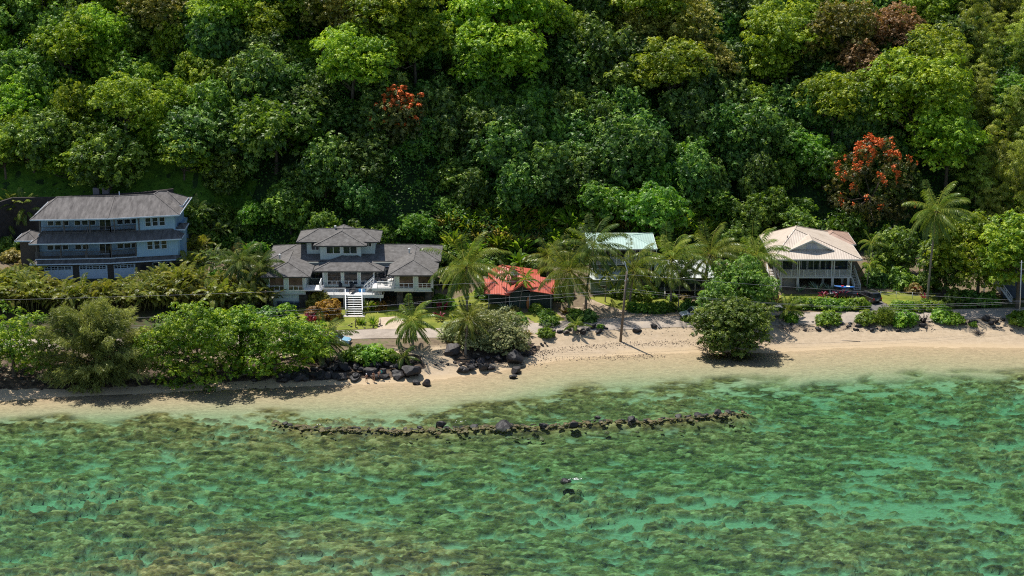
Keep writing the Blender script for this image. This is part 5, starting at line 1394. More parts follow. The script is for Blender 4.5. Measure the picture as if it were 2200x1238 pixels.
sheet('stony_ground', [(640, 770), (900, 762), (915, 790), (885, 812), (650, 818)], STONY, .028, sp=1.0, jag=.2)
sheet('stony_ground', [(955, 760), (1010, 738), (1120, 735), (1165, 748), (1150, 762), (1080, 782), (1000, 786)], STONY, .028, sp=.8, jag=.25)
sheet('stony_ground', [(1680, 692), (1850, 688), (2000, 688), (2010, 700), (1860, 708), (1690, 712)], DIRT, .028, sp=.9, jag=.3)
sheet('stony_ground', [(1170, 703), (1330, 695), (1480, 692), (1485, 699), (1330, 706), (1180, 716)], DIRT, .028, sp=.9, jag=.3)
sheet('grass_bank', bk, GRASSB, .12, sp=1.6, px=False)

# ------------------------------------------------------------------ palms
def palm_at(cx, cy, bx, by_, length, seed, label, mat='palm', name='coconut_palm', **kw):
    b = G(bx, by_); c = at_y(cx, cy, b.y)
    r = coconut_palm(seed, max(.3, c[2] - b.z), (c[0] - b.x, kw.pop('ly', 0)), length=length, mat=mat, **kw)
    r.location = b; tag(r, label, 'palm', 'coconut palms'); r.name = name; return r
palm_at(1003, 572, 1003, 668, 5.6, 1, 'large windswept coconut palm standing left of the red-roofed cottage', n=26)
palm_at(1225, 583, 1222, 674, 5.6, 2, 'large coconut palm standing right of the red-roofed cottage', n=26)
palm_at(1276, 527, 1258, 664, 4.8, 3, 'tall coconut palm with upright dark fronds left of the mint roof', n=22, mat='palmdk', elev=(-45, 88))
palm_at(1363, 580, 1352, 664, 4.6, 4, 'coconut palm right behind the leaning utility pole', n=20)
palm_at(1443, 556, 1441, 660, 5.0, 5, 'coconut palm in front of the white metal roof left end', n=24)
palm_at(1527, 545, 1505, 655, 5.0, 6, 'coconut palm right of the white metal roof', n=22)
palm_at(1626, 548, 1662, 648, 5.0, 7, 'leaning coconut palm whose fronds touch the peach roof left edge', n=22)
palm_at(1462, 600, 1457, 670, 3.2, 8, 'slim dark palm in front of the white metal roof', mat='palmdk', n=14, elev=(0, 88), tr=.1, dead=0, nuts=False)
palm_at(2013, 452, 1992, 652, 4.8, 9, 'tall lone coconut palm left of the yellow-green shore tree by the bamboo slope', n=26, elev=(-55, 85))
palm_at(886, 688, 887, 752, 3.7, 10, 'coconut palm on the bare sand near the sandy driveway', n=20, elev=(-50, 80))
palm_at(1006, 688, 1000, 762, 3.3, 11, 'windblown coconut palm in front of the grey-green domed shrub', n=16, ly=.5)
palm_at(700, 728, 704, 782, 4.0, 12, 'low coconut palm beside the parked light blue car', n=20, mat='palmdk')
palm_at(1693, 668, 1688, 688, 2.9, 13, 'young yellowish coconut palm beside the silver pickup', n=12, elev=(10, 88), dead=0, nuts=False)
palm_at(868, 768, 866, 784, 2.5, 14, 'small windblown palm at the right end of the black boulder wall', n=12, dead=0, nuts=False, mat='palmdk')
palm_at(1238, 700, 1232, 716, 2.1, 15, 'small young palm on the beach edge below the large right-hand cottage palm', n=9, elev=(5, 80), dead=0, nuts=False)
palm_at(1092, 588, 1086, 662, 2.6, 16, 'slim garden palm in front of the red roof left part', n=9, tr=.08, dead=0, nuts=False, mat='palmdk', nleaf=24)
palm_at(1128, 600, 1116, 664, 2.2, 17, 'small bright garden palm in front of the red gable', n=11, tr=.08, dead=0, nuts=False, mat='ginger', nleaf=22)
palm_at(1873, 522, 1874, 608, 2.6, 18, 'slim garden palm just right of the peach roof', n=12, tr=.09, dead=0, nuts=False, nleaf=24)
palm_at(1869, 568, 1862, 620, 2.2, 19, 'short garden palm beside the right stairs of the peach-roofed house', n=11, tr=.09, dead=0, nuts=False, mat='ginger', nleaf=22)
palm_at(55, 446, 45, 500, 3.2, 20, 'yellowish palm above the left side roof of the blue house', n=14, dead=0, nuts=False)
palm_at(12, 470, 10, 520, 3.2, 21, 'yellowish palm at the left edge level with the blue house roof', n=14, dead=0, nuts=False)
palm_at(520, 560, 530, 640, 3.6, 22, 'drooping grey-green palm left of the grey-roofed green house', n=18, mat='palmdk', dead=4, nuts=False)
palm_at(560, 572, 566, 650, 3.6, 23, 'drooping palm leaning over the left roof of the green house', n=18, mat='palmdk', dead=4, nuts=False)
palm_at(552, 600, 556, 655, 3.0, 24, 'lower drooping palm beside the left wall of the green house', n=16, mat='palm', dead=4, nuts=False)
palm_at(425, 455, 430, 520, 3.0, 25, 'dark feathery palm right of the blue house top roof', n=14, mat='palmdk', dead=0, nuts=False, nleaf=26)
palm_at(1305, 590, 1300, 650, 2.6, 26, 'slim palm in front of the mint house lower wing', n=10, tr=.09, dead=0, nuts=False, nleaf=24)
palm_at(1180, 548, 1176, 610, 3.4, 27, 'dark olive palm between the banana plant and the large cottage palm', n=16, mat='palm', dead=3, nuts=False)
palm_at(930, 600, 930, 655, 2.4, 28, 'small palm beside the right wing of the green house', n=11, mat='palmdk', dead=0, nuts=False)

# ------------------------------------------------------------------ garden prototypes
for s in range(4): proto('areca', clump_palm(400 + s, 7, 1.2, 2.7, 6, 3.2))
for s in range(2): proto('arecadk', clump_palm(410 + s, 6, 1.0, 2.6, 6, 3.1, mat='palmdk', name='feather_palm'))
proto('ginger', blade_plant(420, 'ginger_plant', 'ginger', 70, 1.7, .36, 1.0, 1.5, 1.0))
proto('ginger', blade_plant(421, 'ginger_plant', 'ginger', 70, 1.6, .34, 1.1, 1.3, 1.0))
proto('gingery', blade_plant(422, 'ginger_plant', 'yellow', 40, 1.3, .3, .8, 1.1, .9))
proto('banana', blade_plant(423, 'banana_plant', 'lush', 16, 3.0, .75, .4, 2.2, 1.3, droop=.8))
proto('ti', blade_plant(424, 'ti_plant', 'ti', 26, .8, .2, .35, .8, .9))
proto('ti', blade_plant(425, 'ti_plant', 'ti', 34, .7, .2, .5, .7, .9))
proto('crinum', blade_plant(426, 'spider_lily', 'ginger', 34, 1.35, .16, .25, .25, 1.5, stems=False))
proto('agave', blade_plant(427, 'agave_plant', 'silver', 46, 1.5, .14, .2, .2, 1.2, stems=False, droop=.2))
proto('brom', blade_plant(428, 'bromeliad', 'yellow', 40, 1.0, .14, .2, .15, 1.2, stems=False, droop=.5))
for s in range(3):
    proto('naupaka', shrub(430 + s, 'naupaka_shrub', 'naupaka', 2.2, 1.8, 1.5, 60, .55, 85, .27, dome=True, low=-.3, upn=.9, flat=.8))
    proto('bush', shrub(440 + s, 'garden_bush', 'lush', 2.0, 1.8, 1.7, 55, .55, 80, .3, dome=True, low=-.5))
proto('bushdk', shrub(446, 'garden_bush', 'mid', 2.0, 1.8, 1.7, 60, .55, 80, .28, low=-.6))
proto('bushdk', shrub(447, 'garden_bush', 'dark', 2.0, 1.8, 1.7, 60, .55, 80, .3, low=-.6))
proto('clipped', shrub(448, 'clipped_bush', 'mid', 1.6, 1.4, 1.1, 60, .4, 90, .16, low=-.4, shell=1.0, tone_mu=.4))
proto('yellow', shrub(449, 'croton_bush', 'yellow', 1.8, 1.6, 1.4, 50, .45, 70, .3, dome=True, low=-.4))
proto('yellow', shrub(450, 'croton_bush', 'ginger', 1.8, 1.6, 1.5, 50, .45, 70, .34, dome=True, low=-.4))
proto('croton', shrub(451, 'croton_bush', 'croton', 1.9, 1.7, 1.9, 70, .45, 75, .24, dome=True, low=-.7))
proto('rustb', shrub(452, 'croton_bush', 'rust', 1.2, 1.1, 1.6, 40, .4, 70, .24, low=-.7))
proto('oliveb', shrub(453, 'garden_bush', 'olive', 1.8, 1.6, 2.1, 70, .45, 80, .24, low=-.7))
proto('greyb', shrub(454, 'grey_shrub', 'grey', 2.6, 2.2, 1.8, 80, .5, 100, .2, low=-.3, dome=True, shell=1.0))
proto('plume', shrub(455, 'plumeria_bush', 'almond', 2.2, 2.0, 1.8, 60, .5, 70, .36, low=-.4, dome=True))
proto('ironb', shrub(456, 'ironwood_shrub', 'mid', 1.8, 1.5, 1.7, 60, .5, 110, .42, asp=.12, low=-.4, needle=True))
rngY = np.random.default_rng(77)
def put(key, px, py, s=1.0, label=None, cat='plant', group=None, sz=None):
    b = G(px, py); sc = s if sz is None else (s, s, sz)
    return place(key, (b.x, b.y, b.z - .05), sc, label=label, cat=cat, group=group)
# areca palm hedge between the road and the blue house
WH = ['below the left garage door', 'below the middle garage door', 'below the right garage door', 'below the blue house lower windows', 'right of the blue house', 'at the far left', 'near the green house', 'beside the garden path']
def where(px): return WH[5] if px < 90 else WH[0] if px < 165 else WH[1] if px < 240 else WH[2] if px < 310 else WH[3] if px < 390 else WH[4] if px < 450 else WH[7] if px < 500 else WH[6]
rows = [(628, 24, 0, .92, 'back row'), (648, 26, 10, 1.05, 'middle row'), (668, 28, 4, 1.05, 'front row')]
lab_n = {}
tmp = []
for py, stp, off, s, rn in rows:
    px = -20 + off
    while px < 575:
        q = px + rngY.uniform(-6, 6); pyy = py + rngY.uniform(-5, 5) - .012 * q
        if not (py < 640 and 85 < q < 300) and not (py < 640 and q > 430):
            o = put('areca', q, pyy, s * rngY.uniform(.72, 1.2) * (1.0 if q < 470 else .85) * (.72 if py == 648 and 85 < q < 300 else 1), cat='areca palm', group='areca palms of the hedge below the blue house')
            lb = '%s %s' % (rn, where(q)); lab_n.setdefault(lb, []).append((q, o))
        px += stp
for lb, lst in lab_n.items():
    for k, (q, o) in enumerate(sorted(lst, key=lambda t: t[0])):
        o['label'] = ('areca palm in the hedge, %s' % lb) if len(lst) == 1 else '%s areca palm in the hedge, %s' % (ORD[k] if k else 'leftmost', lb)
# garden between the two left houses
gardn = [('arecadk', 425, 500, 1.1, 'dark feathery palm clump beside the blue house upper roof'), ('arecadk', 470, 520, 1.0, 'feathery palm clump on the garden slope beside the blue house'), ('areca', 420, 560, 1.0, 'yellowish palm clump right of the blue house middle storey'),
 ('areca', 412, 595, 1.0, 'yellowish palm clump right of the blue house garage level'), ('arecadk', 455, 590, 1.1, 'feathery palm clump beside the small garden lawn'), ('bush', 485, 480, 1.5, 'tall bright bush with orange blossom between the two left houses'),
 ('bush', 520, 500, 1.4, 'rounded green bush behind the yellow bush left of the green house'), ('yellow', 520, 545, 1.2, 'cream yellow bush left of the green house roof'), ('yellow', 540, 560, .9, 'smaller cream yellow bush touching the green house left roof'),
 ('bushdk', 445, 520, 1.4, 'dark bush beside the garden slope palms'), ('bush', 470, 610, 1.2, 'bright bush beside the garden lawn'), ('arecadk', 500, 610, 1.2, 'dark feather palm clump left of the green house'), ('banana', 535, 560, .8, 'grey-green traveller palm leaves above the green house left roof'),
 ('bushdk', 480, 640, 1.3, 'dark bush behind the areca hedge left of the green house'), ('bushdk', 520, 650, 1.2, 'dark bush at the foot of the drooping palms'), ('arecadk', 535, 668, .9, 'low silver-green feather palm left of the storage door'),
 ('bush', 405, 470, 1.6, 'light green bush on the bank behind the blue house right end'), ('lushy', 0, 0, 0, ''),
 ('yellow', 28, 560, 1.3, 'yellow-green bush left of the blue house'), ('yellow', 55, 585, 1.4, 'pale yellow variegated bush by the left garage corner'), ('yellow', 20, 600, 1.2, 'cream variegated bush at the left edge below the blue house'),
 ('ti', 48, 582, 1.2, 'crimson ti plant among the pale yellow bushes left of the garage'), ('ti', 18, 562, 1.0, 'crimson ti plant at the left edge above the areca hedge'), ('bush', 70, 560, 1.0, 'green bush against the left corner of the blue house'),
 ('bushdk', 10, 545, 1.4, 'dark bush at the left edge beside the blue house'), ('areca', 30, 470, 1.1, 'yellow palm clump left of the blue house top roof'), ('bush', 55, 535, 1.0, 'bright bush under the left side roof of the blue house')]
for g in gardn:
    if g[0] in PR: put(g[0], g[1], g[2], g[3], g[4], 'bush' if 'b' in g[0][:1] or g[0] == 'yellow' else 'plant', 'garden plants between the left houses')
# in front of the green house
front = [('oliveb', 684, 662, 1.25, 'dark olive upright bush left of the white stairs'), ('croton', 706, 680, 1.35, 'rounded golden-orange croton left of the white stairs'), ('rustb', 672, 683, 1.1, 'rust-red croton at the lawn edge left of the golden croton'),
 ('ti', 664, 690, 1.1, 'dark red ti plant under the rust-red croton'), ('ti', 672, 692, .9, 'small dark red ti plant in the lawn left of the driveway'), ('ginger', 789, 668, .62, 'strap-leaved plant right of the white stairs'), ('ginger', 803, 666, .55, 'pale strap-leaved plant under the front deck corner'),
 ('croton', 818, 664, .65, 'orange croton under the upper deck'), ('crinum', 771, 697, .9, 'left spider lily in the round bed beside the driveway'), ('crinum', 779, 698, .8, 'middle spider lily in the round bed beside the driveway'), ('crinum', 801, 698, 1.1, 'right and largest spider lily in the round bed beside the driveway'),
 ('bushdk', 938, 655, .9, 'dark bush at the right corner of the green house'), ('bushdk', 958, 660, 1.0, 'dark bush between the green house and the large left cottage palm'), ('ti', 948, 668, 1.3, 'dark red ti plant at the right end of the front lawn'), ('ti', 945, 688, 1.2, 'maroon ti plant low at the lawn right end'),
 ('plume', 612, 684, 1.15, 'pale-flowering bush in front of the storage door'), ('bushdk', 575, 690, 1.2, 'dark bush beside the pale-flowering bush'), ('crinum', 975, 690, .9, 'bright strap-leaved clump right of the front lawn'), ('brom', 970, 738, .9, 'yellow bromeliad clump on the sand above the flat grey rock'),
 ('bush', 650, 712, .9, 'green bush at the road edge left of the low coconut palm')]
for k, x, y, s, lb in front: put(k, x, y, s, lb, 'bush' if k in ('oliveb', 'croton', 'rustb', 'bushdk', 'plume', 'bush') else 'plant', 'plants in front of the green house')
# slope foot: heliconia and ginger thicket
gg = {}
GL = [(960, 'above the large left cottage palm'), (1030, 'above the red roof'), (1100, 'behind the banana plant'), (1170, 'above the dark olive palm'), (1240, 'left of the mint roof'), (1300, 'behind the mint roof'), (1380, 'above the mint roof right end'), (1450, 'behind the white metal roof'), (1520, 'left of the peach roof')]
for rowy, n_ in ((468, 22), (490, 22), (512, 18), (535, 12)):
    for i in range(n_):
        px = 950 + (i + rngY.uniform(.1, .9)) * (1540 - 950) / n_
        if rowy > 500 and px > 1240: continue
        key = 'ginger' if rngY.random() < .8 else 'gingery'
        o = put(key, px, rowy + 14 + rngY.uniform(-9, 9), rngY.uniform(1.1, 1.6), cat='ginger plant', group='long-leaved ginger plants at the slope foot')
        k = int(np.argmin([abs(px - q[0]) for q in GL])); rn = {468: 'topmost row', 490: 'second row', 512: 'third row', 535: 'lowest row'}[rowy]
        gg.setdefault((rn, k), []).append((px, o))
for (rn, k), lst in gg.items():
    for j, (q, o) in enumerate(sorted(lst, key=lambda t: t[0])):
        o['label'] = '%slong-leaved ginger in the %s %s' % ('' if len(lst) == 1 else ORD[j] + ' ', rn, GL[k][1])
mid = [('croton', 1052, 540, .9, 'golden-brown croton above the red roof'), ('yellow', 1077, 566, .9, 'pale yellow bush just above the red roof ridge'), ('banana', 1115, 590, 1.0, 'banana plant with big paddle leaves behind the red roof'), ('banana', 1108, 578, .7, 'smaller banana plant beside the big one behind the red roof'),
 ('bushdk', 1150, 590, 1.5, 'dark olive bush between the banana plant and the large right cottage palm'), ('bush', 1035, 585, 1.2, 'green bush behind the large left cottage palm'), ('bush', 1000, 560, 1.5, 'bushy green shrub uphill of the large left cottage palm'), ('bush', 960, 560, 1.5, 'green bush uphill right of the green house'),
 ('bushdk', 975, 610, 1.5, 'dark bush right of the green house roof'), ('bush', 1045, 640, 1.1, 'green bush left of the red cottage porch'), ('agave', 1088, 672, 1.1, 'blue-green spiky agave in front of the red cottage'), ('yellow', 1103, 668, .55, 'small yellow bush in front of the red cottage garage'),
 ('yellow', 1153, 670, .8, 'yellow-green bush beside the orange surfboard'), ('clipped', 1175, 682, .95, 'upper of two dark clipped round bushes right of the cottage'), ('clipped', 1180, 698, 1.1, 'lower of two dark clipped round bushes right of the cottage'), ('agave', 1174, 706, .8, 'small blue-green agave in front of the clipped bushes'),
 ('bush', 1113, 694, .85, 'bright green bush between the grey dome and the cottage path'), ('brom', 1135, 722, 1.2, 'yellow-green bromeliad on the beach edge below the cottage'), ('naupaka', 1172, 722, .75, 'small bright naupaka on the beach edge below the clipped bushes'), ('brom', 1212, 674, 1.2, 'yellow bromeliad at the foot of the large right cottage palm'),
 ('bush', 1240, 688, 1.0, 'bright bush at the right of the large right cottage palm'), ('bushdk', 1262, 688, .9, 'dark bush at the edge of the sandy path'), ('bush', 1205, 640, 1.2, 'green bush right of the red porch roof'), ('bush', 1180, 632, 1.0, 'green bush at the right end of the red roof'),
 ('ti', 1302, 622, 1.2, 'crimson ti plant at the mint house lower wing'), ('yellow', 1292, 612, .7, 'yellow plant beside the crimson ti at the mint house'), ('bushdk', 1330, 636, 1.0, 'dark bush left of the leaning utility pole'), ('yellow', 1385, 645, .8, 'yellow-spotted croton left of the grey steps'), ('bushdk', 1370, 640, 1.1, 'dark bush below the mint house balcony'),
 ('bushdk', 1400, 636, 1.0, 'dark bush touching the grey steps'), ('yellow', 1445, 645, .6, 'small yellow croton right of the grey steps'), ('croton', 1432, 620, .6, 'orange croton right above the grey steps'), ('yellow', 1470, 642, .6, 'small yellow croton at the bungalow porch right part'),
 ('croton', 1428, 530, .7, 'orange croton between the mint roof and the white metal roof'), ('bush', 1420, 520, 1.2, 'green bush right of the mint roof'), ('bushdk', 1480, 555, 1.3, 'dark bush behind the white metal roof'), ('bush', 1560, 540, 1.5, 'green bush between the palms left of the peach roof'), ('bushdk', 1600, 560, 1.4, 'dark bush left of the peach roof'), ('bush', 1640, 540, 1.2, 'green bush behind the peach roof left corner'),
 ('bushdk', 1480, 668, 1.0, 'dark bush beside the white car')]
for k, x, y, s, lb in mid: put(k, x, y, s, lb, 'bush' if 'b' in k[:1] or k in ('croton', 'yellow', 'clipped', 'naupaka') else 'plant', 'garden plants around the middle houses')
def hedge(pts, key, s, labs, grp, cat='hedge plant'):
    for k, (x, y) in enumerate(pts): put(key, x, y, s * rngY.uniform(.9, 1.1), labs % (ORD[k] if k else 'leftmost'), cat, grp)
hedge([(1362, 668), (1382, 670), (1402, 671), (1420, 670), (1436, 668)], 'bush', .82, '%s bush of the low green hedge in front of the grey steps', 'low hedge in front of the grey steps')
hedge([(1716, 660), (1738, 662), (1760, 663), (1782, 664), (1804, 664), (1826, 664), (1844, 663)], 'naupaka', .95, '%s bright bush of the hedge in front of the peach-roofed house', 'hedge in front of the peach-roofed house')
hedge([(1728, 648), (1752, 650), (1776, 650), (1800, 651), (1822, 652)], 'crinum', .8, '%s strap-leaved plant behind the hedge of the peach-roofed house', 'strap-leaved plants behind the hedge', 'plant')
hedge([(1930, 664), (1950, 665), (1970, 666), (1990, 665), (2012, 667)], 'naupaka', .85, '%s bright bush of the hedge right of the grey driveway', 'hedge right of the grey driveway')
rt = [('ti', 1800, 641, 1.1, 'red ti plant in front of the parked dark sedan'), ('ti', 1812, 640, 1.2, 'tall red ti plant between the dark sedan and the dark estate car'), ('ti', 1768, 640, 1.0, 'orange-red ti plant left of the dark sedan'), ('agave', 1756, 628, 1.2, 'spiky green agave under the peach house balcony'), ('agave', 1782, 628, 1.0, 'dark spiky agave beside the right balcony pillars'),
 ('agave', 1718, 628, .9, 'spiky agave beside the beige store room'), ('ti', 1672, 652, 1.1, 'maroon ti plant left of the young yellowish palm'), ('naupaka', 1780, 695, 1.05, 'rounded naupaka standing alone on the rocky beach edge below the hedge'), ('naupaka', 1862, 692, 1.0, 'left naupaka of the three seaward shrubs below the grey driveway'),
 ('ironb', 1902, 692, 1.15, 'dark feathery shrub between two naupaka below the grey driveway'), ('naupaka', 1942, 696, 1.15, 'right naupaka of the three seaward shrubs below the grey driveway'), ('naupaka', 2025, 690, 1.0, 'naupaka left of the black boulder bank'), ('naupaka', 2052, 694, .9, 'low naupaka at the left end of the black boulder bank'), ('naupaka', 2026, 676, .8, 'upright naupaka on the road edge by the driftwood stump'),
 ('naupaka', 2192, 694, 1.2, 'naupaka at the right edge over the boulder bank'), ('yellow', 1962, 628, .95, 'cream-yellow bush on the lawn left of the lone palm'), ('ti', 1968, 630, 1.1, 'crimson ti plant under the cream-yellow bush'), ('ti', 1986, 646, .9, 'small crimson ti plant at the lone palm foot'), ('plume', 1900, 595, 1.6, 'loose plumeria with pale blossom right of the peach-roofed house'), ('plume', 1925, 560, 1.4, 'tall plumeria behind the car park'),
 ('bushdk', 1935, 615, 1.6, 'dark bush behind the lawn right of the cars'), ('bushdk', 1880, 612, 1.3, 'dark bush at the head of the grey driveway'), ('bush', 1995, 620, 1.4, 'green bush left of the lone palm trunk'), ('bushdk', 2050, 655, 1.3, 'dark bush under the yellow-green shore tree'), ('bushdk', 2085, 656, 1.3, 'second dark bush under the yellow-green shore tree'), ('bushdk', 2120, 655, 1.2, 'third dark bush under the yellow-green shore tree'),
 ('naupaka', 800, 776, 1.35, 'dense bright naupaka above the boulder wall, right half'), ('naupaka', 768, 774, 1.3, 'dense bright naupaka above the boulder wall, left half'), ('naupaka', 832, 776, 1.0, 'bright naupaka at the right end above the boulder wall'), ('naupaka', 1700, 690, .7, 'low naupaka at the foot of the young yellowish palm'), ('naupaka', 1475, 690, .5, 'low naupaka on the beach edge beside the white car'),
 ('naupaka', 1290, 706, .4, 'tiny naupaka among the beach rocks left of the pole'), ('naupaka', 665, 762, 1.2, 'bright naupaka under the low coconut palm'), ('naupaka', 2090, 700, .4, 'tiny naupaka on top of the boulder bank'), ('bush', 1150, 655, .6, 'small bush at the cottage wall')]
for k, x, y, s, lb in rt: put(k, x, y, s, lb, 'plant' if k in ('ti', 'agave') else 'shrub', 'shoreline and garden plants on the right')
# ------------------------------------------------------------------ large shore trees
def bigtree(name, seed, mat, px, py, cx, cy, rx, ry, rz, ncl, clr, nlf, ls, label, tr=.3, bark=None, nl=12, dy=0.0, **kw):
    b = G(px, py); c = at_y(cx, cy, b.y + dy); h = c[2] - b.z
    r, C, zc = tree(name, seed, LM[mat], h, rx * 1.1, ry * 1.1, rz * 1.08, int(ncl * 1.15), clr * 1.05, nlf, ls, tr, None, bark, nl, **kw)
    r.location = b
    for ch in r.children:
        if ch.name.startswith('crown'): ch.location = (c[0] - b.x, dy, 0)
    tag(r, label, 'tree', 'large trees along the shore'); return r, C, zc
bigtree('shore_tree', 501, 'almond', 30, 806, 26, 738, 7.4, 5.2, 7.2, 170, .95, 110, .30, 'bright green tree cut by the left edge above the rocky shore', dome=True, low=-1, lobelow=-.8, lobes=9)
b_ = G(212, 818); c_ = at_y(208, 748, b_.y); r_ = ironwood(502, c_[2] - b_.z + 3, 8.8, 5.2, 6.4, c_[2] - b_.z, -.3)
r_.location = b_; tag(r_, 'feathery olive ironwood tree on the left shore', 'tree', 'large trees along the shore')
bigtree('shore_tree', 503, 'almond', 430, 820, 425, 752, 9.6, 6.2, 7.6, 300, .95, 165, .25, 'broad glossy green shore tree right of the feathery ironwood', dome=True, low=-1, lobelow=-.8, lobes=13)
bigtree('shore_tree', 504, 'almond', 590, 812, 588, 756, 8.8, 5.8, 6.8, 260, .95, 165, .25, 'broad glossy green shore tree beside the low coconut palm', dome=True, low=-1, lobelow=-.8, lobes=12)
bigtree('shore_tree', 505, 'almond', 520, 790, 505, 690, 4.5, 4.0, 3.6, 110, .85, 110, .30, 'upper dark green crown rising behind the two broad shore trees', dome=True, low=-1, lobelow=-.8, lobes=6)
def dome(seed, px, py, w, h, mat, label, cat='shrub', ls=.22, name='heliotrope_shrub'):
    b = G(px, py); r, C, zc = shrub(seed, name, mat, w, w * .8, h * .62, int(26 * w), .85, 150, ls, zc=h * .42, tr=.12, low=-.55, dome=True, shell=1.0, sep=.9)
    r.location = b; tag(r, label, cat, 'grey-green shrubs above the black boulder heap')
dome(506, 1058, 735, 5.2, 5.2, 'grey', 'largest grey-green domed shrub above the black boulder heap')
dome(507, 1088, 756, 3.6, 4.2, 'grey', 'lower right grey-green domed shrub right above the big black boulders')
dome(515, 985, 728, 3.0, 3.0, 'grey', 'low grey-green domed shrub behind the windblown palm')
dome(516, 1022, 748, 3.0, 3.0, 'grey', 'small grey-green dome right of the windblown palm trunk')
bigtree('mangrove_tree', 508, 'mangrove', 1572, 690, 1578, 626, 7.3, 5.5, 6.4, 330, .95, 120, .30, 'upper dense green crown of the beach tree pair, behind the white car', dome=True, low=-1, lobelow=-.8, lobes=11)
bigtree('mangrove_tree', 509, 'mangrove', 1582, 756, 1578, 708, 7.6, 5.2, 5.2, 380, .85, 120, .29, 'spreading green tree overhanging the water at mid-beach', dome=True, low=-1, lobelow=-.5, lobes=13, nl=26, tr=.22, bark=BARKP)
bigtree('shore_tree', 510, 'almond', 2100, 640, 2098, 545, 8.8, 6.5, 7.6, 300, .95, 105, .34, 'large yellow-green tree right of the tall lone palm', low=-1, lobelow=-.8, lobes=16, dome=True, tone_mu=.62)
bigtree('shore_tree', 511, 'almond', 2185, 664, 2190, 540, 7.5, 6.0, 7.6, 240, .95, 105, .34, 'yellow-green tree cut by the right edge over the slate house', low=-1, lobelow=-.8, lobes=13, dome=True, tone_mu=.58)
bigtree('broadleaf_tree', 512, 'dark', 2030, 630, 2030, 560, 4.8, 4.0, 5.5, 130, .95, 80, .38, 'dark tree behind the tall lone palm trunk', low=-.9)
bigtree('broadleaf_tree', 513, 'mid', 1935, 590, 1925, 535, 4.6, 4.0, 4.4, 120, .95, 80, .38, 'dark green tree between the peach roof and the lone palm', low=-.9)
bigtree('broadleaf_tree', 514, 'lush', 1830, 520, 1820, 490, 4.0, 3.5, 3.4, 100, .9, 80, .36, 'green tree rising behind the peach roof right side', low=-.9)
# ------------------------------------------------------------------ lava rocks
m, nt, out = nmat('lava_rock')
n1 = noise_node(nt, 1.6, 5, .65); n2 = noise_node(nt, 7, 4, .7)
oi = nt.nodes.new('ShaderNodeObjectInfo')
rk = ramp(nt, n1.outputs['Fac'], [(.3, (.009, .0085, .0095)), (.55, (.026, .024, .025)), (.8, (.065, .057, .054))])
rv = ramp(nt, oi.outputs['Random'], [(0, (.55, .55, .6)), (.75, (1.2, 1.15, 1.1)), (.92, (1.7, 1.45, 1.3)), (1, (2.6, 2.0, 1.6))])
cc = mixc(nt, 1.0, rk.outputs[0], rv.outputs[0], 'MULTIPLY')
b = principled(nt, out, cc, .62, 0, .4); bump(nt, b, n2.outputs['Fac'], .7, .06)
ROCK = m
m, nt, out = nmat('reef_rock')
n1 = noise_node(nt, 2.2, 5, .65)
oi = nt.nodes.new('ShaderNodeObjectInfo')
rk = ramp(nt, n1.outputs['Fac'], [(.3, (.05, .037, .02)), (.55, (.16, .115, .05)), (.8, (.30, .22, .10))])
rv = ramp(nt, oi.outputs['Random'], [(0, (.25, .25, .27)), (.4, (.6, .6, .6)), (1, (1.2, 1.2, 1.2))])
principled(nt, out, mixc(nt, 1.0, rk.outputs[0], rv.outputs[0], 'MULTIPLY'), .7, 0, .4)
REEFR = m
def rockmesh(seed, mat, flat=.7, sub=3, name='rock'):
    rg = np.random.default_rng(seed); bm = bmesh.new(); bmesh.ops.create_icosphere(bm, subdivisions=sub, radius=.5)
    cuts = [(Vector(rg.normal(size=3)).normalized(), rg.uniform(.20, .40)) for _ in range(12)]
    sx, sy = rg.uniform(.8, 1.2), rg.uniform(.75, 1.1)
    for v in bm.verts:
        p = v.co.copy()
        for nn, dd in cuts:
            q = p.dot(nn)
            if q > dd: p -= nn * (q - dd) * .96
        k = 1 + .09 * math.sin(p.x * 13 + seed) * math.cos(p.y * 11 + seed) + rg.normal() * .012
        v.co = Vector((p.x * sx * k, p.y * sy * k, p.z * flat * k))
    me = bpy.data.meshes.new(name); bm.to_mesh(me); bm.free(); me.materials.append(mat); return me
RM = [rockmesh(s, ROCK, .62 + .05 * (s % 4)) for s in range(8)]; RR = [rockmesh(20 + s, REEFR, .5) for s in range(6)]
rngR = np.random.default_rng(11)
def rock(px, py, d, label, grp, lib=None, z=None, sz=None, lift=.15, name='rock', cat='rock', y=None):
    lib = lib or RM; o = mobj(name, lib[int(rngR.integers(len(lib)))])
    if z is None: p = G(px, py); p = Vector((p.x, p.y, p.z + d * lift))
    else: p = Vector(at_z(px, py, z))
    o.location = p; o.rotation_euler = (rngR.normal() * .12, rngR.normal() * .12, rngR.random() * 6.28)
    o.scale = (d, d, (sz or 1) * d)
    return tag(o, label, cat, grp)
def field(n, poly, d0, d1, label, grp, lib=None, z=None, lift=.15):
    """n rocks jittered along a pixel polyline with a band height"""
    for k in range(n):
        t = (k + rngR.random()) / n * (len(poly) - 1); i = min(int(t), len(poly) - 2); a = t - i
        x = poly[i][0] * (1 - a) + poly[i + 1][0] * a; y0_, y1_ = [poly[i][j] * (1 - a) + poly[i + 1][j] * a for j in (1, 2)]
        y = y0_ + (y1_ - y0_) * rngR.random(); d = d0 + (d1 - d0) * rngR.random() ** 1.8
        rock(x, y, d, label, grp, lib, z, None, lift)
field(22, [(600, 812, 820), (700, 810, 820), (870, 804, 816)], 2.0, 3.0, 'large black boulder in the bottom course of the wall under the naupaka', 'boulders of the shore wall')
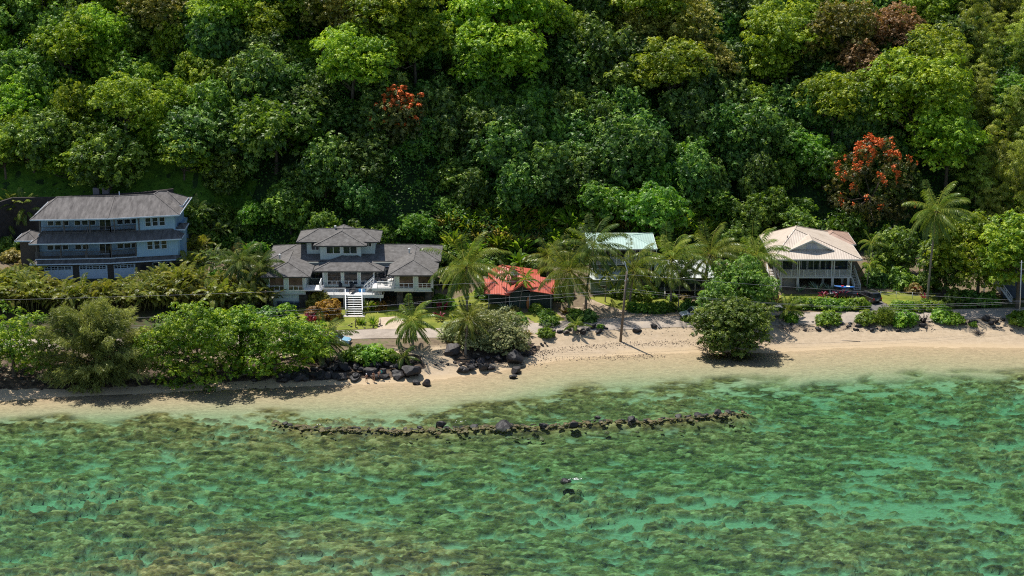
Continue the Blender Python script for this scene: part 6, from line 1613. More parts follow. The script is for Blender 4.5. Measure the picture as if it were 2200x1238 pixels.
field(27, [(640, 796, 808), (760, 788, 806), (885, 784, 800)], 1.2, 2.2, 'black boulder in the middle of the wall under the naupaka', 'boulders of the shore wall', lift=.35)
field(18, [(700, 782, 792), (780, 778, 788), (880, 774, 786)], 1.0, 1.7, 'dark grey stone in the top course of the wall under the naupaka', 'boulders of the shore wall', lift=.45)
field(12, [(0, 808, 834), (300, 802, 832), (600, 806, 826)], .4, 1.3, 'dark stone in the shade of the left shore trees', 'stones under the left shore trees')
rock(882, 806, 4.0, 'huge smooth black boulder ending the wall beside the bare sand', 'single big boulders', sz=1.1, lift=.2, name='boulder', cat='boulder')
rock(895, 826, 1.7, 'black boulder in the shallows left of its pointed neighbour', 'single big boulders', lift=.15, name='boulder', cat='boulder')
rock(914, 828, 1.5, 'pointed black boulder in the shallows, right of the boulder wall end', 'single big boulders', sz=1.5, lift=.2, name='boulder', cat='boulder')
rock(971, 762, 3.6, 'flat grey-brown slab of rock under the windblown palm', 'single big boulders', sz=.8, lift=.15, name='boulder', cat='boulder')
rock(1367, 714, 2.6, 'flat dark slab lying on the sand right of the utility pole', 'single big boulders', sz=.6, lift=.1, name='boulder', cat='boulder')
rock(1405, 703, 1.6, 'dark rounded rock at the beach edge up from the flat slab', 'single big boulders', sz=.8, name='boulder', cat='boulder')
rock(1112, 782, 3.4, 'biggest black boulder of the heap below the grey-green dome', 'single big boulders', sz=1.15, lift=.25, name='boulder', cat='boulder')
rock(1108, 802, 2.2, 'black boulder in the water in front of the biggest one', 'single big boulders', sz=.9, lift=.2, name='boulder', cat='boulder')
rock(1100, 813, 1.6, 'lowest black boulder of the heap, standing in the shallows', 'single big boulders', sz=.7, lift=.2, name='boulder', cat='boulder')
rock(1035, 797, 2.1, 'large black boulder at the right of the low rock heap in the shallows', 'single big boulders', sz=1.0, lift=.3, name='boulder', cat='boulder')
rock(1012, 797, 1.7, 'black boulder at the left of the low rock heap in the shallows', 'single big boulders', sz=1.0, lift=.3, name='boulder', cat='boulder')
rock(957, 722, 1.1, 'single round dark rock at the road edge below the lawn', 'single big boulders', name='boulder', cat='boulder')
field(14, [(985, 790, 804), (1055, 784, 800)], .9, 2.0, 'black rock of the low heap in the shallows', 'low rock heap', lift=.25)
field(16, [(1010, 772, 786), (1070, 762, 782), (1150, 752, 772)], .8, 1.9, 'black rock on the dark stony beach under the grey-green domes', 'rocks under the grey-green domes', lift=.2)
field(8, [(1140, 742, 756), (1180, 732, 750)], .4, 1.1, 'dark stone at the right edge of the stony beach', 'rocks under the grey-green domes', lift=.2)
field(15, [(1180, 706, 720), (1310, 704, 718)], .7, 1.7, 'dark rock in the row along the beach edge left of the utility pole', 'row of rocks left of the pole', lift=.2)
field(8, [(880, 780, 786), (1000, 778, 786)], .35, .9, 'small dark rock on the sand right of the boulder wall', 'small rocks on the sand')
field(10, [(930, 745, 762), (1010, 742, 765)], .3, .8, 'small dark rock on the bare sand around the flat slab', 'small rocks on the sand')
field(36, [(1690, 692, 714), (1850, 694, 716), (2000, 692, 708)], .35, 1.0, 'small black rock scattered on the sand right of the overhanging tree', 'small rocks on the right beach')
field(8, [(1730, 700, 714), (1990, 700, 714)], 1.0, 1.5, 'larger black rock on the sand right of the overhanging tree', 'larger rocks on the right beach')
field(20, [(2070, 690, 702), (2200, 688, 702), (2230, 690, 700)], .8, 1.8, 'black boulder of the bank along the road at the right edge', 'boulder bank at the right edge', lift=.25)
field(4, [(2130, 700, 712), (2200, 702, 712)], .4, .9, 'small stone fallen below the right boulder bank', 'boulder bank at the right edge')
# rock line out in the water
line = [(590, 905, 908), (625, 912, 918), (660, 916, 922), (700, 918, 925), (800, 917, 926), (860, 918, 930), (930, 916, 930), (1000, 914, 924), (1100, 911, 920), (1200, 910, 918), (1300, 900, 910), (1400, 899, 908), (1480, 892, 902), (1540, 886, 894), (1600, 882, 886)]
seg = [('left end', 590, 760), ('left part', 760, 940), ('middle, left of the big black rock', 940, 1080), ('middle, right of the big black rock', 1080, 1240), ('right part', 1240, 1420), ('right end', 1420, 1600)]
LX = [q[0] for q in line]
def zat0(px, py): return at_z(px, py, 0.0)
for nm, a, b_ in seg:
    k_ = int((b_ - a) / 13)
    for k in range(k_):
        x = a + (k + rngR.random()) / k_ * (b_ - a); t0_, t1_ = np.interp(x, LX, [q[1] for q in line]), np.interp(x, LX, [q[2] for q in line])
        y = (t0_ + t1_) / 2 - 2 + (t1_ - t0_) * .25 * (rngR.random() - .5); d = rngR.uniform(.6, 1.5)
        dark = rngR.random() < .6
        rock(x, y, d, 'low rock of the offshore line, ' + nm, 'offshore rock line', RM if dark else RR, z=-.14 if dark else -.2, sz=.5)
for px, py, d, s, lb in ((946, 915, 2.0, 1.0, 'reddish brown boulder standing in the offshore rock line'), (1082, 914, 3.1, .9, 'largest jagged black boulder of the offshore rock line'), (1232, 916, 2.1, .9, 'squarish black boulder just seaward of the offshore rock line'),
                         (1357, 904, 1.7, 1.1, 'round black boulder in the right part of the offshore rock line'), (1543, 887, 2.0, .9, 'black boulder near the right end of the offshore rock line'), (1500, 890, 1.8, .7, 'low black rock just left of the right end boulder offshore'),
                         (1165, 914, 1.4, .9, 'black rock midway between the two biggest offshore boulders'), (1218, 1034, 1.7, .75, 'brown rock alone in the open water with a lick of foam'), (1283, 899, 1.3, .8, 'small black boulder at the landward side of the offshore line')):
    rock(px, py, d, lb, 'offshore rock line boulders', z=-.05 if px != 1218 else -.28, sz=s, name='boulder', cat='boulder')
# loose submerged rubble along the line: too many small pieces to count
V = []; F = []; base = RR[0]
bv = np.empty(len(base.vertices) * 3, np.float32); base.vertices.foreach_get('co', bv); bv = bv.reshape(-1, 3)
bf = np.array([list(p.vertices) for p in base.polygons])
bvl = None
def scatter_mesh(name, pts, ds, mat, lib):
    VV = []; FF = []; n0 = 0
    for p, d in zip(pts, ds):
        me = lib[int(rngR.integers(len(lib)))]
        bv = np.empty(len(me.vertices) * 3, np.float32); me.vertices.foreach_get('co', bv); bv = bv.reshape(-1, 3)
        a = rngR.random() * 6.28; c, s = math.cos(a), math.sin(a)
        R = np.array([[c, -s, 0], [s, c, 0], [0, 0, .8]]); VV.append(bv @ R.T * d + np.array(p))
        if not hasattr(scatter_mesh, 'f'): scatter_mesh.f = np.array([list(q.vertices) for q in me.polygons])
        FF.append(scatter_mesh.f + n0); n0 += len(bv)
    o = mobj(name, npmesh(name, np.concatenate(VV), np.concatenate(FF), mat)); o['kind'] = 'stuff'; return o
RS = [rockmesh(60 + s, REEFR, .5, 2) for s in range(4)]
pts = []; ds = []
for k in range(380):
    x = rngR.uniform(585, 1620); t0_, t1_ = np.interp(x, LX, [q[1] for q in line]), np.interp(x, LX, [q[2] for q in line])
    y = (t0_ + t1_) / 2 - 2 + rngR.normal() * 2.3 + (rngR.random() < .2) * rngR.uniform(0, 22); p = zat0(x, y); h = Hs(p[0], p[1])
    pts.append((p[0], p[1], -.15 - rngR.random() * .2 if abs(y - (t0_ + t1_) / 2) < 9 else -.75)); ds.append(rngR.uniform(.3, 1.1))
scatter_mesh('reef_rubble', pts, ds, REEFR, RS)
RS2 = [rockmesh(70 + s, ROCK, .6, 2) for s in range(4)]
pts = []; ds = []
for x0, x1, y0_, y1_, n_ in ((0, 640, 800, 836, 420), (620, 900, 780, 822, 200), (980, 1180, 752, 790, 420), (1170, 1480, 700, 722, 160), (1690, 2010, 688, 714, 700), (2040, 2230, 690, 712, 160), (880, 1010, 740, 790, 90)):
    for k in range(n_):
        p = G(rngR.uniform(x0, x1), rngR.uniform(y0_, y1_)); d = rngR.uniform(.12, .42); pts.append((p.x, p.y, p.z + .1 * d)); ds.append(d)
scatter_mesh('beach_rubble', pts, ds, ROCK, RS2)
# wrack line of dark weed above the waterline
WR_ = simple('dry_weed', (0.09, 0.06, 0.05), .9, .4, 3)
pts = []
for k in range(1500):
    x = rngR.uniform(1120, 1500); yb = np.interp(x, [1120, 1200, 1330, 1420, 1500], [766, 752, 741, 739, 736]) + rngR.normal() * 3.6
    p = G(x, yb); pts.append((p.x, p.y, p.z + .03))
for k in range(500):
    x = rngR.uniform(1160, 1430); yb = np.interp(x, [1160, 1300, 1430], [774, 768, 766]) + rngR.normal() * 3.0; p = G(x, yb); pts.append((p.x, p.y, max(p.z, -.05) + .03))
P = np.array(pts); N = unit(np.array([0, 0, 1.]) + rngR.normal(size=P.shape) * .3); s = rngR.uniform(.08, .22, len(P))
o = mobj('seaweed', qmesh('seaweed', leafquads(P, N, rngR.normal(size=P.shape), s * 1.3, s), WR_, np.full(len(P), .5))); o['kind'] = 'stuff'
# foam specks
FOAM = simple('foam', (0.85, 0.87, 0.86), .8, .03)
pts = []
for (x, y, sx, sy, n_) in ((1238, 1029, 9, 1.2, 34), (985, 905, 10, 1, 8), (690, 912, 8, 1, 6)):
    for k in range(n_): p = at_z(x + rngR.normal() * sx * .7, y + rngR.normal() * sy, .02); pts.append(tuple(p))
P = np.array(pts); s = rngR.uniform(.05, .16, len(P))
o = mobj('foam', qmesh('foam', leafquads(P, np.tile([0, 0, 1.], (len(P), 1)), rngR.normal(size=P.shape) * [1, .3, 0], s * 1.6, s), FOAM, np.full(len(P), .5))); o['kind'] = 'stuff'
# driftwood and dead scrub
DW = simple('driftwood', (0.20, 0.17, 0.145), .9, .35, 3); DWD = simple('charred_wood', (0.035, 0.028, 0.026), .9, .3)
def snag(px, py, h, n_, label, mat, seed, name='driftwood', spread=1.0, r=.13):
    rg = np.random.default_rng(seed); b = G(px, py); m = MB()
    for k in range(n_):
        a = rg.random() * 6.28; e = Vector((math.cos(a) * spread * rg.uniform(.3, 1), math.sin(a) * spread * rg.uniform(.3, 1), h * rg.uniform(.3, 1)))
        mid = e * .5 + Vector(rg.normal(size=3) * .15); m.tube([(0, 0, -.2), mid, e], [r, r * .7, r * .2], 5)
        f = mid + Vector(rg.normal(size=3) * .4); m.tube([mid, f], [r * .5, r * .1], 4)
    o = m.build(name, mat, None, True); o.location = b; return tag(o, label, 'driftwood', 'driftwood on the beach')
snag(1984, 696, 1.9, 10, 'upright charred driftwood stump on the beach edge below the lawn', DWD, 1)
snag(2103, 718, .9, 40, 'tangle of dead twigs on the sand below the boulder bank', DW, 2, spread=1.3, r=.05)
snag(1128, 748, 1.6, 26, 'grey tangle of dead branches at the right of the grey-green domes', DW, 3, spread=2.0, r=.07)
snag(1690, 706, .7, 34, 'grey exposed roots under the young yellowish palm', DW, 4, spread=2.6, r=.07)
snag(1520, 752, .8, 30, 'dead twigs under the left side of the overhanging tree', DWD, 5, spread=2.2, r=.05)
snag(1000, 745, .9, 16, 'dead brown branches behind the flat slab', DW, 6, spread=1.6, r=.06)
p0 = G(1825, 734); o = MB(); o.tube([(-1.7, 0.3, .08), (0, 0, .1), (1.7, -.2, .08)], [.05, .07, .03], 6); q = o.build('driftwood', DW, None, True); q.location = p0; tag(q, 'single long stick lying on the smooth right beach', 'driftwood', 'driftwood on the beach')

# ------------------------------------------------------------------ utility pole and wires
WOODP = simple('pole_wood', (0.15, 0.115, 0.085), .85, .3, 2.0, vscale=(3, 3, .5)); GALV = simple('galvanised', (0.50, 0.52, 0.54), .35, .1, 3, metal=.6)
pb = G(1332, 735); pt = Vector(at_y(1347, 583, pb.y + .2)); 
up_ = thing('utility_pole', 'leaning wooden utility pole with a bent metal top standing on the beach', 'utility pole', tuple(pb), group='utility poles')
loc_ = lambda v: Vector(v) - pb
m = MB(); m.tube([(0, 0, -1), loc_(pt)], [.23, .16], 10); m.build('pole', WOODP, up_, True)
br = loc_(Vector(at_y(1342, 562, pb.y))); 
m = MB(); m.tube([loc_(pt) + Vector((0, 0, -.9)), loc_(pt) + Vector((.05, -.15, .1)), br], [.09, .09, .07], 7); m.build('bracket', GALV, up_, True)
for k, (x, y) in enumerate(((1339, 567), (1344, 572), (1349, 600), (1343, 604))):
    c = loc_(Vector(at_y(x, y, pb.y - .2))); m = MB(); m.lathe([(.02, -.16), (.10, -.12), (.07, -.02), (.11, .04), (.05, .14), (.01, .16)], c, 8); m.build('insulator', GALV, up_, True)
for zf in (.86, .62):
    c = loc_(pt) * zf; m = MB(); m.bar(c + Vector((-.3, -.2, 0)), c + Vector((.3, -.2, 0)), .08, .12); m.build('crossarm', WOODP, up_)
pr = G(2190, 697); rp = thing('utility_pole', 'thin grey metal pole at the right edge in front of the slate house', 'utility pole', tuple(pr), group='utility poles')
prt = Vector(at_y(2195, 560, pr.y)) - pr
m = MB(); m.tube([(0, 0, -.6), prt], [.10, .08], 8); m.build('pole', GALV, rp, True); m = MB(); m.bar(prt + Vector((-.3, 0, -.3)), prt + Vector((.3, 0, -.3)), .06); m.build('crossarm', GALV, rp)
WIRE = simple('wire_grey', (0.30, 0.30, 0.32), .5, .05)
def wire(pa, pb_, sag, label, r=.015):
    a = Vector(pa); b = Vector(pb_); m = MB(); n_ = 24
    m.tube([a + (b - a) * (k / n_) - Vector((0, 0, 4 * sag * (k / n_) * (1 - k / n_))) for k in range(n_ + 1)], r, 4, cap=False)
    return tag(m.build('power_line', WIRE, None, True, fix=False), label, 'power line', 'overhead wires')
PY = pb.y
W = lambda x, y, yy=None: Vector(at_y(x, y, PY if yy is None else yy))
lp_ = W(-260, 640, -8)
wire(W(1347, 592), W(-260, 650, -8), .55, 'top wire running left from the leaning pole to the left edge')
wire(W(1346, 622), W(-260, 700, -8), .8, 'second wire running left from the leaning pole across the cottage garage')
wire(W(1345, 627), W(-260, 722, -8), .9, 'third wire running left from the leaning pole just below the second')
wire(W(1344, 600), W(-260, 742, -8), .9, 'lowest wire running left from the leaning pole over the front lawn', .012)
wire(W(1348, 590), W(2330, 652, pr.y), .4, 'top wire running right from the leaning pole')
wire(W(1346, 620), W(2330, 640, pr.y), 2.2, 'sagging middle wire running right from the leaning pole')
wire(W(1345, 626), W(2330, 662, pr.y), 1.4, 'lowest wire running right from the leaning pole', .012)
wire(W(1900, 655, pr.y), W(2330, 640, pr.y), .3, 'thick pale wire crossing the dark bushes at the right edge', .026)
# rope fence by the lily bed, wire fence right
def post(px, py, h, label, mat=WOODP, r=.07, grp='posts'):
    b = G(px, py); m = MB(); m.tube([(0, 0, -.3), (0, 0, h)], [r, r * .9], 7); o = m.build('post', mat, None, True); o.location = b; tag(o, label, 'post', grp); return b + Vector((0, 0, h))
a = post(764, 705, 1.4, 'dark wooden post left of the lily bed'); b2 = post(817, 702, 1.3, 'dark wooden post right of the lily bed beside the driveway'); c2 = post(722, 712, .8, 'short wooden post near the low coconut palm')
m = MB(); m.tube([a - Vector((0, 0, .2)), (a + c2) / 2 - Vector((0, 0, .55)), c2], .035, 5); tag(m.build('rope', simple('yellow_rope', (.55, .5, .18), .8), None, True), 'yellow rope hanging from the dark post left of the lily bed', 'rope')
fp = []
for k, x in enumerate((1892, 1925, 1960, 1995, 2030, 2065, 2100, 2135)):
    fp.append(post(x, 640 + .04 * (x - 1892), 1.2, ['leftmost', 'second', 'third', 'fourth', 'fifth', 'sixth', 'seventh', 'rightmost'][k] + ' white post of the wire fence behind the right lawn', TRIMG, .05, 'white fence posts'))
m = MB()
for hgt in (.1, .6):
    for p_, q_ in zip(fp[:-1], fp[1:]): m.tube([p_ - Vector((0, 0, hgt)), q_ - Vector((0, 0, hgt))], .018, 4, cap=False)
tag(m.build('fence_wire', WIRE, None, True, fix=False), 'wire strung on white posts behind the right lawn', 'fence')
# stones round the lily bed
bed = G(785, 700)
for k in range(12):
    a_ = k / 12 * 6.283; x = bed.x + 2.6 * math.cos(a_); y = bed.y - .2 + 1.3 * math.sin(a_); o = mobj('bed_stone', RM[k % 8]); o.location = (x, y, Hs(x, y) + .05); o.scale = (.5,) * 3; o.rotation_euler = (0, 0, k * 1.7)
    tag(o, 'small dark stone edging the round lily bed', 'stone', 'stones edging the lily bed')

# ------------------------------------------------------------------ cars
TYRE = simple('tyre', (0.012, 0.012, 0.012), .8, .1); RIM = simple('rim', (0.35, 0.36, 0.37), .3, .05, metal=.7); CGL = glassmat('car_glass', (0.008, 0.01, 0.012))
LAMPR = simple('tail_lamp_red', (0.45, 0.02, 0.015), .3, .05); LAMPW = simple('head_lamp', (0.7, 0.7, 0.68), .2, .05); BLKP = simple('black_trim', (0.015, 0.015, 0.016), .5, .1)
def paint(name, c):
    if name in MATS: return MATS[name]
    m, nt, out = nmat(name); n = noise_node(nt, .8, 2)
    r = ramp(nt, n.outputs['Fac'], [(.3, tuple(q * .92 for q in c)), (.7, c)]); b = principled(nt, out, r.outputs[0], .28, .1, .5); b.inputs['Coat Weight'].default_value = .7; b.inputs['Coat Roughness'].default_value = .08; return m
def car(px, py, rz, col, label, kind='suv', roofrails=False, group='parked cars'):
    """x runs to the front"""
    b = G(px, py)
    L2, W2, Hh, belt = {'suv': (2.35, .95, 1.75, 1.05), 'sedan': (2.3, .90, 1.45, .95), 'pickup': (2.7, .95, 1.75, 1.1)}[kind]
    o = thing('parked_car', label, {'pickup': 'pickup truck'}.get(kind, 'car'), (b.x, b.y, b.z + .02), rz, group)
    P = paint('paint_%s' % col[0], col[1])
    prof = {'suv': [(-L2, .35), (-L2 - .02, .75), (-L2 + .08, belt), (L2 - 1.35, belt + .02), (L2 - .25, .92), (L2, .72), (L2, .35)],
            'sedan': [(-L2, .32), (-L2, .72), (-L2 + .12, .93), (-L2 + .7, belt), (L2 - 1.2, belt), (L2 - .25, .8), (L2, .62), (L2, .32)],
            'pickup': [(-L2, .45), (-L2, 1.0), (-L2 + .05, belt), (L2 - 1.3, belt + .05), (L2 - .25, 1.0), (L2, .8), (L2, .42)]}[kind]
    bm = bmesh.new()
    rings = []
    for yy, sc in ((-W2, .0), (-W2 + .10, .06), (W2 - .10, .06), (W2, .0)):
        rings.append([bm.verts.new((x * (1 - (.02 if abs(yy) == W2 else 0)), yy, z if (z < .5 or sc) else z - .05)) for x, z in prof])
    n_ = len(prof)
    for r0, r1 in zip(rings[:-1], rings[1:]):
        for i in range(n_): bm.faces.new((r0[i], r0[(i + 1) % n_], r1[(i + 1) % n_], r1[i]))
    bm.faces.new(rings[0]); bm.faces.new(rings[-1][::-1])
    bmesh.ops.recalc_face_normals(bm, faces=bm.faces)
    me = bpy.data.meshes.new('body'); bm.to_mesh(me); bm.free(); me.materials.append(P); mobj('body', me, o)
    cab = {'suv': (-L2 + .12, L2 - 1.25, -L2 + .45, L2 - 2.0), 'sedan': (-L2 + .75, L2 - 1.15, -L2 + 1.45, L2 - 2.0), 'pickup': (-.75, L2 - 1.2, -.6, L2 - 1.9)}[kind]
    zb = belt - .02; w0, w1 = W2 - .06, W2 - .22
    V = [(cab[0], -w0, zb), (cab[1], -w0, zb), (cab[1], w0, zb), (cab[0], w0, zb), (cab[2], -w1, Hh - .06), (cab[3], -w1, Hh - .06), (cab[3], w1, Hh - .06), (cab[2], w1, Hh - .06)]
    m = MB(); m.add(V, [(0, 1, 5, 4), (1, 2, 6, 5), (2, 3, 7, 6), (3, 0, 4, 7), (4, 5, 6, 7)]); m.build('windows', CGL, o)
    m = MB(); m.add([(cab[2] - .08, -w1 - .02, Hh - .07), (cab[3] + .08, -w1 - .02, Hh - .07), (cab[3] + .08, w1 + .02, Hh - .07), (cab[2] - .08, w1 + .02, Hh - .07), (cab[2] + .1, -w1 + .1, Hh + .01), (cab[3] - .1, -w1 + .1, Hh + .01), (cab[3] - .1, w1 - .1, Hh + .01), (cab[2] + .1, w1 - .1, Hh + .01)],
                    [(0, 3, 2, 1), (4, 5, 6, 7), (0, 1, 5, 4), (1, 2, 6, 5), (2, 3, 7, 6), (3, 0, 4, 7)]); m.build('roof', P, o)
    m = MB()
    for sg in (-1, 1):
        for t in (0.0, .36, .68, 1.0):
            xa = cab[0] + (cab[1] - cab[0]) * t; xb_ = cab[2] + (cab[3] - cab[2]) * t; m.bar((xa, sg * (w0 + .005), zb), (xb_, sg * (w1 + .005), Hh - .05), .07, .03, up=(0, 1, 0))
    m.build('pillars', P, o)
    if roofrails:
        for sg in (-1, 1): m = MB(); m.bar((cab[2] + .1, sg * (w1 - .05), Hh + .06), (cab[3] - .1, sg * (w1 - .05), Hh + .06), .06, .05); m.build('roof_rail', RIM, o)
    if kind == 'pickup': m = MB(); m.box(-L2 + .1, -.8, -W2 + .12, W2 - .12, belt - .02, belt + .02); m.build('bed_cover', BLKP, o)
    for sx in (-1, 1):
        for sy in (-1, 1):
            w = thing('wheel', None, None); w.parent = o; w.location = (sx * (L2 - .85), sy * (W2 - .11), .35); w.rotation_euler = (math.pi / 2, 0, 0)
            m = MB(); m.lathe([(.0, -.11), (.33, -.11), (.36, -.07), (.36, .07), (.33, .11), (.0, .11)], n=18); m.build('tyre', TYRE, w, True)
            m = MB(); m.lathe([(.0, -.125), (.2, -.12), (.22, -.10), (.22, .10), (.2, .12), (.0, .125)], n=10); m.build('rim', RIM, w)
    for sy in (-1, 1):
        m = MB(); m.box(-L2 - .035, -L2 + .1, sy * (W2 - .16) - .12, sy * (W2 - .16) + .12, .72, .98 if kind != 'sedan' else .86); m.build('tail_light', LAMPR, o)
        m = MB(); m.box(L2 - .18, L2 + .01, sy * (W2 - .2) - .16, sy * (W2 - .2) + .16, .62, .76); m.build('headlight', LAMPW, o)
    m = MB(); m.box(-L2 - .06, -L2 + .06, -W2 + .1, W2 - .1, .38, .56); m.build('bumper', BLKP, o); m = MB(); m.box(L2 - .05, L2 + .05, -W2 + .1, W2 - .1, .36, .52); m.build('bumper', BLKP, o)
    m = MB(); m.box(-L2 - .075, -L2 - .06, -.26, .26, .62, .75); m.build('number_plate', LAMPW, o)
    return o
BL = ('black', (.012, .013, .016)); WHT = ('white', (.72, .72, .71)); SIL = ('silver', (.34, .36, .36)); NAV = ('navy', (.012, .018, .045)); LBL = ('light_blue', (.30, .55, .72))
car(1866, 646, math.radians(118), BL, 'black estate car parked on the grey driveway seen from behind', 'suv', True)
sd_ = car(1812, 638, math.radians(172), NAV, 'dark navy sedan with beach gear on its roof beside the peach-roofed house', 'sedan')
car(1492, 683, math.radians(190), WHT, 'white car mostly hidden behind the left side of the beach tree', 'suv')
car(1668, 680, math.radians(5), SIL, 'silver pickup showing right of the beach tree beside the young palm', 'pickup')
car(722, 738, math.radians(-8), LBL, 'light blue car parked behind the low coconut palm', 'sedan')
car(640, 740, math.radians(-5), WHT, 'white car parked on the road under the shore tree', 'sedan')
car(450, 745, math.radians(-3), WHT, 'white car glimpsed through the leaves of the broad shore tree', 'suv')
# kayak on the sedan's roof
k0 = sd_.location; o = thing('kayak', 'blue kayak with a white stripe lying on the roof of the navy sedan', 'kayak', (k0.x + .1, k0.y, k0.z + 1.5), math.radians(168))
prof = [(-1.7, .02), (-1.3, .2), (-.6, .34), (0, .38), (.6, .34), (1.3, .2), (1.7, .02)]
m = MB(); V = []; 
for x, w in prof:
    for a in range(8):
        an = a / 8 * 6.283; V.append((x, w * math.cos(an), .2 + .19 * math.sin(an) * (.4 + w) + .08 * abs(x) / 1.7))
Fk = []
for i in range(6):
    for a in range(8): Fk.append((i * 8 + a, i * 8 + (a + 1) % 8, (i + 1) * 8 + (a + 1) % 8, (i + 1) * 8 + a))
m.add(V, Fk); m.build('hull', simple('kayak_blue', (.04, .20, .60), .35), o, True)
m = MB(); m.box(-.9, -.3, -.3, .3, .32, .38); m.build('stripe', WHITE, o); m = MB(); m.lathe([(.01, .12), (.26, .1), (.28, .04), (.2, .0)], (.35, 0, .3), 10); m.build('seat', simple('kayak_red', (.5, .03, .06), .5), o)

# ------------------------------------------------------------------ three people at the foot of the boulder wall
SKIN = simple('skin', (.42, .22, .14), .6, .08)
def skinned(name, verts, edges, rad, mat, parent):
    me = bpy.data.meshes.new(name); me.from_pydata(verts, edges, []); me.materials.append(mat)
    o = mobj(name, me, parent)
    md = o.modifiers.new('skin', 'SKIN'); me.skin_vertices[0].data
    for k, r in enumerate(rad): me.skin_vertices[0].data[k].radius = (r, r)
    me.skin_vertices[0].data[0].use_root = True
    md.use_smooth_shade = True
    sb_ = o.modifiers.new('sub', 'SUBSURF'); sb_.levels = 1; sb_.render_levels = 1
    return o
def ensure_skin(o):
    pass
def person(label, loc, rz, J, s, top=None, bottom=None, hair=None, hat=None, skin=SKIN):
    """J: joints in metres for a 1.7 m adult; s scales"""
    o = thing('person', label, 'person', loc, rz, 'people at the boulder wall', s)
    V = []; E = []; R = []
    def v(p, r): V.append(tuple(p)); R.append(r); return len(V) - 1
    pel = v(J['pelvis'], .13); ch = v(J['chest'], .14); nk = v(J['neck'], .055); hd = v(J['head'], .095); tp = v(Vector(J['head']) + (Vector(J['head']) - Vector(J['neck'])).normalized() * .08, .08)
    E += [(pel, ch), (ch, nk), (nk, hd), (hd, tp)]
    for sd in 'LR':
        sh = v(J['sh' + sd], .06); el = v(J['el' + sd], .042); wr = v(J['wr' + sd], .028); pm = v(Vector(J['wr' + sd]) + (Vector(J['wr' + sd]) - Vector(J['el' + sd])).normalized() * .07, .032); E += [(ch, sh), (sh, el), (el, wr), (wr, pm)]
        hp = v(J['hp' + sd], .095); kn = v(J['kn' + sd], .062); an = v(J['an' + sd], .042); ft = v(J['ft' + sd], .035); E += [(pel, hp), (hp, kn), (kn, an), (an, ft)]
        d = (Vector(J['wr' + sd]) - Vector(J['el' + sd])).normalized(); s_ = d.cross(Vector((0, 0, 1))); s_ = s_.normalized() if s_.length > .1 else Vector((1, 0, 0))
        fv = []; fe = []; base = Vector(V[pm])
        for q in range(5):
            off = s_ * ((q - 2) * .017); ln_ = (.045, .075, .085, .078, .06)[q]
            if q == 0: off = s_ * -.035; b0 = base - d * .02; e0 = b0 + d * .04 + s_ * -.035
            else: b0 = base + d * .01; e0 = b0 + d * ln_ + Vector((0, 0, -.015))
            i0 = len(fv); fv += [tuple(b0 + off), tuple((b0 + e0) / 2 + off), tuple(e0 + off)]; fe += [(i0, i0 + 1), (i0 + 1, i0 + 2)]
        m = MB()
        for q in range(5): m.tube(fv[q * 3:q * 3 + 3], [.009, .0085, .007], 5)
        m.build('fingers', skin, o, True)
    skinned('body', V, E, R, skin, o)
    # face: nose, ears, eyes; hair
    h = Vector(J['head']); f = Vector(J.get('face', (0, -1, 0))).normalized(); sdv = f.cross(Vector((0, 0, 1))).normalized()
    m = MB(); m.lathe([(.001, -.02), (.014, -.015), (.008, .02), (.001, .03)], h + f * .098, 6); 
    for q in (-1, 1): m.lathe([(.001, -.03), (.018, -.02), (.02, .015), (.001, .03)], h + sdv * q * .095, 6)
    m.build('nose_and_ears', skin, o, True)
    m = MB()
    for q in (-1, 1): m.lathe([(.001, -.01), (.012, 0), (.001, .01)], h + f * .088 + sdv * q * .033 + Vector((0, 0, .025)), 6)
    m.box(h.x - .022, h.x + .022, h.y + f.y * .095 - .004, h.y + f.y * .095 + .004, h.z - .048, h.z - .04); m.build('eyes_and_mouth', BLKP, o)
    m = MB(); c = h + Vector((0, 0, .03)) - f * .02; m.lathe([(.02, -.10 if not hat else -.03), (.108, -.07 if not hat else -.02), (.118, .03), (.095, .09), (.04, .125), (.001, .13)], c, 12); m.build('cap' if hat else 'hair', hat or hair, o, True)
    if hat: m = MB(); cc_ = c + f * .12; m.box(cc_.x - .08, cc_.x + .08, cc_.y - .07, cc_.y + .07, c.z + .0, c.z + .015); m.build('cap_brim', hat, o)
    if top:
        a = Vector(J['chest']); b_ = Vector(J['pelvis']); n_ = Vector(J['neck']); vs = [tuple(b_ + (a - b_) * top[1]), tuple(a), tuple(a + (n_ - a) * .5)]; es = [(0, 1), (1, 2)]; rr = [.145, .155, .09]
        if top[2]:
            for sd in 'LR': i = len(vs); vs += [J['sh' + sd], tuple((Vector(J['sh' + sd]) + Vector(J['el' + sd])) / 2)]; es += [(1, i), (i, i + 1)]; rr += [.075, .06]
        skinned(top[3], vs, es, rr, top[0], o)
    if bottom:
        vs = [J['pelvis']]; es = []; rr = [.145]
        for sd in 'LR': i = len(vs); vs += [J['hp' + sd], tuple(Vector(J['hp' + sd]) + (Vector(J['kn' + sd]) - Vector(J['hp' + sd])) * bottom[1])]; es += [(0, i), (i, i + 1)]; rr += [.11, .095]
        skinned(bottom[2], vs, es, rr, bottom[0], o)
    return o
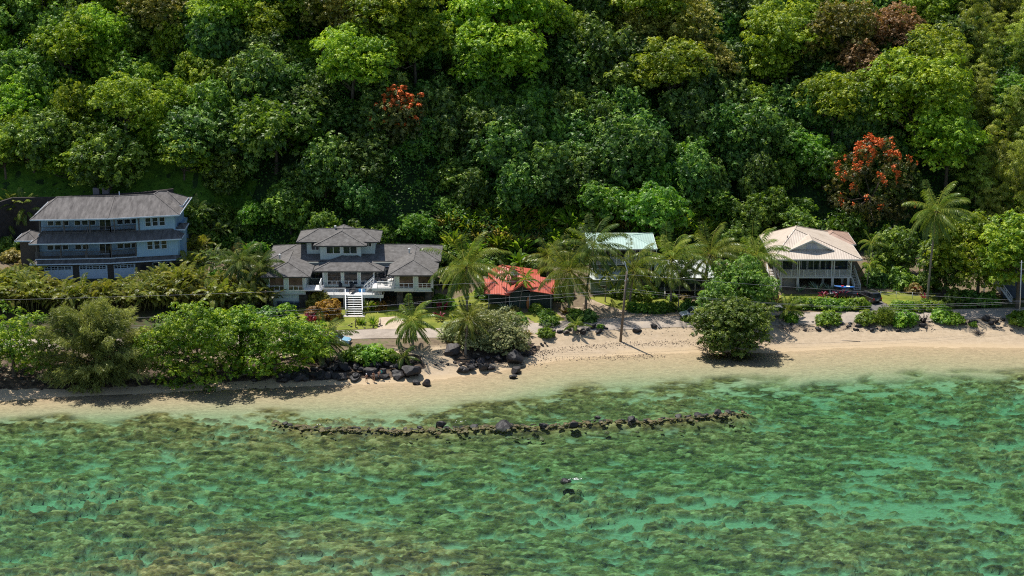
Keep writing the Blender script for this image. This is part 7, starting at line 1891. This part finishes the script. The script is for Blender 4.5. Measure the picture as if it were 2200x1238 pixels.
stand = dict(pelvis=(0, 0, .95), chest=(0, 0, 1.28), neck=(0, -.02, 1.46), head=(0, -.04, 1.60), shL=(-.17, 0, 1.38), elL=(-.25, -.05, 1.12), wrL=(-.2, -.22, .98), shR=(.17, 0, 1.38), elR=(.25, -.04, 1.12), wrR=(.18, -.24, 1.02),
             hpL=(-.09, 0, .88), knL=(-.10, -.03, .48), anL=(-.11, .03, .08), ftL=(-.12, -.13, .03), hpR=(.09, 0, .88), knR=(.11, -.05, .48), anR=(.12, 0, .08), ftR=(.13, -.16, .03))
sit = dict(pelvis=(0, .1, .48), chest=(0, .02, .82), neck=(0, -.03, 1.0), head=(0, -.07, 1.14), shL=(-.17, 0, .92), elL=(-.22, -.2, .7), wrL=(-.12, -.42, .62), shR=(.17, 0, .92), elR=(.22, -.2, .7), wrR=(.12, -.42, .62),
           hpL=(-.1, .05, .46), knL=(-.13, -.40, .52), anL=(-.13, -.48, .10), ftL=(-.13, -.64, .04), hpR=(.1, .05, .46), knR=(.13, -.40, .52), anR=(.14, -.44, .10), ftR=(.15, -.60, .04))
HAIRD = simple('dark_hair', (.015, .01, .008), .7, .1); SWB = simple('black_swimwear', (.012, .012, .014), .7, .1); TURQ = simple('turquoise_shirt', (.10, .50, .46), .8, .05); DSH = simple('dark_shorts', (.03, .045, .07), .8, .1)
b = G(787.5, 822); person('child in white cap and black shorts standing at the water by the boulder wall', (b.x, b.y, b.z), .3, stand, .82, None, (SWB, .75, 'shorts'), None, simple('white_cap', (.75, .75, .76), .8))
b = G(803, 821); person('woman in black swimwear leaning on the boulders between the other two people', (b.x, b.y, b.z), -.2, stand, .95, (SWB, .75, False, 'swim_top'), (SWB, .2, 'swim_bottom'), HAIRD)
b = G(819, 817); person('seated person in turquoise shirt with legs stretched toward the woman', (b.x, b.y + .2, b.z + .55), -1.2, sit, 1.0, (TURQ, .1, True, 'shirt'), (DSH, .8, 'shorts'), HAIRD)
# unused prototypes leave no trace
for key, lst in PR.items():
    for k, r in enumerate(lst):
        if (key, k) not in used:
            for ch in list(r.children): bpy.data.objects.remove(ch)
            bpy.data.objects.remove(r)
